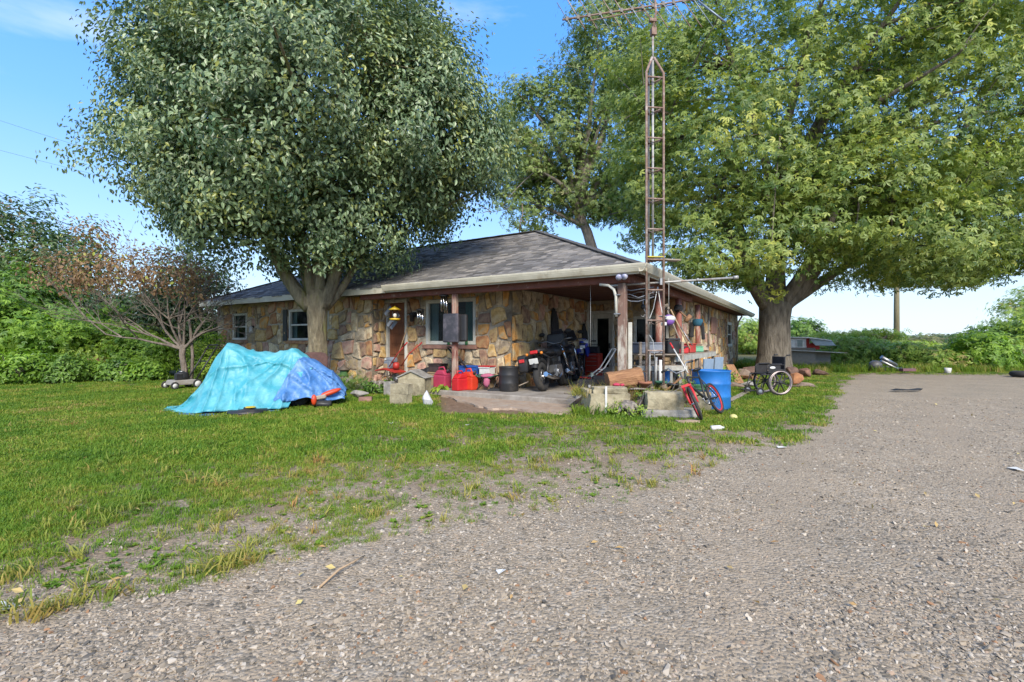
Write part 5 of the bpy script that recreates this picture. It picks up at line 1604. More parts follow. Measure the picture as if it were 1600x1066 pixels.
# ------------------------------------------------------------------ covered machine
PEAKS = ((.335, 0.0), (.70, -.03))
def tarp(name, A, B, hs, sA, w0, w1, mat_, label, off=0.0, t0=-1.0, t1=1.0, n=190, m=90, seed=0, hem=.0, fold=1.0):
    """cloth over a machine: s runs along it, t across (-1 the camera side); sA(t) gives the span of s"""
    A = Vector(A); B = Vector(B); d = (B - A); d.z = 0; Ln = d.length; d.normalize(); nrm = Vector((d.y, -d.x, 0))
    V, fs = [], []
    for i in range(n + 1):
        for j in range(m + 1):
            t = t0 + (t1 - t0) * j / m
            s0, s1 = sA(t)
            s = s0 + (s1 - s0) * i / n
            h = float(np.interp(s, [a for a, _ in hs], [b for _, b in hs]))
            wf = float(np.interp(s, [0, .1, .25, .5, .8, 1.0], [.12, .5, 1.0, .95, .62, .25])) * (w0 if t < 0 else w1)
            a = abs(t)
            lat = wf * (a ** .8) * (1 - .30 * math.sin(a * math.pi))
            z = h * (1 - a ** 1.5)
            fl = 0
            for (sp, tp) in PEAKS:
                dx, dy = (s - sp) * 2.6, (t - tp)
                r = math.hypot(dx, dy); an = math.atan2(dy, dx)
                q_ = noise.noise(Vector((an * 1.6, sp * 9 + seed, r * .5)))
                rid = 1 - abs(math.sin(an * 7.5 + q_ * 4 + seed))
                fl += (rid ** 3) * min(r, 1.0) * math.exp(-r * .35) * .10
            cr_ = 1 - abs(noise.noise(Vector((s * 6.5, t * 2.1, seed)))) * 3.2
            cr2 = 1 - abs(noise.noise(Vector((s * 13 + t * 4, t * 5.2 - s * 6, seed + 5)))) * 3
            wr = max(cr_, 0) ** 2 * .045 + max(cr2, 0) ** 3 * .020 + noise.noise(Vector((s * 3.1, t * 1.6, seed))) * .05
            lat += (fl + wr) * min(a * 3, 1) * fold
            z += (wr * .8 - .02) * fold * (1 - a * .6)
            z -= .07 * math.exp(-((s - .52) / .12) ** 2) * math.exp(-((a - .1) / .35) ** 2)
            hm = hem * (.6 + noise.noise(Vector((s * 7, seed, 0)))) if hem else 0
            z = max(z, .012 + hm * a + .01 * noise.noise(Vector((s * 30, t * 30, seed))))
            p = A + d * (s * Ln + .03 * noise.noise(Vector((s * 5, t * 5, seed + 3)))) - nrm * (lat * (1 if t > 0 else -1))
            p.z = z + off
            p += (-nrm if t > 0 else nrm) * off
            V.append(p)
    k = m + 1
    for i in range(n):
        for j in range(m):
            fs.append((i * k + j, i * k + j + 1, (i + 1) * k + j + 1, (i + 1) * k + j))
    o = MB().add(V, fs, 0, True).build(name, mat_)
    md = o.modifiers.new('cloth', 'SOLIDIFY'); md.thickness = .005
    tag(o, label, 'tarp')
    return o
TA_, TB_ = W(262, 8.75), W(540, 9.55)
HSA = [(0, .02), (.07, .05), (.13, .20), (.20, .52), (.27, 1.00), (.32, 1.19), (.36, 1.20), (.45, 1.12), (.60, 1.07), (.68, 1.10), (.72, 1.08), (.80, .88), (.88, .70), (.95, .50), (1, .25)]
TQ = M('turquoise_tarp', (.06, .34, .41), .5, (.04, .26, .33), 4.5, .6, dirt=(.17, .45, .49), dscale=3, dist=.02, cut=(.42, .72))
TBL = M('blue_tarp', (.06, .19, .46), .5, (.04, .14, .36), 6, .6, dirt=(.16, .31, .55), dscale=3.5, dist=.02, cut=(.42, .7))
tarp('tarp', TA_, TB_, HSA, lambda t: (0, .86 + .16 * min(t, 0)), 1.02, .8, TQ, 'turquoise tarp draped over a garden machine on the lawn', .014, t0=-.97, seed=1)
tarp('tarp', TA_, TB_, HSA, lambda t: (.80 + .20 * min(t, 0), 1.0), 1.0, .75, TBL, 'creased royal blue tarp over the right end of the covered machine', .055, seed=4, t0=-.92, fold=1.15, hem=.14, m=70, n=110)
tarp('tarp', TA_, TB_, [(a, b * .22) for a, b in HSA], lambda t: (.12, .66), 1.10, .9, TBL, 'lower blue tarp peeping out below the turquoise one', 0, seed=7, t0=-1, t1=-.1, hem=.02, n=120, m=40)
# what the tarps cover
def mk_rider():
    c = (TA_ + TB_) / 2; ang = math.degrees(math.atan2(TB_.y - TA_.y, TB_.x - TA_.x))
    t = E('riding_mower', (c.x, c.y, 0), 'tarp-covered garden tractor showing an orange fender and a yellow hub', 'mower', rz=ang)
    ORG = plain('orange_red_paint', (.60, .06, .015), .45)
    MB().box((-.5, 0, .55), (.5, .42, .5)).box((-.35, 0, .9), (.12, .4, .3), ry=-12).build('seat', BLACK, t, bevel=.05, seg=2)
    MB().box((.45, 0, .5), (.8, .42, .5)).build('hood', ORG, t, bevel=.05, seg=2)
    MB().box((0, 0, .26), (1.5, .4, .12)).build('frame', BLACK, t)
    for x, y, R_ in ((-.55, -.36, .27), (-.55, .36, .27), (.7, -.34, .19), (.7, .34, .19)):
        wo_ = MB().torus((x, y, R_), R_ - .08, .08, (0, 1, 0), 26, 8).build('wheel', RUBBER, t)
        MB().lathe([(0, -.04), (R_ - .12, -.03), (R_ - .12, .03), (0, .04)], c=(x, y, R_), n=16, axis='y').build('hub', plain('yellow_paint', (.55, .42, .04), .5), wo_)
    MB().lathe([(0, .09), (.06, .1), (.07, .07), (.30, .06), (.33, .0), (.0, .0)], c=(.02, -.98, .02), n=24).build('cutter_disc', BLACK, t)
    MB().lathe([(0, .115), (.07, .11), (.09, .095)], c=(.06, -.98, .02), n=9).build('blade_hub', plain('yellow_paint', (.55, .42, .04), .5), t)
    MB().ell((1.28, -.42, .27), (.22, .06, .05), ry=-18, rz=14).ell((1.02, -.55, .16), (.05, .05, .10)).build('fender', ORG, t, label='orange fender sticking out of the tarp')
    MB().box((1.12, -.48, .20), (.22, .14, .08), ry=-10).build('foot_rest', plain('tan_plastic', (.35, .28, .22), .7), t, bevel=.02)
    MB().box((1.15, -.45, .10), (.34, .2, .08)).tube([(1.05, -.5, .08), (1.3, -.5, .06)], .06, 10).build('bumper', BLACK, t, bevel=.01)
mk_rider()
# brown metal lawn chair behind the tarp
t = E('lawn_chair', W(488, 10.6, 0), 'dark brown rounded metal lawn chair half hidden behind the blue tarp', 'chair', rz=12)
BRM = M('brown_rusty_metal', (.12, .06, .05), .8, (.07, .035, .03), 12, .5)
MB().prism([(-.27, .5), (-.30, .75), (-.26, .96), (-.15, 1.0), (.15, 1.0), (.26, .96), (.30, .75), (.27, .5)], .20, .22).build('backrest', BRM, t)
MB().prism([(-.28, -.25), (.28, -.25), (.27, .22), (-.27, .22)], .42, .44, plane='xy').build('seat', BRM, t)
for s in (-1, 1):
    MB().tube([(.29 * s, .22, .9), (.30 * s, .0, .66), (.30 * s, -.26, .64), (.30 * s, -.28, .03), (.30 * s, .3, .02)], .014, 7).build('leg', BRM, t)

# ------------------------------------------------------------------ stones, blocks and yard bits on the left
def block(loc, d, label, m_=BLOCK, rz=0, bevel=.012, name='stone_block', cat='block', rx=0, ry=0, rough=.012, seed=1):
    """weathered block: a gridded box with uneven faces"""
    bm = bmesh.new(); bmesh.ops.create_cube(bm, size=1)
    bmesh.ops.subdivide_edges(bm, edges=bm.edges, cuts=4, use_grid_fill=True)
    for v in bm.verts:
        n_ = noise.noise_vector(v.co * 2.3 + Vector((seed * 3.1, 0, 0)))
        corner = sum(abs(abs(c) - .5) < 1e-3 for c in v.co)
        v.co = Vector((v.co.x * d[0], v.co.y * d[1], v.co.z * d[2]))
        v.co += n_ * rough * (1.5 if corner > 1 else 1)
        if corner > 1: v.co *= .975
        v.co.z += d[2] / 2
    me = bpy.data.meshes.new(name); bm.to_mesh(me); bm.free(); me.materials.append(m_)
    o = bpy.data.objects.new(name, me); COL.objects.link(o); o.location = loc; o.rotation_euler = (rad(rx), rad(ry), rad(rz))
    return tag(o, label, cat)
def rock(loc, sz, label, m_=ROCK, rz=0, seed=1, cat='rock', name='rock'):
    o = rock_mb(seed, sz, 16).build(name, m_, None, bevel=min(sz) * .12)
    o.location = loc; o.rotation_euler.z = rad(rz)
    return tag(o, label, cat)
g = G(626, 633); 
def cinder(loc, rz, label):
    t = E('cinder_block', loc, label, 'block', rz=rz)
    for s in (-1, 1): MB().box((0, .085 * s, .10), (.40, .03, .20)).build('face_shell', BLOCK, t, bevel=.004)
    for x in (-.18, 0, .18): MB().box((x, 0, .10), (.035, .139, .198)).build('web', BLOCK, t)
    return t
cinder((g.x - .03, g.y + .15, .0), -25, 'lower pale cinder block of the pair in front of the gabled stone')
cinder((g.x - .02, g.y + .18, .20), -19, 'upper pale cinder block stacked on another by the gabled stone')
g = G(609, 618); block((g.x, g.y, 0), (.2, .2, .32), 'small whitish block left of the stacked cinder blocks', ROCK, -20, seed=3)
def mk_gable():
    g = G(646, 619)
    t = E('stone_trough', (g.x, g.y + .15, 0), 'big pale limestone box with a low gabled cap on the lawn edge', 'stone', rz=-14)
    MB().box((0, 0, .21), (.66, .40, .42)).build('box', BLOCK, t, bevel=.015)
    MB().prism([(-.38, .42), (0, .60), (.38, .42), (.36, .40), (0, .555), (-.36, .40)], -.22, .22).build('cap', ROCK, t, bevel=.006)
    MB().prism([(-.34, .421), (0, .56), (.34, .421)], -.18, .18).build('gable', BLOCK, t)
mk_gable()
g = G(667, 634); rock((g.x, g.y + .05, .10), (.13, .10, .22), 'broken whitish stone cone leaning before the gabled limestone', plain('white_stone', (.55, .55, .56), .9, bump=.5), 20, 5)
g = G(561, 622); rock((g.x, g.y, .10), (.25, .14, .09), 'pale grey rock in the grass between tarp and cinder blocks', ROCK, 10, 6)
g = G(571, 628); block((g.x, g.y, .0), (.26, .13, .10), 'rosy brown brick lying below the pale grey rock', M('rosy_brick', (.30, .17, .13), .9, bump=.6), 8, seed=5, name='brick', cat='brick')
g = G(592, 607); block((g.x, g.y, 0), (.9, .14, .16), 'long low stone edging at the foot of the wall beside the door', ROCKB, HA, seed=6, name='edging_stone', cat='stone')
# plants near the porch
def mk_hosta(loc, label, r=.24, n=26, seed=3, m_=L_YEL, h=.22):
    t = E('hosta_plant', loc, label, 'plant'); q = random.Random(seed)
    for i in range(n):
        a = q.uniform(0, 6.283); l = r * q.uniform(.6, 1.15); up = h * q.uniform(.4, 1.1)
        d = Vector((math.cos(a), math.sin(a), 0)); w_ = Vector((-d.y, d.x, 0)) * l * .22
        p0 = d * .02; p1 = d * l * .5 + Vector((0, 0, up)); p2 = d * l * .85 + Vector((0, 0, up * .8)); p3 = d * l * 1.15 + Vector((0, 0, up * .4))
        o = MB().add([p0, p1 - w_, p1 + Vector((0, 0, -.015)), p1 + w_, p2 - w_ * .8, p2 + Vector((0, 0, -.012)), p2 + w_ * .8, p3], [(0, 2, 1), (0, 3, 2), (1, 2, 5, 4), (2, 3, 6, 5), (4, 5, 7), (5, 6, 7)], 0, True).build('leaf', m_, t)
        a_ = o.data.attributes.new('tint', 'FLOAT', 'POINT'); a_.data.foreach_set('value', [q.uniform(.3, .95)] * len(o.data.vertices))
g = G(690, 617); mk_hosta((g.x, g.y, 0), 'bright yellow-green hosta by the foot of the pink porch post')
bush(548, 12.0, .35, .42, 'green weed clump against the wall right of the blue tarp', L_MID, 24, 40, (.06, .1), 'spray', 201, .1)
bush(588, 11.2, .32, .34, 'small dark weed clump beside the pale grey rock', L_MID, 24, 40, (.05, .09), 'ovate', 202, .09)
# lantern / feeder by the wall
t = E('bird_feeder', HW(hx_at(537, .45), .45, 0), 'small green-roofed feeder on a short post against the stone wall', 'bird feeder')
MB().tube([(0, 0, 0), (0, 0, .28)], .02, 8).build('post', RUST, t)
MB().lathe([(0, .62), (.04, .56), (.17, .46), (.16, .44), (0, .46)], n=16).build('roof', plain('dull_brown_tin', (.15, .12, .09), .7), t)
MB().lathe([(.0, .28), (.14, .28), (.14, .31), (.10, .32), (.10, .44), (0, .44)], n=16).build('body', plain('green_feeder', (.06, .15, .06), .6), t)
# firewood slice of dark wood, chimes and feeder hanging by the door
def hang(px, y, ztop, zbot, label, kind, rz=HA):
    x = hx_at(px, y); p = HW(x, y, zbot); L_ = ztop - zbot
    if kind == 'feeder':
        t = E('bird_feeder', p, label, 'bird feeder', rz=rz)
        YL = plain('yellow_plastic', (.62, .42, .02), .5)
        MB().lathe([(0, .38), (.03, .34), (.16, .27), (.15, .255), (0, .27)], n=14).build('roof', YL, t)
        MB().lathe([(0, .0), (.13, .0), (.14, .04), (.05, .05), (0, .05)], n=14).build('tray', YL, t)
        for a in range(4): MB().tube([(.08 * math.cos(a * 1.571), .08 * math.sin(a * 1.571), .04), (.08 * math.cos(a * 1.571), .08 * math.sin(a * 1.571), .27)], .008, 5).build('rod', BLACK, t)
        MB().ell((0, 0, .12), (.05, .05, .06)).build('seed_cup', WHITE, t)
        MB().tube([(0, 0, .38), (0, 0, L_)], .004, 4).build('wire', BLACK, t)
    else:
        t = E('wind_chime', p, label, 'wind chime', rz=rz)
        n = 6
        for k in range(n):
            a = k * 2 * math.pi / n; r_ = .07; h_ = (.42 if kind == 'long' else .30) * (1 - .06 * k)
            MB().tube([(r_ * math.cos(a), r_ * math.sin(a), .5 - h_), (r_ * math.cos(a), r_ * math.sin(a), .5)], .016, 8).build('tube', CHROME if kind != 'slant' else GREYP, t)
        MB().lathe([(0, .56), (.06, .55), (.12, .52), (.12, .51), (0, .51)], n=14).build('top_disc', BLACK, t)
        MB().tube([(0, 0, .56), (0, 0, L_)], .004, 4).build('wire', BLACK, t)
hang(617, .35, 2.33, 1.78, 'yellow roofed bird feeder hanging before the brown door', 'feeder')
hang(657, .45, 2.33, 1.50, 'long silver wind chime hanging left of the porch window', 'long')
hang(694, .2, 2.33, 1.78, 'silver wind chime hanging before the porch window beside the post', 'long')
# slanted grey slats (hanging mobile) before the door
t = E('hanging_mobile', HW(hx_at(610, .5), .5, 1.5), 'blue-grey slanted metal plates hanging before the door edge', 'ornament', rz=HA)
for k, (x, z) in enumerate(((-.09, .42), (.0, .12), (.12, .05), (.20, .22))):
    MB().box((x, 0, z + .12), (.30, .03, .10), ry=-42).build('plate', GREYP, t, bevel=.02)
MB().tube([(-.05, 0, .6), (-.02, 0, .82)], .004, 4).build('wire', BLACK, t)
# speaker box on the post
t = E('speaker_box', HW(hx_at(705, .10), .10, ZA(536, 10.85)), 'black box fixed across the pink porch post in front of the window', 'speaker', rz=HA + 6)
MB().box((0, 0, .34), (.42, .10, .66), taper=.96).build('front', M('dusty_black_panel', (.055, .05, .06), .35, (.03, .03, .035), 2, .1, dirt=(.16, .14, .16), dscale=2), t, bevel=.04, seg=3)
MB().box((.1, .12, .34), (.5, .12, .62)).build('case', BLACK, t, bevel=.03)
# ------------------------------------------------------------------ fuel cans and boxes on the porch
def mk_can(loc, rz, label, m_, s=1.0, cap=BLACK):
    t = E('fuel_can', loc, label, 'fuel can', rz=rz, group='fuel cans by the porch post', scale=s)
    b = MB().box((0, 0, .13), (.32, .20, .26)).prism([(-.16, .26), (.16, .26), (.10, .36), (-.06, .36)], -.095, .095)
    b.build('body', m_, t, bevel=.025, seg=2)
    MB().tube([(-.08, 0, .33), (-.08, 0, .41), (.04, 0, .42), (.08, 0, .35)], .016, 8).build('grip', m_, t)
    MB().tube([(.11, 0, .30), (.17, 0, .38)], .028, 10).build('cap', cap, t)
    return t
for (px, py, rz, lab, m_, s) in ((691, 606, HA, 'faded magenta fuel can left of the pink post', MAGP, 1.18), (699, 600, HA + 30, 'tall red fuel can just behind the magenta one', REDP, 1.5), (719, 610, HA + 80, 'red fuel can half hidden by the pink post', REDP, 1.05), (733, 609, HA - 5, 'bright red fuel can with pointed top right of the pink post', plain('bright_red_plastic', (.62, .05, .02), .45), 1.15)):
    g = onslab(px, py); mk_can((g.x, g.y, SLABZ), rz, lab, m_, s)
def crate(x, y, z, d, label, m_, rz=HA, name='box', cat='box', lid=None, T=.92, lidlab=None):
    t = E(name, HW(x, y, z), label, cat, rz=rz)
    w_, dp, h_ = d
    b = MB()
    b.box((0, 0, .008), (w_ * T, dp * T, .016))
    th = .012
    for sx_ in (-1, 1): b.box((sx_ * (w_ / 2 - th), 0, h_ / 2), (th, dp - th * 3, h_))
    for sy_ in (-1, 1): b.box((0, sy_ * (dp / 2 - th), h_ / 2), (w_ - th * 1, th, h_))
    b.box((0, dp / 2 + .004, h_ - .02), (w_ + .02, .012, .025)).box((0, -dp / 2 - .004, h_ - .02), (w_ + .02, .012, .025))
    b.build('shell', m_, t, bevel=.003)
    if lid: MB().box((0, 0, h_ + .012), (w_ + .03, dp + .03, .022)).build('lid', lid, t, bevel=.005)
    return t
CARD = plain('cardboard', (.33, .23, .13), .9)
DBOX = M('dark_printed_box', (.07, .04, .035), .7, (.02, .02, .02), 3, .1, dirt=(.3, .22, .18), dscale=6, cut=(.6, .66))
xq = lambda px, y: hx_at(px, y)
crate(xq(684, .9), .9, SLABZ, (.42, .3, .34), 'brown cardboard box against the wall under the window', CARD)
crate(xq(684, .88), .88, SLABZ + .35, (.40, .28, .18), 'dark printed box stacked on the cardboard box under the window', DBOX, lid=DBOX)
crate(xq(737, .85), .85, SLABZ, (.62, .34, .30), 'pale carton under the blue storage tub', CARD, lid=WHITE)
crate(xq(737, .85), .85, SLABZ + .33, (.52, .34, .20), 'blue storage tub stacked on a pale carton by the wall', plain('tub_blue', (.02, .09, .36), .5))
crate(xq(760, .8), .8, SLABZ, (.36, .3, .34), 'small brown carton behind the camp chair', CARD)
crate(xq(761, .78), .78, SLABZ + .35, (.30, .24, .17), 'white and red bag-like carton on top of the brown carton', WHITE, lid=REDP)
# folding camp chair
g = onslab(763, 609)
t = E('camp_chair', (g.x, g.y, SLABZ), 'green folding camp chair holding a pink cloth near the trash bin', 'chair', rz=HA + 8)
for sx_ in (-1, 1):
    for a_, b_ in (((-.2 * sx_, -.18, .01), (.2 * sx_, -.16, .36)), ((.2 * sx_, .18, .01), (-.2 * sx_, .16, .36)), ((.2 * sx_, -.18, .01), (.2 * sx_, .16, .34))):
        MB().tube([a_, b_], .010, 6).build('leg', BLACK, t)
MB().prism([(-.24, .33), (-.12, .29), (.12, .29), (.24, .33), (.24, .35), (.12, .31), (-.12, .31), (-.24, .35)], -.2, .2).build('seat', GREENM, t)
tag(MB().ell((g.x - .03, g.y - .16, SLABZ + .20), (.07, .05, .13), rough=.25, seed=2, n=10).ell((g.x - .0, g.y - .14, SLABZ + .33), (.16, .12, .05), rough=.2, seed=4).build('cloth', plain('pink_cloth', (.45, .12, .2), .9)), 'crumpled pink cloth hanging on the green camp chair', 'cloth')
# tiller by the door
g = onslab(611, 600)
t = E('garden_tiller', (g.x, g.y, SLABZ), 'red garden tiller with rusty tines and grey engine before the brown door', 'tiller', rz=HA - 4)
MB().prism([(-.38, .36), (-.05, .42), (.40, .34), (.40, .31), (-.05, .385), (-.38, .33)], -.22, .16).build('tine_shield', RED, t, bevel=.005)
for k, x in enumerate((-.24, -.10, .06, .2)):
    tn = MB().tube([(x, -.06, .19), (x + .04, -.06, .19)], .03, 8)
    for j in range(5):
        a = j * 1.257 + k * .4; tn.tube([(x + .02, -.06 + .03 * math.cos(a), .19 + .03 * math.sin(a)), (x + .03, -.06 + .15 * math.cos(a), .19 + .15 * math.sin(a)), (x + .07, -.06 + .17 * math.cos(a + .25), .19 + .17 * math.sin(a + .25))], [.016, .014, .008], 5)
    tn.build('tine', RUST, t)
MB().box((-.06, .02, .50), (.24, .22, .2)).tube([(-.2, .02, .62), (.16, .02, .63)], .075, 12).build('engine', GREYP, t, bevel=.015)
MB().box((-.14, -.07, .645), (.06, .012, .05)).build('engine_label', WHITE, t)
MB().lathe([(0, -.08), (.08, -.07), (.09, 0), (.08, .07), (.03, .09), (0, .09)], c=(.2, 0, .48), n=14).build('fuel_tank', RED, t)
MB().box((-.10, -.03, .47), (.13, .2, .12)).build('tool_box', CARD, t, bevel=.01)
for s in (-1, 1): MB().tube([(.1, .05 + .2 * s, .45), (.35, .1 + .2 * s, .78), (.72, .12 + .24 * s, 1.05)], .014, 7).tube([(.62, .12 + .24 * s, .98), (.76, .12 + .25 * s, 1.08)], .02, 8).build('handlebar', RED, t)
wt = MB().torus((.34, -.12, .15), .11, .04, (0, 1, 0), 20, 8).build('wheel', RUBBER, t)
MB().lathe([(0, -.03), (.07, -.02), (.07, .02), (0, .03)], c=(.34, -.12, .15), n=12, axis='y').build('hub', STEEL, wt)
t = E('push_broom', HW(xq(615, .72), .72, SLABZ), 'wooden broom with red lower handle leaning at the brown door', 'broom', rz=HA)
MB().tube([(-.12, .0, .12), (.0, .1, .6)], .014, 7).build('lower_handle', REDP, t)
MB().tube([(.0, .1, .6), (.30, .26, 1.62)], .013, 7).build('handle', M('pale_wood', (.45, .31, .18), .8, stretch=(1, 1, .2)), t)
MB().box((-.13, 0, .08), (.26, .06, .13), taper=.8).build('bristles', CARD, t)

# ------------------------------------------------------------------ right part of the carport
REDCH = plain('red_tool_chest_paint', (.42, .03, .015), .4)
t = E('tool_chest', HW(xq(924, 5.0), 5.2, SLABZ), 'red tool chest beside the white glazed door', 'tool chest', rz=HA + 4)
MB().box((0, 0, .38), (.42, .4, .74)).build('cabinet', REDCH, t, bevel=.01)
for k, (z, h_) in enumerate(((.16, .22), (.36, .12), (.49, .09), (.59, .09), (.69, .08))):
    dr_ = MB().box((0, -.21, z), (.38, .02, h_ - .015)).build('drawer', REDCH, t, bevel=.004)
    MB().box((0, -.23, z + h_ * .25), (.3, .015, .012)).build('handle', STEEL, dr_)
t = E('radio', HW(xq(924, 5.0), 5.18, SLABZ + .756), 'black portable radio on top of the red tool chest', 'radio', rz=HA)
MB().box((0, 0, .1), (.36, .14, .2)).build('case', BLACK, t, bevel=.03, seg=2)
for s in (-1, 1): MB().lathe([(0, .01), (.05, .012), (.06, 0)], c=(.1 * s, -.072, .09), n=14, axis='y').build('speaker', GREYP, t)
MB().tube([(-.14, 0, .2), (-.14, 0, .26), (.14, 0, .26), (.14, 0, .2)], .009, 6).build('handle', BLACK, t)
g = onslab(925, 603); o = MB().lathe([(0, 0), (.09, 0), (.10, .02), (.10, .2), (.04, .28), (.035, .33), (0, .33)], n=16).build('jug', plain('milky_green_plastic', (.42, .5, .4), .35)); o.location = (g.x, g.y, SLABZ); tag(o, 'milky plastic jug on the floor before the red tool chest', 'jug')
# black cases in front of the corner
for (px, py, d, lab, s) in ((917, 613, (.46, .3, .28), 'left black wheeled tool bag at the slab corner', 1), (938, 611, (.40, .28, .34), 'right black tool bag close to the split log', 2)):
    g = onslab(px, py)
    t = E('tool_bag', (g.x, g.y, SLABZ), lab, 'bag', rz=HA + 14 * s)
    MB().box((0, 0, d[2] / 2), d, taper=.85).build('body', M('black_fabric', (.03, .03, .033), .9, bump=.5, scale=12), t, bevel=.04, seg=2)
    MB().tube([(-.12, 0, d[2]), (-.08, 0, d[2] + .07), (.08, 0, d[2] + .07), (.12, 0, d[2])], .012, 6).build('strap', BLACK, t)
    MB().box((-.02 + .1 * s, -d[1] / 2 + .012, d[2] * .5), (.05, .012, .07), rx=8).build('buckle', WHITE, t, bevel=.004)
    if s == 1:
        for sx_ in (-.2, .2): MB().torus((sx_, -.13, .05), .03, .02, (0, 1, 0), 14, 6).build('wheel', RUBBER, t)
# white tube frame chair leaning
g = onslab(935, 603)
t = E('folding_frame', (g.x, g.y, SLABZ), 'folded white metal frame with red webbing leaning behind the black bags', 'frame', rz=-6)
for s in (0, .11): MB().tube([(-.25 + s, -.02, .22), (.05 + s, .06, .45), (.34 + s, .12, .92)], .016, 8).build('rail', WHITE, t)
MB().tube([(.34, .12, .92), (.45, .12, .92)], .014, 8).tube([(.0, .04, .41), (.11, .04, .41)], .012, 8).build('cross_bar', WHITE, t)
MB().box((-.15, 0, .20), (.62, .26, .03), ry=3).build('webbing_seat', REDP, t, bevel=.006)
MB().box((.0, -.04, .225), (.5, .28, .02), ry=5).build('white_board', WHITE, t, bevel=.004)
for sx_ in (-.42, .12): MB().tube([(sx_, -.1, 0), (sx_ + .02, -.08, .2)], .012, 6).build('leg', WHITE, t)

# bench with posts and rail between post and tower
t = E('shelf_rack', HW(.02, 1.0, SLABZ), 'grey weathered shelf rack between the corner post and the tower', 'shelf', rz=HA + 40)
for x, y in ((-.42, -.2), (.42, -.2), (-.42, .2), (.42, .2)): MB().box((x, y, .55), (.05, .05, 1.1)).build('leg', WOODG, t, bevel=.004)
for z in (.64, .86): MB().box((0, 0, z), (.95, .46, .025)).build('shelf', WOODG, t, bevel=.004)
MB().box((0, -.24, .60), (1.0, .03, .09)).build('rail', M('pale_rail', (.46, .44, .38), .8), t, bevel=.004)
for k in range(5): MB().box((-.36 + k * .18, -.235, .30), (.05, .02, .48)).build('slat', GALV, t)
R9 = lambda dx, dz, dy=0: HW(.02, 1.0, SLABZ) + Vector((dx, dy, dz))
def thing_box(name, loc, d, label, cat, m_, rz=0, bev=.02, lidm=None):
    t = E(name, loc, label, cat, rz=rz)
    MB().box((0, 0, d[2] * .42), (d[0], d[1], d[2] * .84)).build('body', m_, t, bevel=bev)
    MB().box((0, 0, d[2] * .92), (d[0] * 1.04, d[1] * 1.04, d[2] * .14)).build('lid', lidm or m_, t, bevel=bev * .5)
    return t
thing_box('cooler', R9(-.18, .875), (.50, .3, .22), 'grey-blue plastic cooler on the top shelf left of the tower', 'cooler', GREYP, 8)
thing_box('tray', R9(-.2, .655), (.36, .26, .10), 'dark grey tray on the lower shelf under the cooler', 'tray', plain('dark_grey_plastic', (.09, .09, .09), .6), 5)
tag(MB().ell(R9(-.22, .79), (.13, .1, .035), rough=.2, n=10).build('rag', plain('yellow_rag', (.5, .36, .12), .9)), 'yellowish folded rag on the dark tray', 'rag')
thing_box('case', R9(.28, .875), (.26, .22, .30), 'black case standing on the top shelf behind the tower', 'case', BLACK, 14)

# workbench along the side posts
by0, by1 = hy_at(1036, .1), hy_at(1104, .1)
bc = (by0 + by1) / 2; bl = by1 - by0
t = E('workbench', HW(.08, bc, 0), 'long weathered workbench outside the brown side posts', 'workbench', rz=HA + 90)
MB().box((0, 0, .95), (bl, .52, .05)).build('top', WOODG, t, bevel=.006)
MB().box((0, -.25, .90), (bl, .03, .11)).build('apron', M('pale_rail', (.46, .44, .38)), t)
for x in (-bl / 2 + .08, 0, bl / 2 - .08):
    for y in (-.2, .2): MB().box((x, y, .46), (.07, .07, .92)).build('leg', WOODG, t, bevel=.005)
bench = lambda s, dz=.976, dy=.0: HW(.08 + dy, by0 + bl * s, dz)
rr = random.Random(8)
items = [(.12, (.26, .2, .14), 'case', 'case', 'black case near the left end of the workbench', BLACK), (.30, (.34, .3, .16), 'tool_case', 'tool case', 'red tool case on the workbench behind the leaning stick', REDP), (.47, (.36, .26, .22), 'tool_case', 'tool case', 'second red tool case between the brown posts on the bench', RED),
         (.66, (.40, .28, .15), 'tub', 'tub', 'pale green tub on the workbench right of the red cases', plain('pale_green_plastic', (.16, .42, .26), .6)), (.84, (.22, .2, .2), 'jug', 'jug', 'beige jug near the right end of the workbench', plain('beige_plastic', (.5, .4, .28), .6)), (.95, (.2, .2, .14), 'can', 'can', 'rusty tin on the far end of the workbench', RUST)]
for s, d, nm, ct, lab, m_ in items: thing_box(nm, bench(s), d, lab, ct, m_, HA + rr.uniform(-25, 40), .02, BLACK if s == .30 else None)
tag(MB().ell(bench(.20, 1.13), (.24, .16, .07), rough=.25, n=12, seed=5).build('cloth', plain('black_cloth', (.03, .03, .04), .95)), 'dark crumpled cloth on the workbench', 'cloth')
tag(MB().ell(bench(.38, 1.10), (.16, .12, .05), rough=.25, n=12, seed=6).build('cloth', plain('red_cloth', (.4, .03, .05), .95)), 'red crumpled cloth between the tool cases on the bench', 'cloth')
tag(MB().ell(bench(.74, 1.02, .1), (.17, .16, .06), rough=.3, n=12, seed=7).build('sack', plain('tan_sack', (.45, .34, .24), .95)), 'tan sack slumped on the workbench', 'sack')
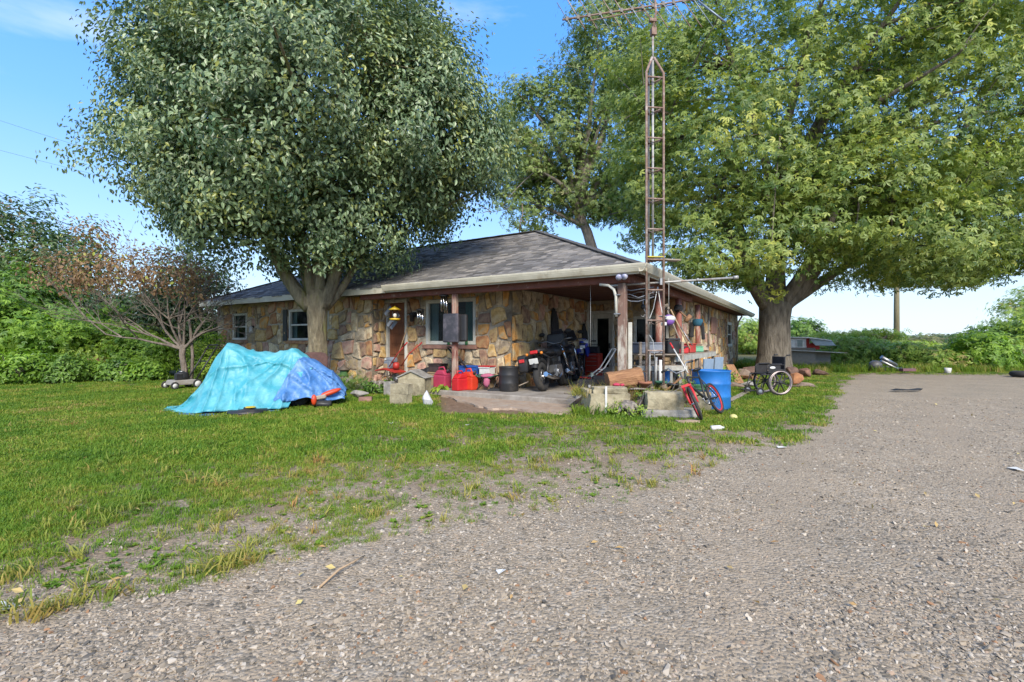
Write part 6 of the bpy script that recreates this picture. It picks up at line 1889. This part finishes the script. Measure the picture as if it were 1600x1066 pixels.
# under and beside the bench
for s, lab in ((.60, 'left blue-grey metal locker door under the workbench'), (.93, 'right blue-grey metal locker door under the workbench')):
    o = MB().box((0, 0, .40), (.34, .05, .80)).build('sheet_metal', plain('blue_grey_metal', (.24, .32, .42), .5), bevel=.006)
    o.location = HW(.42, by0 + bl * s, 0.02); o.rotation_euler = (rad(4), 0, rad(HA + 62)); tag(o, lab, 'panel')
g = G(1052, 612); o = MB().lathe([(0, .0), (.16, .0), (.26, .16), (.28, .17), (.28, .185), (.25, .17), (.15, .03), (0, .03)], n=20).build('basin', plain('cream_enamel', (.5, .46, .34), .5)); o.location = (g.x, g.y, .34); tag(o, 'shallow cream basin on the stones left of the barrel', 'basin')
o = MB().box((0, 0, .17), (.34, .3, .34)).build('stump', WOODG, bevel=.03); o.location = (g.x, g.y, 0); tag(o, 'short weathered timber block carrying the cream basin', 'block')
thing_box('tub', G(1113, 606) + Vector((0, .6, 0)), (.55, .35, .36), 'beige flat tub against the side wall behind the barrel', 'tub', plain('beige_tub', (.42, .32, .17), .7), -20)
# long tools leaning against the side
for k, (pxa, pya, pxb, pyb, m_, lab) in enumerate(((1041, 482, 1068, 545, WOODG, 'grey wooden rake leaning by the middle brown post'), (1048, 484, 1078, 545, M('pale_wood', (.45, .31, .18)), 'pale wooden broomstick leaning by the middle brown post'), (1062, 487, 1075, 498, WOODB, 'short wooden mallet stuck by the black cap'), (1056, 500, 1082, 540, STEEL, 'thin metal rod leaning over the workbench'))):
    a, b_ = W(pxa, 9.9, ZA(pya, 9.9)), W(pxb, 9.6, ZA(pyb, 9.6))
    mb = MB().tube([a, b_], .016 if k != 3 else .009, 7)
    if k == 0: mb.box(a, (.04, .3, .04)); [mb.tube([a + Vector((0, -.13 + .043 * j, 0)), a + Vector((-.01, -.13 + .043 * j, .09))], .006, 4) for j in range(7)]
    if k == 2: mb.tube([b_ - Vector((.05, 0, .06)), b_ + Vector((.05, 0, .06))], .045, 10)
    tag(mb.build(['garden_rake', 'broomstick', 'mallet', 'metal_rod'][k], m_), lab, 'tool')
t = E('walking_stick', W(1047, 8.9, ZA(536, 8.9)), 'pale stick with a red end leaning down towards the barrel', 'stick')
e = W(1075, 8.6, ZA(583, 8.6)) - t.location
MB().tube([(0, 0, 0), e * .2], .016, 7).build('red_end', REDP, t); MB().tube([e * .2, e], .013, 7).build('shaft', WHITE, t)
# cap and cloths on the posts
xp, yp = -.32, hy_at(1060, -.32)
t = E('cap', HW(xp, yp, ZA(488, HW(xp, yp).y)), 'black cap hung on the middle brown side post', 'cap', rz=HA)
MB().ell((0, 0, .1), (.115, .115, .12)).build('crown', M('black_fabric', (.03, .03, .033)), t); MB().box((.02, -.13, .07), (.17, .16, .02), rx=14).build('brim', BLACK, t, bevel=.008)
xp, yp = -.32, hy_at(1090, -.32); zc = ZA(507, HW(xp, yp).y)
t = E('jacket', HW(xp, yp, zc), 'black jacket with a teal band hung round the right brown side post', 'jacket', rz=HA)
MB().lathe([(.09, -.04), (.115, .0), (.12, .06), (.115, .13), (.09, .16)], n=14, sx=1.3).build('teal_band', plain('teal_cloth', (.02, .10, .16), .9), t)
MB().box((-.15, -.02, -.16), (.12, .09, .46), rz=15, ry=6).box((.15, -.02, -.20), (.10, .09, .52), rz=-10, ry=-4).build('sleeves', M('black_fabric', (.03, .03, .033)), t, bevel=.035, seg=2)
# black jackets hanging on the carport wall
for px, lab in ((862, 'dark coat hanging on the stone wall above the motorcycles'), (909, 'long black coat hanging beside the white door')):
    y_ = hy_at(px, -3.37); t = E('coat', HW(-3.29, y_, 1.35 if px < 900 else 1.0), lab, 'coat', rz=HA + 90)
    MB().ell((0, 0, .35), (.17, .06, .42), rough=.14, seed=px, n=12).ell((-.12, -.02, .25), (.07, .05, .33), rough=.15).ell((.12, -.02, .22), (.07, .05, .36), rough=.15).build('body', M('black_fabric', (.03, .03, .033)), t)
    MB().tube([(0, .03, .8), (0, -.04, .78), (0, -.05, .70)], .008, 5).build('hook', STEEL, t)
# hanging hook lamp in carport, pull cord
tag(MB().tube([HW(-1.15, .5, 2.5), HW(-1.15, .5, 1.15)], .004, 4).build('cord', WHITE), 'thin cord hanging from the carport ceiling left of the corner post', 'cord')
t = E('hanging_hook', HW(-.55, 2.0, 1.8), 'small hook and pulley hanging from the carport ceiling', 'hook'); MB().tube([(0, 0, .7), (0, 0, .2), (.06, 0, .05), (.0, 0, -.03), (-.06, 0, .03)], .011, 6).build('hook', STEEL, t); MB().ell((0, 0, .2), (.05, .03, .06)).build('pulley', BLACK, t)

# ------------------------------------------------------------------ planter of stone blocks round the tower foot
g = G(953, 650)
block((g.x, g.y + .2, 0), (.70, .36, .36), 'big mossy limestone block at the left of the tower foot', BLOCK, 3, seed=11, rough=.02)
block((g.x + .03, g.y + .22, .365), (.58, .30, .10), 'thin mossy slab lying on the big left block', BLOCK, -2, seed=12)
g = G(925, 648); block((g.x, g.y + .22, 0), (.24, .34, .42), 'narrow block with dry straw left of the big mossy block', BLOCK, 8, seed=13, rough=.02)
g = G(909, 634); block((g.x, g.y + .15, 0), (.22, .2, .19), 'small grey paver in front of the black tool bags', M('grey_paver', (.33, .33, .32), .9, bump=.5), 0, seed=14)
block((g.x + .01, g.y + .17, .19), (.25, .22, .06), 'thin grey cap stone on the small paver', M('grey_paver', (.33, .33, .32), .9), 4, seed=15)
g = G(1046, 655); block((g.x + .06, g.y + .2, 0), (.95, .36, .14), 'low grey slab under the right limestone block', ROCK, -3, seed=16)
block((g.x - .02, g.y + .24, .143), (.58, .36, .27), 'square-edged limestone block right of the tower foot', BLOCK, -8, seed=17, rough=.02)
g = G(1075, 662); block((g.x, g.y, 0), (.34, .10, .05), 'tan brick lying in the grass before the red fork', M('tan_brick', (.40, .30, .22), .9, bump=.6), 4, seed=18, name='brick', cat='brick')
block(W(1082, 8.7, 0), (.6, .3, .34), 'half hidden limestone block between bicycle and barrel', BLOCK, 12, seed=19)
rub = [(1000, 640, .2, .16, .12, 'triangular grey rock low between the blocks', ROCK), (1020, 652, .28, .18, .08, 'flat grey rock at the grass edge under the tower', ROCK), (1005, 622, .22, .2, .16, 'brown rock right of the big mossy block', ROCKB), (1028, 618, .17, .14, .10, 'whitish rounded rock behind the right block', ROCK), (990, 628, .15, .12, .1, 'small brown rock wedged by the mossy block', ROCKB),
       (1052, 612, .15, .13, .12, 'rock on the soil near the handlebar', ROCKB), (1010, 608, .2, .2, .16, 'dark rock beside the tower leg', ROCKB), (1072, 640, .14, .12, .1, 'small rock behind the red fork', ROCK), (935, 655, .16, .13, .10, 'straw-covered rock at the left of the planter', ROCKB)]
for i, (px, py, a, b_, c, lab, m_) in enumerate(rub):
    Y = 8.2 if i not in (5, 6) else 8.8
    z = max(0, ZA(py, Y) - c); rock(W(px, Y, z + c * .6 if i < 2 else z + c * .3), (a, b_, c), lab, m_, 30 * i, 40 + i)
# soil behind the blocks
mb = MB(); q = random.Random(3); n = 26
V = []
for i in range(n + 1):
    for j in range(14):
        u_, v_ = i / n, j / 13
        x = 1.05 + 2.15 * u_; y = 8.28 + 1.0 * v_ - .1 * u_
        e_ = min(u_, 1 - u_, v_ * 1.3 + .02, 1 - v_) * 5
        z = .34 * min(1, e_) + .06 * noise.noise(Vector((x * 4, y * 4, 2))) + .03 * noise.noise(Vector((x * 14, y * 14, 2)))
        V.append((x, y, max(z, -.02)))
mb.add(V, [(i * 14 + j, i * 14 + j + 1, (i + 1) * 14 + j + 1, (i + 1) * 14 + j) for i in range(n) for j in range(13)], 0, True)
o = mb.build('soil_heap', M('dark_soil', (.14, .09, .055), .98, (.06, .04, .025), 12, .9, dist=.03), kind='structure')
rng = np.random.default_rng(5)
x, y = rng.uniform(1.1, 3.2, 260), rng.uniform(8.2, 9.1, 260)
z = .30 + np.array([.06 * noise.noise(Vector((a * 4, b * 4, 2))) for a, b in zip(x, y)])
straw = [proto_mesh('straw', tuft(90 + i, 12, .16, .07, .006, 1.1), GR2) for i in range(3)]
scatter('dry_straw', np.stack([x, y, z], 1), straw, .5, 1.2, tilt=.5, rng=rng)
x, y = rng.uniform(1.0, 3.3, 90), rng.uniform(7.95, 8.3, 90)
scatter('planter_grass', np.stack([x, y, x * 0], 1), [proto_mesh('grass_clump', tuft(95 + i, 22, .2, .07, .010, .7), GR) for i in range(2)], .5, 1.3, tilt=.2, rng=rng)
bush(1070, 8.55, .22, .62, 'spindly light green weed growing by the bicycle handlebar', L_FIELD, 16, 26, (.03, .06), 'ovate', 301, .07)
bush(1008, 8.2, .16, .38, 'small green weed between the planter blocks', L_MID, 12, 26, (.04, .07), 'ovate', 302, .07)
bush(985, 7.95, .3, .2, 'low pale weed in the grass before the big mossy block', L_YEL, 20, 26, (.03, .06), 'ovate', 303, .07)
bush(1132, 13.6, .35, .55, 'green weed at the foot of the side wall behind the barrel', L_BR, 24, 36, (.05, .08), 'ovate', 304, .1)
# dead branches across the planter
for k, (a, b_, lab) in enumerate(((W(985, 8.3, .42), W(1045, 8.3, .36), 'long thin dead branch lying across the planter'), (W(1030, 8.0, .22), W(1070, 7.9, .52), 'dead branch slanting up to the handlebar'), (W(995, 8.0, .1), W(1012, 8.1, .42), 'dead vine hanging between the blocks'))):
    mb = MB(); m_ = a.lerp(b_, .5) + Vector((0, -.04, .05)); mb.tube(curve3(a, m_, b_, 6), [.016, .015, .013, .012, .01, .008, .005], 6, rough=.15, seed=k)
    mb.tube([a.lerp(b_, .4) + Vector((0, -.02, .03)), a.lerp(b_, .55) + Vector((0, -.08, .14))], [.008, .003], 5); tag(mb.build('dead_branch', GREYB), lab, 'branch')
# split log on the blocks
lg = W(975, 8.62, .58)
t = E('split_log', lg, 'thick split log lying slanted on the slab of the left block', 'log', rz=4, ry=-9)
mb = MB(); q = random.Random(9); prof = [(-.16, -.12), (-.10, -.17), (.08, -.16), (.16, -.08), (.15, .06), (.05, .15), (-.1, .14), (-.17, .02)]
V = []; nn_ = 9
for i in range(nn_):
    x = -.31 + .62 * i / (nn_ - 1)
    for (a, b_) in prof: V.append((x, a * (1 + q.uniform(-.06, .06)), b_ * (1 + q.uniform(-.06, .06))))
k = len(prof); F_ = [(i * k + j, i * k + (j + 1) % k, (i + 1) * k + (j + 1) % k, (i + 1) * k + j) for i in range(nn_ - 1) for j in range(k)]
mb.add(V, F_ + [tuple(range(k)), tuple(range((nn_ - 1) * k, nn_ * k))]); mb.build('wood', WOODB, t)
MB().box((.0, 0, -.19), (.66, .3, .03)).build('bark', OAKB, t, bevel=.008)
tag(MB().ell(W(963, 8.36, .49), (.06, .04, .028), rough=.3, n=12, seed=2).ell(W(972, 8.36, .485), (.04, .035, .022), rough=.3, n=10).build('rag', plain('pink_red_rag', (.5, .05, .1), .9)), 'small red and pink rag under the split log', 'rag')
tag(MB().box(W(947, 8.02, .26), (.035, .015, .46)).build('stake', WHITE, bevel=.003), 'thin white stake standing before the big mossy block', 'stake')
rock(W(1000, 8.7, .52), (.15, .13, .12), 'dark bundle of rubber sheet right of the log', BLACK, 20, 61, 'bundle', 'rubber_bundle')
rock(W(1040, 8.6, .42), (.16, .12, .09), 'tan rounded rock on top of the right block', ROCKB, 20, 62)

# ------------------------------------------------------------------ wheelchair
Y = 11.2
t = E('wheelchair', W(1203, Y, 0), 'empty black wheelchair standing side-on by the gravel near the big trunk', 'wheelchair', rz=186)
for s in (-1, 1):
    w_ = MB().torus((-.06, .27 * s, .305), .285, .02, (0, 1, 0), 44, 8).build('wheel', RUBBER, t)
    MB().torus((-.06, .315 * s, .305), .255, .010, (0, 1, 0), 40, 6).torus((-.06, .27 * s, .305), .255, .014, (0, 1, 0), 40, 6).build('push_rim', plain('pinkish_metal', (.55, .45, .42), .4, .4), w_)
    sp = MB()
    for k in range(8): a = k * math.pi / 4 + .3; sp.tube([(-.06, .27 * s, .305), (-.06 + math.cos(a) * .25, .27 * s, .305 + math.sin(a) * .25)], [.018, .010], 6)
    sp.ell((-.06, .27 * s, .305), (.04, .05, .04)).build('spokes', BLACK, w_)
    cs = MB().torus((.40, .24 * s, .10), .075, .022, (0, 1, 0), 22, 7).build('caster', RUBBER, t)
    MB().lathe([(0, -.02), (.05, -.015), (.05, .015), (0, .02)], c=(.40, .24 * s, .10), n=12, axis='y').build('hub', GREYP, cs)
    MB().tube([(.40, .24 * s, .10), (.36, .24 * s, .26), (.30, .22 * s, .30)], .014, 6).build('fork', BLACK, t)
    f = MB().tube([(-.28, .22 * s, .93), (-.22, .22 * s, .88), (-.21, .22 * s, .30), (.30, .22 * s, .30), (.36, .22 * s, .48), (-.21, .22 * s, .48)], .012, 7)
    f.tube([(-.2, .22 * s, .70), (.18, .22 * s, .70), (.22, .22 * s, .66), (.22, .22 * s, .48)], .012, 7).build('frame', BLACK, t)
    MB().box((.0, .22 * s, .715), (.28, .05, .035)).build('armrest', BLACK, t, bevel=.012)
    MB().tube([(-.34, .22 * s, .925), (-.26, .22 * s, .92)], .018, 8).build('handle', BLACK, t)
    MB().tube([(.36, .20 * s, .48), (.46, .18 * s, .2), (.50, .16 * s, .13)], .011, 6).box((.55, .12 * s, .12), (.16, .14, .015)).build('footrest', BLACK, t)
    MB().box((.05, .235 * s, .60), (.30, .012, .18)).build('side_panel', M('black_fabric', (.03, .03, .033)), t, bevel=.01)
MB().box((.06, 0, .49), (.44, .42, .05)).build('seat', M('black_fabric', (.03, .03, .033)), t, bevel=.02)
MB().box((-.22, 0, .70), (.035, .42, .38)).build('backrest', M('black_fabric', (.03, .03, .033)), t, bevel=.012)
MB().ell((.1, .245, .64), (.07, .008, .03)).build('badge', WHITE, t)

# ------------------------------------------------------------------ firewood, stones by the big trunk
ORB = M('orange_brown_wood', (.42, .19, .08), .9, (.24, .10, .045), 7, .8, dist=.03)
DKB = M('dark_bark_slab', (.17, .10, .07), .95, (.08, .05, .04), 9, .9, dist=.03)
logs = [(1148, 590, 14.5, .32, .2, .14, DKB, 'dark bark slab leaning on the pile left of the wheelchair'), (1160, 583, 15.5, .35, .3, .25, ROCKB, 'big brown chunk on the pile before the big trunk'), (1172, 577, 16, .4, .3, .2, DKB, 'dark top chunk of the pile left of the trunk'), (1150, 602, 13.0, .34, .2, .1, ROCKB, 'flat stone at the bottom left of the pile'), (1168, 600, 13.2, .3, .2, .12, ROCK, 'greyish stone low in the pile'),
        (1244, 588, 13.6, .24, .22, .26, ORB, 'orange split wood chunk right of the wheelchair'), (1236, 578, 15.5, .34, .26, .22, DKB, 'dark chunk behind the orange one'), (1256, 580, 16.5, .40, .3, .22, M('reddish_rock', (.27, .14, .10), .95, bump=.8), 'reddish rounded stone at the trunk foot'), (1282, 582, 17.5, .36, .25, .16, DKB, 'dark stump piece at the right of the trunk'),
        (1256, 601, 13.2, .30, .22, .08, ROCKB, 'flat brown stone at the gravel edge right of the wheelchair'), (1272, 603, 12.9, .16, .12, .06, ROCKB, 'small flat stone at the end of the row'), (1240, 603, 13.0, .22, .2, .05, DKB, 'flat dark bark piece behind the wheelchair wheel')]
for i, (px, py, Y, a, b_, c, m_, lab) in enumerate(logs):
    rock(W(px, Y, max(c * .5, ZA(py, Y))) if 0 else W(px, Y, max(c * .55, ZA(py, Y) - c * .3)), (a, b_, c), lab, m_, i * 37, 80 + i, 'log' if m_ in (DKB, ORB) else 'rock', 'wood_chunk' if m_ in (DKB, ORB) else 'rock')
def plank(a, b_, wd, th, m_, label):
    a, b_ = Vector(a), Vector(b_); d = b_ - a; L_ = d.length
    o = MB().box((L_ / 2, 0, 0), (L_, wd, th)).build('plank', m_, bevel=.004)
    o.location = a; o.rotation_euler = d.to_track_quat('X', 'Z').to_euler(); return tag(o, label, 'plank')
plank(G(1140, 626, .03) , G(1168, 612, .03), .12, .03, WOODG, 'grey plank lying in the grass right of the barrel')
plank(W(1140, 14.2, .55), W(1156, 13.6, .05), .25, .03, WOODB, 'brown board leaning down from the wall behind the barrel')
plank(W(1150, 15.6, .12), W(1180, 14.8, .12), .2, .08, WOODB, 'reddish beam lying across the wood pile')
# pot plants etc by bike: white bottle, yellow ball
g = G(1111, 669, .03); o = MB().lathe([(0, 0), (.035, .005), (.036, .14), (.015, .18), (.015, .20), (0, .2)], n=12).build('bottle', WHITE); o.location = g; o.rotation_euler = (0, rad(90), rad(10)); tag(o, 'white plastic bottle lying in the grass by the front bicycle wheel', 'bottle')
g = G(1146, 652, .04); o = MB().ell((0, 0, 0), (.06, .06, .05)).build('ball', plain('yellow_ball', (.6, .55, .2), .7)); o.location = g; tag(o, 'small yellow ball in the grass right of the bicycle', 'ball')
for (px, py, s, lab) in ((783, 893, .045, 'pale flat scrap lying on the gravel in the middle'), (1222, 699, .09, 'white scrap at the edge of gravel and grass'), (3, 950, .10, 'white paper scrap at the left picture edge'), (1588, 733, .10, 'pale scrap on the gravel at the far right'), (730, 664, .06, 'white chip in the grass below the concrete apron'), (611, 661, .08, 'dull brown scrap lying on the lawn')):
    s *= .62; g = G(px, py, .015); o = MB().add([(-s, -s * .5, 0), (s * .8, -s * .6, .01), (s, s * .4, 0), (-s * .7, s * .6, .012)], [(0, 1, 2, 3)]).build('paper_scrap', WHITE); o.location = g; o.rotation_euler.z = px
    o.modifiers.new('thickness', 'SOLIDIFY').thickness = .003; tag(o, lab, 'scrap')
a, b_ = G(500, 917, .02), G(570, 868, .02)
tag(MB().tube([a, a.lerp(b_, .35) + Vector((0, .03, .015)), a.lerp(b_, .7) + Vector((.01, -.02, .02)), b_], [.006, .006, .005, .003], 6).build('stick', M('pale_wood', (.45, .31, .18))), 'thin yellowish bent stick lying on the gravel', 'stick')
g = G(1416, 610, .03); o = MB().prism([(-.36, 0), (-.2, .04), (.1, .02), (.36, .05), (.3, 0)], -.07, .07).build('bark_strip', BLACK); o.location = g; tag(o, 'flat black strip lying on the gravel under the pole', 'strip')
# scrap heap beyond the gravel
t = E('scrap_frame', G(1385, 581), 'heap of grey scrap with a round dark tank and long pipes beyond the gravel', 'scrap')
MB().ell((-.45, 0, .26), (.24, .22, .20), n=16, rough=.05).build('tank', plain('dark_grey_paint2', (.10, .10, .11), .5), t)
MB().tube([(-.3, -.1, .45), (.35, -.1, .12), (.95, -.1, .10)], .06, 8).tube([(-.6, .1, .12), (.2, .1, .18), (1.0, .1, .06)], .05, 8).tube([(-.2, 0, .6), (.4, 0, .25)], .08, 8).build('pipe', STEEL, t)
MB().box((.9, 0, .14), (.45, .25, .1), ry=5).box((-.35, 0, .08), (.5, .4, .1)).build('plate', BLACK, t, bevel=.02)
plank(G(1408, 578, .15), G(1428, 578, .15), .2, .1, plain('purple_brown_board', (.16, .08, .09), .8), 'purplish board in the weeds right of the scrap heap')
o = MB().lathe([(0, 0), (.09, 0), (.11, .22), (.10, .22), (.08, .03), (0, .03)], n=16).build('bucket', WHITE); o.location = G(1481, 584); tag(o, 'white bucket standing in the weeds at the gravel edge', 'bucket')
o = MB().torus((0, 0, .12), .24, .10, (0, 0, 1), 24, 8).build('car_tyre', RUBBER); o.location = G(1598, 590); tag(o, 'black tyre lying at the right picture edge', 'tyre')
# shed
t = E('shed', W(1244, 22.5, 0), 'white and red raised shed with grey awning beyond the big trunk', 'shed', rz=-6, scale=.86)
SW = plain('shed_white', (.80, .81, .82), .7); SR = plain('shed_red', (.55, .04, .035), .7); SG = M('shed_grey_tin', (.38, .43, .44), .6, stretch=(12, 1, 1), bump=.4)
MB().box((-.35, 0, .65), (1.7, 2, .9)).box((.8, .2, .5), (1.3, 1.6, .8)).build('lower_room', plain('shed_dark', (.24, .22, .19), .9), t)
MB().prism([(-1.4, 1.02), (1.9, .86), (1.9, .82), (-1.4, .98)], -1.3, 1.3).build('lower_roof', GALV, t)
MB().box((-.45, 0, 1.28), (1.1, 1.8, .6)).build('wall', SW, t)
MB().box((.45, 0, 1.18), (.72, 1.6, .34)).box((.15, -.91, 1.4), (.12, .05, .38)).build('red_wall', SR, t)
wn = MB().box((-.25, -.92, 1.33), (.34, .05, .42)).build('window', SW, t); MB().box((-.25, -.95, 1.33), (.26, .02, .34)).build('pane', GLASS, wn)
MB().box((-.38, -.915, 1.02), (.9, .03, .18)).build('sill_panel', SG, t)
for k in range(3): MB().box((.3 + k * .2, -.82, 1.42), (.03, .03, .24)).build('railing_post', SW, t)
MB().prism([(-1.1, 1.68), (.1, 1.66), (1.2, 1.50), (1.2, 1.46), (.1, 1.6), (-1.1, 1.63)], -1.2, 1.0).build('roof', SW, t)
MB().add([(.16, -1.0, 1.60), (1.25, -1.0, 1.48), (1.2, -1.55, 1.20), (.22, -1.55, 1.22)], [(0, 1, 2, 3)]).build('awning', SG, t).modifiers.new('t', 'SOLIDIFY').thickness = .03
# utility pole with wires
t = E('utility_pole', W(1401, 36, -.1), 'tall wooden utility pole rising behind the weeds beyond the gravel', 'pole')
MB().tube([(0, 0, 0), (0, 0, 4), (.03, 0, 9.5)], [.20, .18, .13], 12).build('pole', M('pole_wood', (.25, .21, .13), .9, (.14, .13, .07), 8, .5, stretch=(1, 1, .2)), t)
MB().box((.02, 0, 9.0), (2.0, .1, .1)).build('cross_arm', WOODG, t)
for x in (-.85, 0, .85): MB().lathe([(0, 0), (.05, .02), (.03, .08), (.045, .12), (0, .14)], c=(x, 0, 9.05), n=10).build('insulator', GREYP, t)
# overhead lines at the left
for k, (pa, pb, Ya, Yb, lab, r_) in enumerate((((-250, 215), (172, 380), 18, 27, 'lowest dark power line crossing before the left tree', .016), ((-250, 190), (180, 378), 18, 27, 'middle dark power line before the left tree', .012), ((-250, 165), (176, 383), 20, 28, 'thin sagging line between the left trees', .010), ((-100, 155), (480, 330), 22, 30, 'upper faint overhead wire in the sky at the left', .006), ((-100, 208), (480, 345), 22, 30, 'lower faint overhead wire in the sky at the left', .006))):
    a, b_ = W(pa[0], Ya, ZA(pa[1], Ya)), W(pb[0], Yb, ZA(pb[1], Yb))
    pts = [a.lerp(b_, i / 10) + Vector((0, 0, -.9 * (i / 10) * (1 - i / 10))) for i in range(11)]
    tag(MB().tube(pts, r_, 5).build('power_line', BLACK), lab, 'power line')
# crooked rod on the roof
tag(MB().tube([HW(-5.3, 4.64, 4.64), HW(-5.25, 4.64, 5.1), HW(-5.15, 4.6, 5.25), HW(-5.2, 4.64, 5.6)], .012, 5).tube([HW(-5.25, 4.64, 5.1), HW(-5.1, 4.64, 5.0)], .01, 5).build('roof_rod', RUST), 'thin crooked rod standing on the roof ridge', 'rod')

# ------------------------------------------------------------------ more junk round the tower foot
POT = plain('clay_pot', (.34, .14, .08), .85, dirt=(.3, .25, .2))
for k, (px, Y, z, s_, m_, lab) in enumerate(((1008, 8.45, .34, 1.0, POT, 'clay flower pot on the soil left of the tower'), (1052, 8.5, .33, .85, BLACK, 'black plant pot on the soil right of the tower'), (1033, 8.75, .34, .9, plain('green_pot', (.05, .16, .09), .7), 'green plant pot right behind the tower'), (986, 8.9, .33, .8, POT, 'small clay pot behind the split log'))):
    t = E('plant_pot', W(px, Y, z), lab, 'pot')
    MB().lathe([(0, 0), (.07 * s_, 0), (.105 * s_, .16 * s_), (.12 * s_, .16 * s_), (.12 * s_, .20 * s_), (.10 * s_, .20 * s_), (.095 * s_, .15 * s_), (0, .15 * s_)], n=18).build('pot', m_, t)
for k, (px, Y, z0, z1, m_, lab) in enumerate(((1013, 8.9, .3, 1.02, WHITE, 'pale upright pipe left behind the tower'), (1024, 8.95, .3, .95, GALV, 'grey upright pipe behind the tower'), (1031, 8.9, .3, .9, WHITE, 'pale upright pipe right behind the tower'))):
    tag(MB().tube([W(px, Y, z0), W(px + 1, Y, z1)], .028, 10).build('pipe', m_), lab, 'pipe')
o = MB()
for k in range(5): o.torus((0, 0, .02 + .022 * k), .20 + .012 * (k % 2), .012, (0, 0, 1), 28, 6)
o = o.build('garden_hose', plain('hose_green', (.04, .14, .05), .5)); o.location = W(1090, 8.75, .36); tag(o, 'coiled green hose on the block behind the bicycle', 'hose')
plank(W(975, 8.75, .40), W(1022, 8.55, .42), .14, .03, WOODG, 'grey board lying under the split log towards the tower')
plank(W(1038, 8.5, .36), W(1066, 8.45, .62), .09, .025, WOODB, 'short brown board propped on the right block')
plank(W(884, 10.2, .15), W(905, 9.9, .15), .12, .03, WOODG, 'grey board lying on the slab beside the tool bags')
# tyre and tin by the wall
o = MB().torus((0, 0, 0), .20, .075, (0, 1, 0), 26, 8).build('tyre', RUBBER); o.location = HW(-.1, by0 + bl * .35, .29); o.rotation_euler = (rad(8), 0, rad(HA + 70)); tag(o, 'small black tyre leaning under the workbench', 'tyre')
thing_box('storage_box', HW(-.7, by0 + bl * .5, SLABZ), (.5, .4, .5), 'brown wooden box inside the carport behind the middle post', 'box', WOODB, HA)
thing_box('storage_box', HW(-.9, 4.4, SLABZ), (.6, .4, .7), 'tall cardboard box under the back window of the carport', 'box', CARD, HA)
thing_box('storage_box', HW(-.9, 4.4, SLABZ + .71), (.5, .35, .3), 'black storage box on the tall cardboard box', 'box', BLACK, HA + 8)
# shallow snow shovel and broom by the trash bin
t = E('snow_shovel', onslab(783, 610), 'black shovel blade lying at the foot of the trash bin', 'shovel', rz=-10)
MB().prism([(-.28, .0), (.24, .0), (.30, .06), (-.24, .05)], -.2, .2).build('blade', BLACK, t)
MB().tube([(.25, 0, .04), (.62, .1, .2)], .014, 6).build('handle', WOODG, t)
# eyelets along the blue tarp
# mailbox-free wall clutter: a lantern and thermometer by the front door
t = E('wall_lantern', HW(hx_at(650, 1.1), 1.04, 1.95), 'dark wall lantern on the stone right of the front door', 'lantern', rz=HA)
MB().box((0, 0, 0), (.07, .05, .14)).lathe([(0, -.2), (.05, -.18), (.06, -.02), (.08, 0), (.02, .06), (0, .07)], c=(0, -.1, 0), n=8).build('body', BLACK, t)
t = E('wall_thermometer', HW(hx_at(396, .6), .53, 1.62), 'small white bell-shaped fixture on the wall between the two left windows', 'wall light', rz=HA)
MB().lathe([(.0, .12), (.05, .1), (.07, .0), (.09, -.1), (0, -.1)], n=12).build('shade', WHITE, t)
MB().box((0, .03, .1), (.08, .06, .08)).build('bracket', BLACK, t)
# old green glass bottles and small stuff on the window sill
for k, px in enumerate((700, 728)):
    o = MB().lathe([(0, 0), (.035, 0), (.035, .12), (.013, .17), (.013, .21), (0, .21)], n=12).build('bottle', plain('green_bottle', (.05, .2, .08), .2)); o.location = HW(hx_at(px, 1.0), 1.02, 1.15); tag(o, ['green bottle on the porch window sill beside the black box', 'green bottle on the right end of the porch window sill'][k], 'bottle')
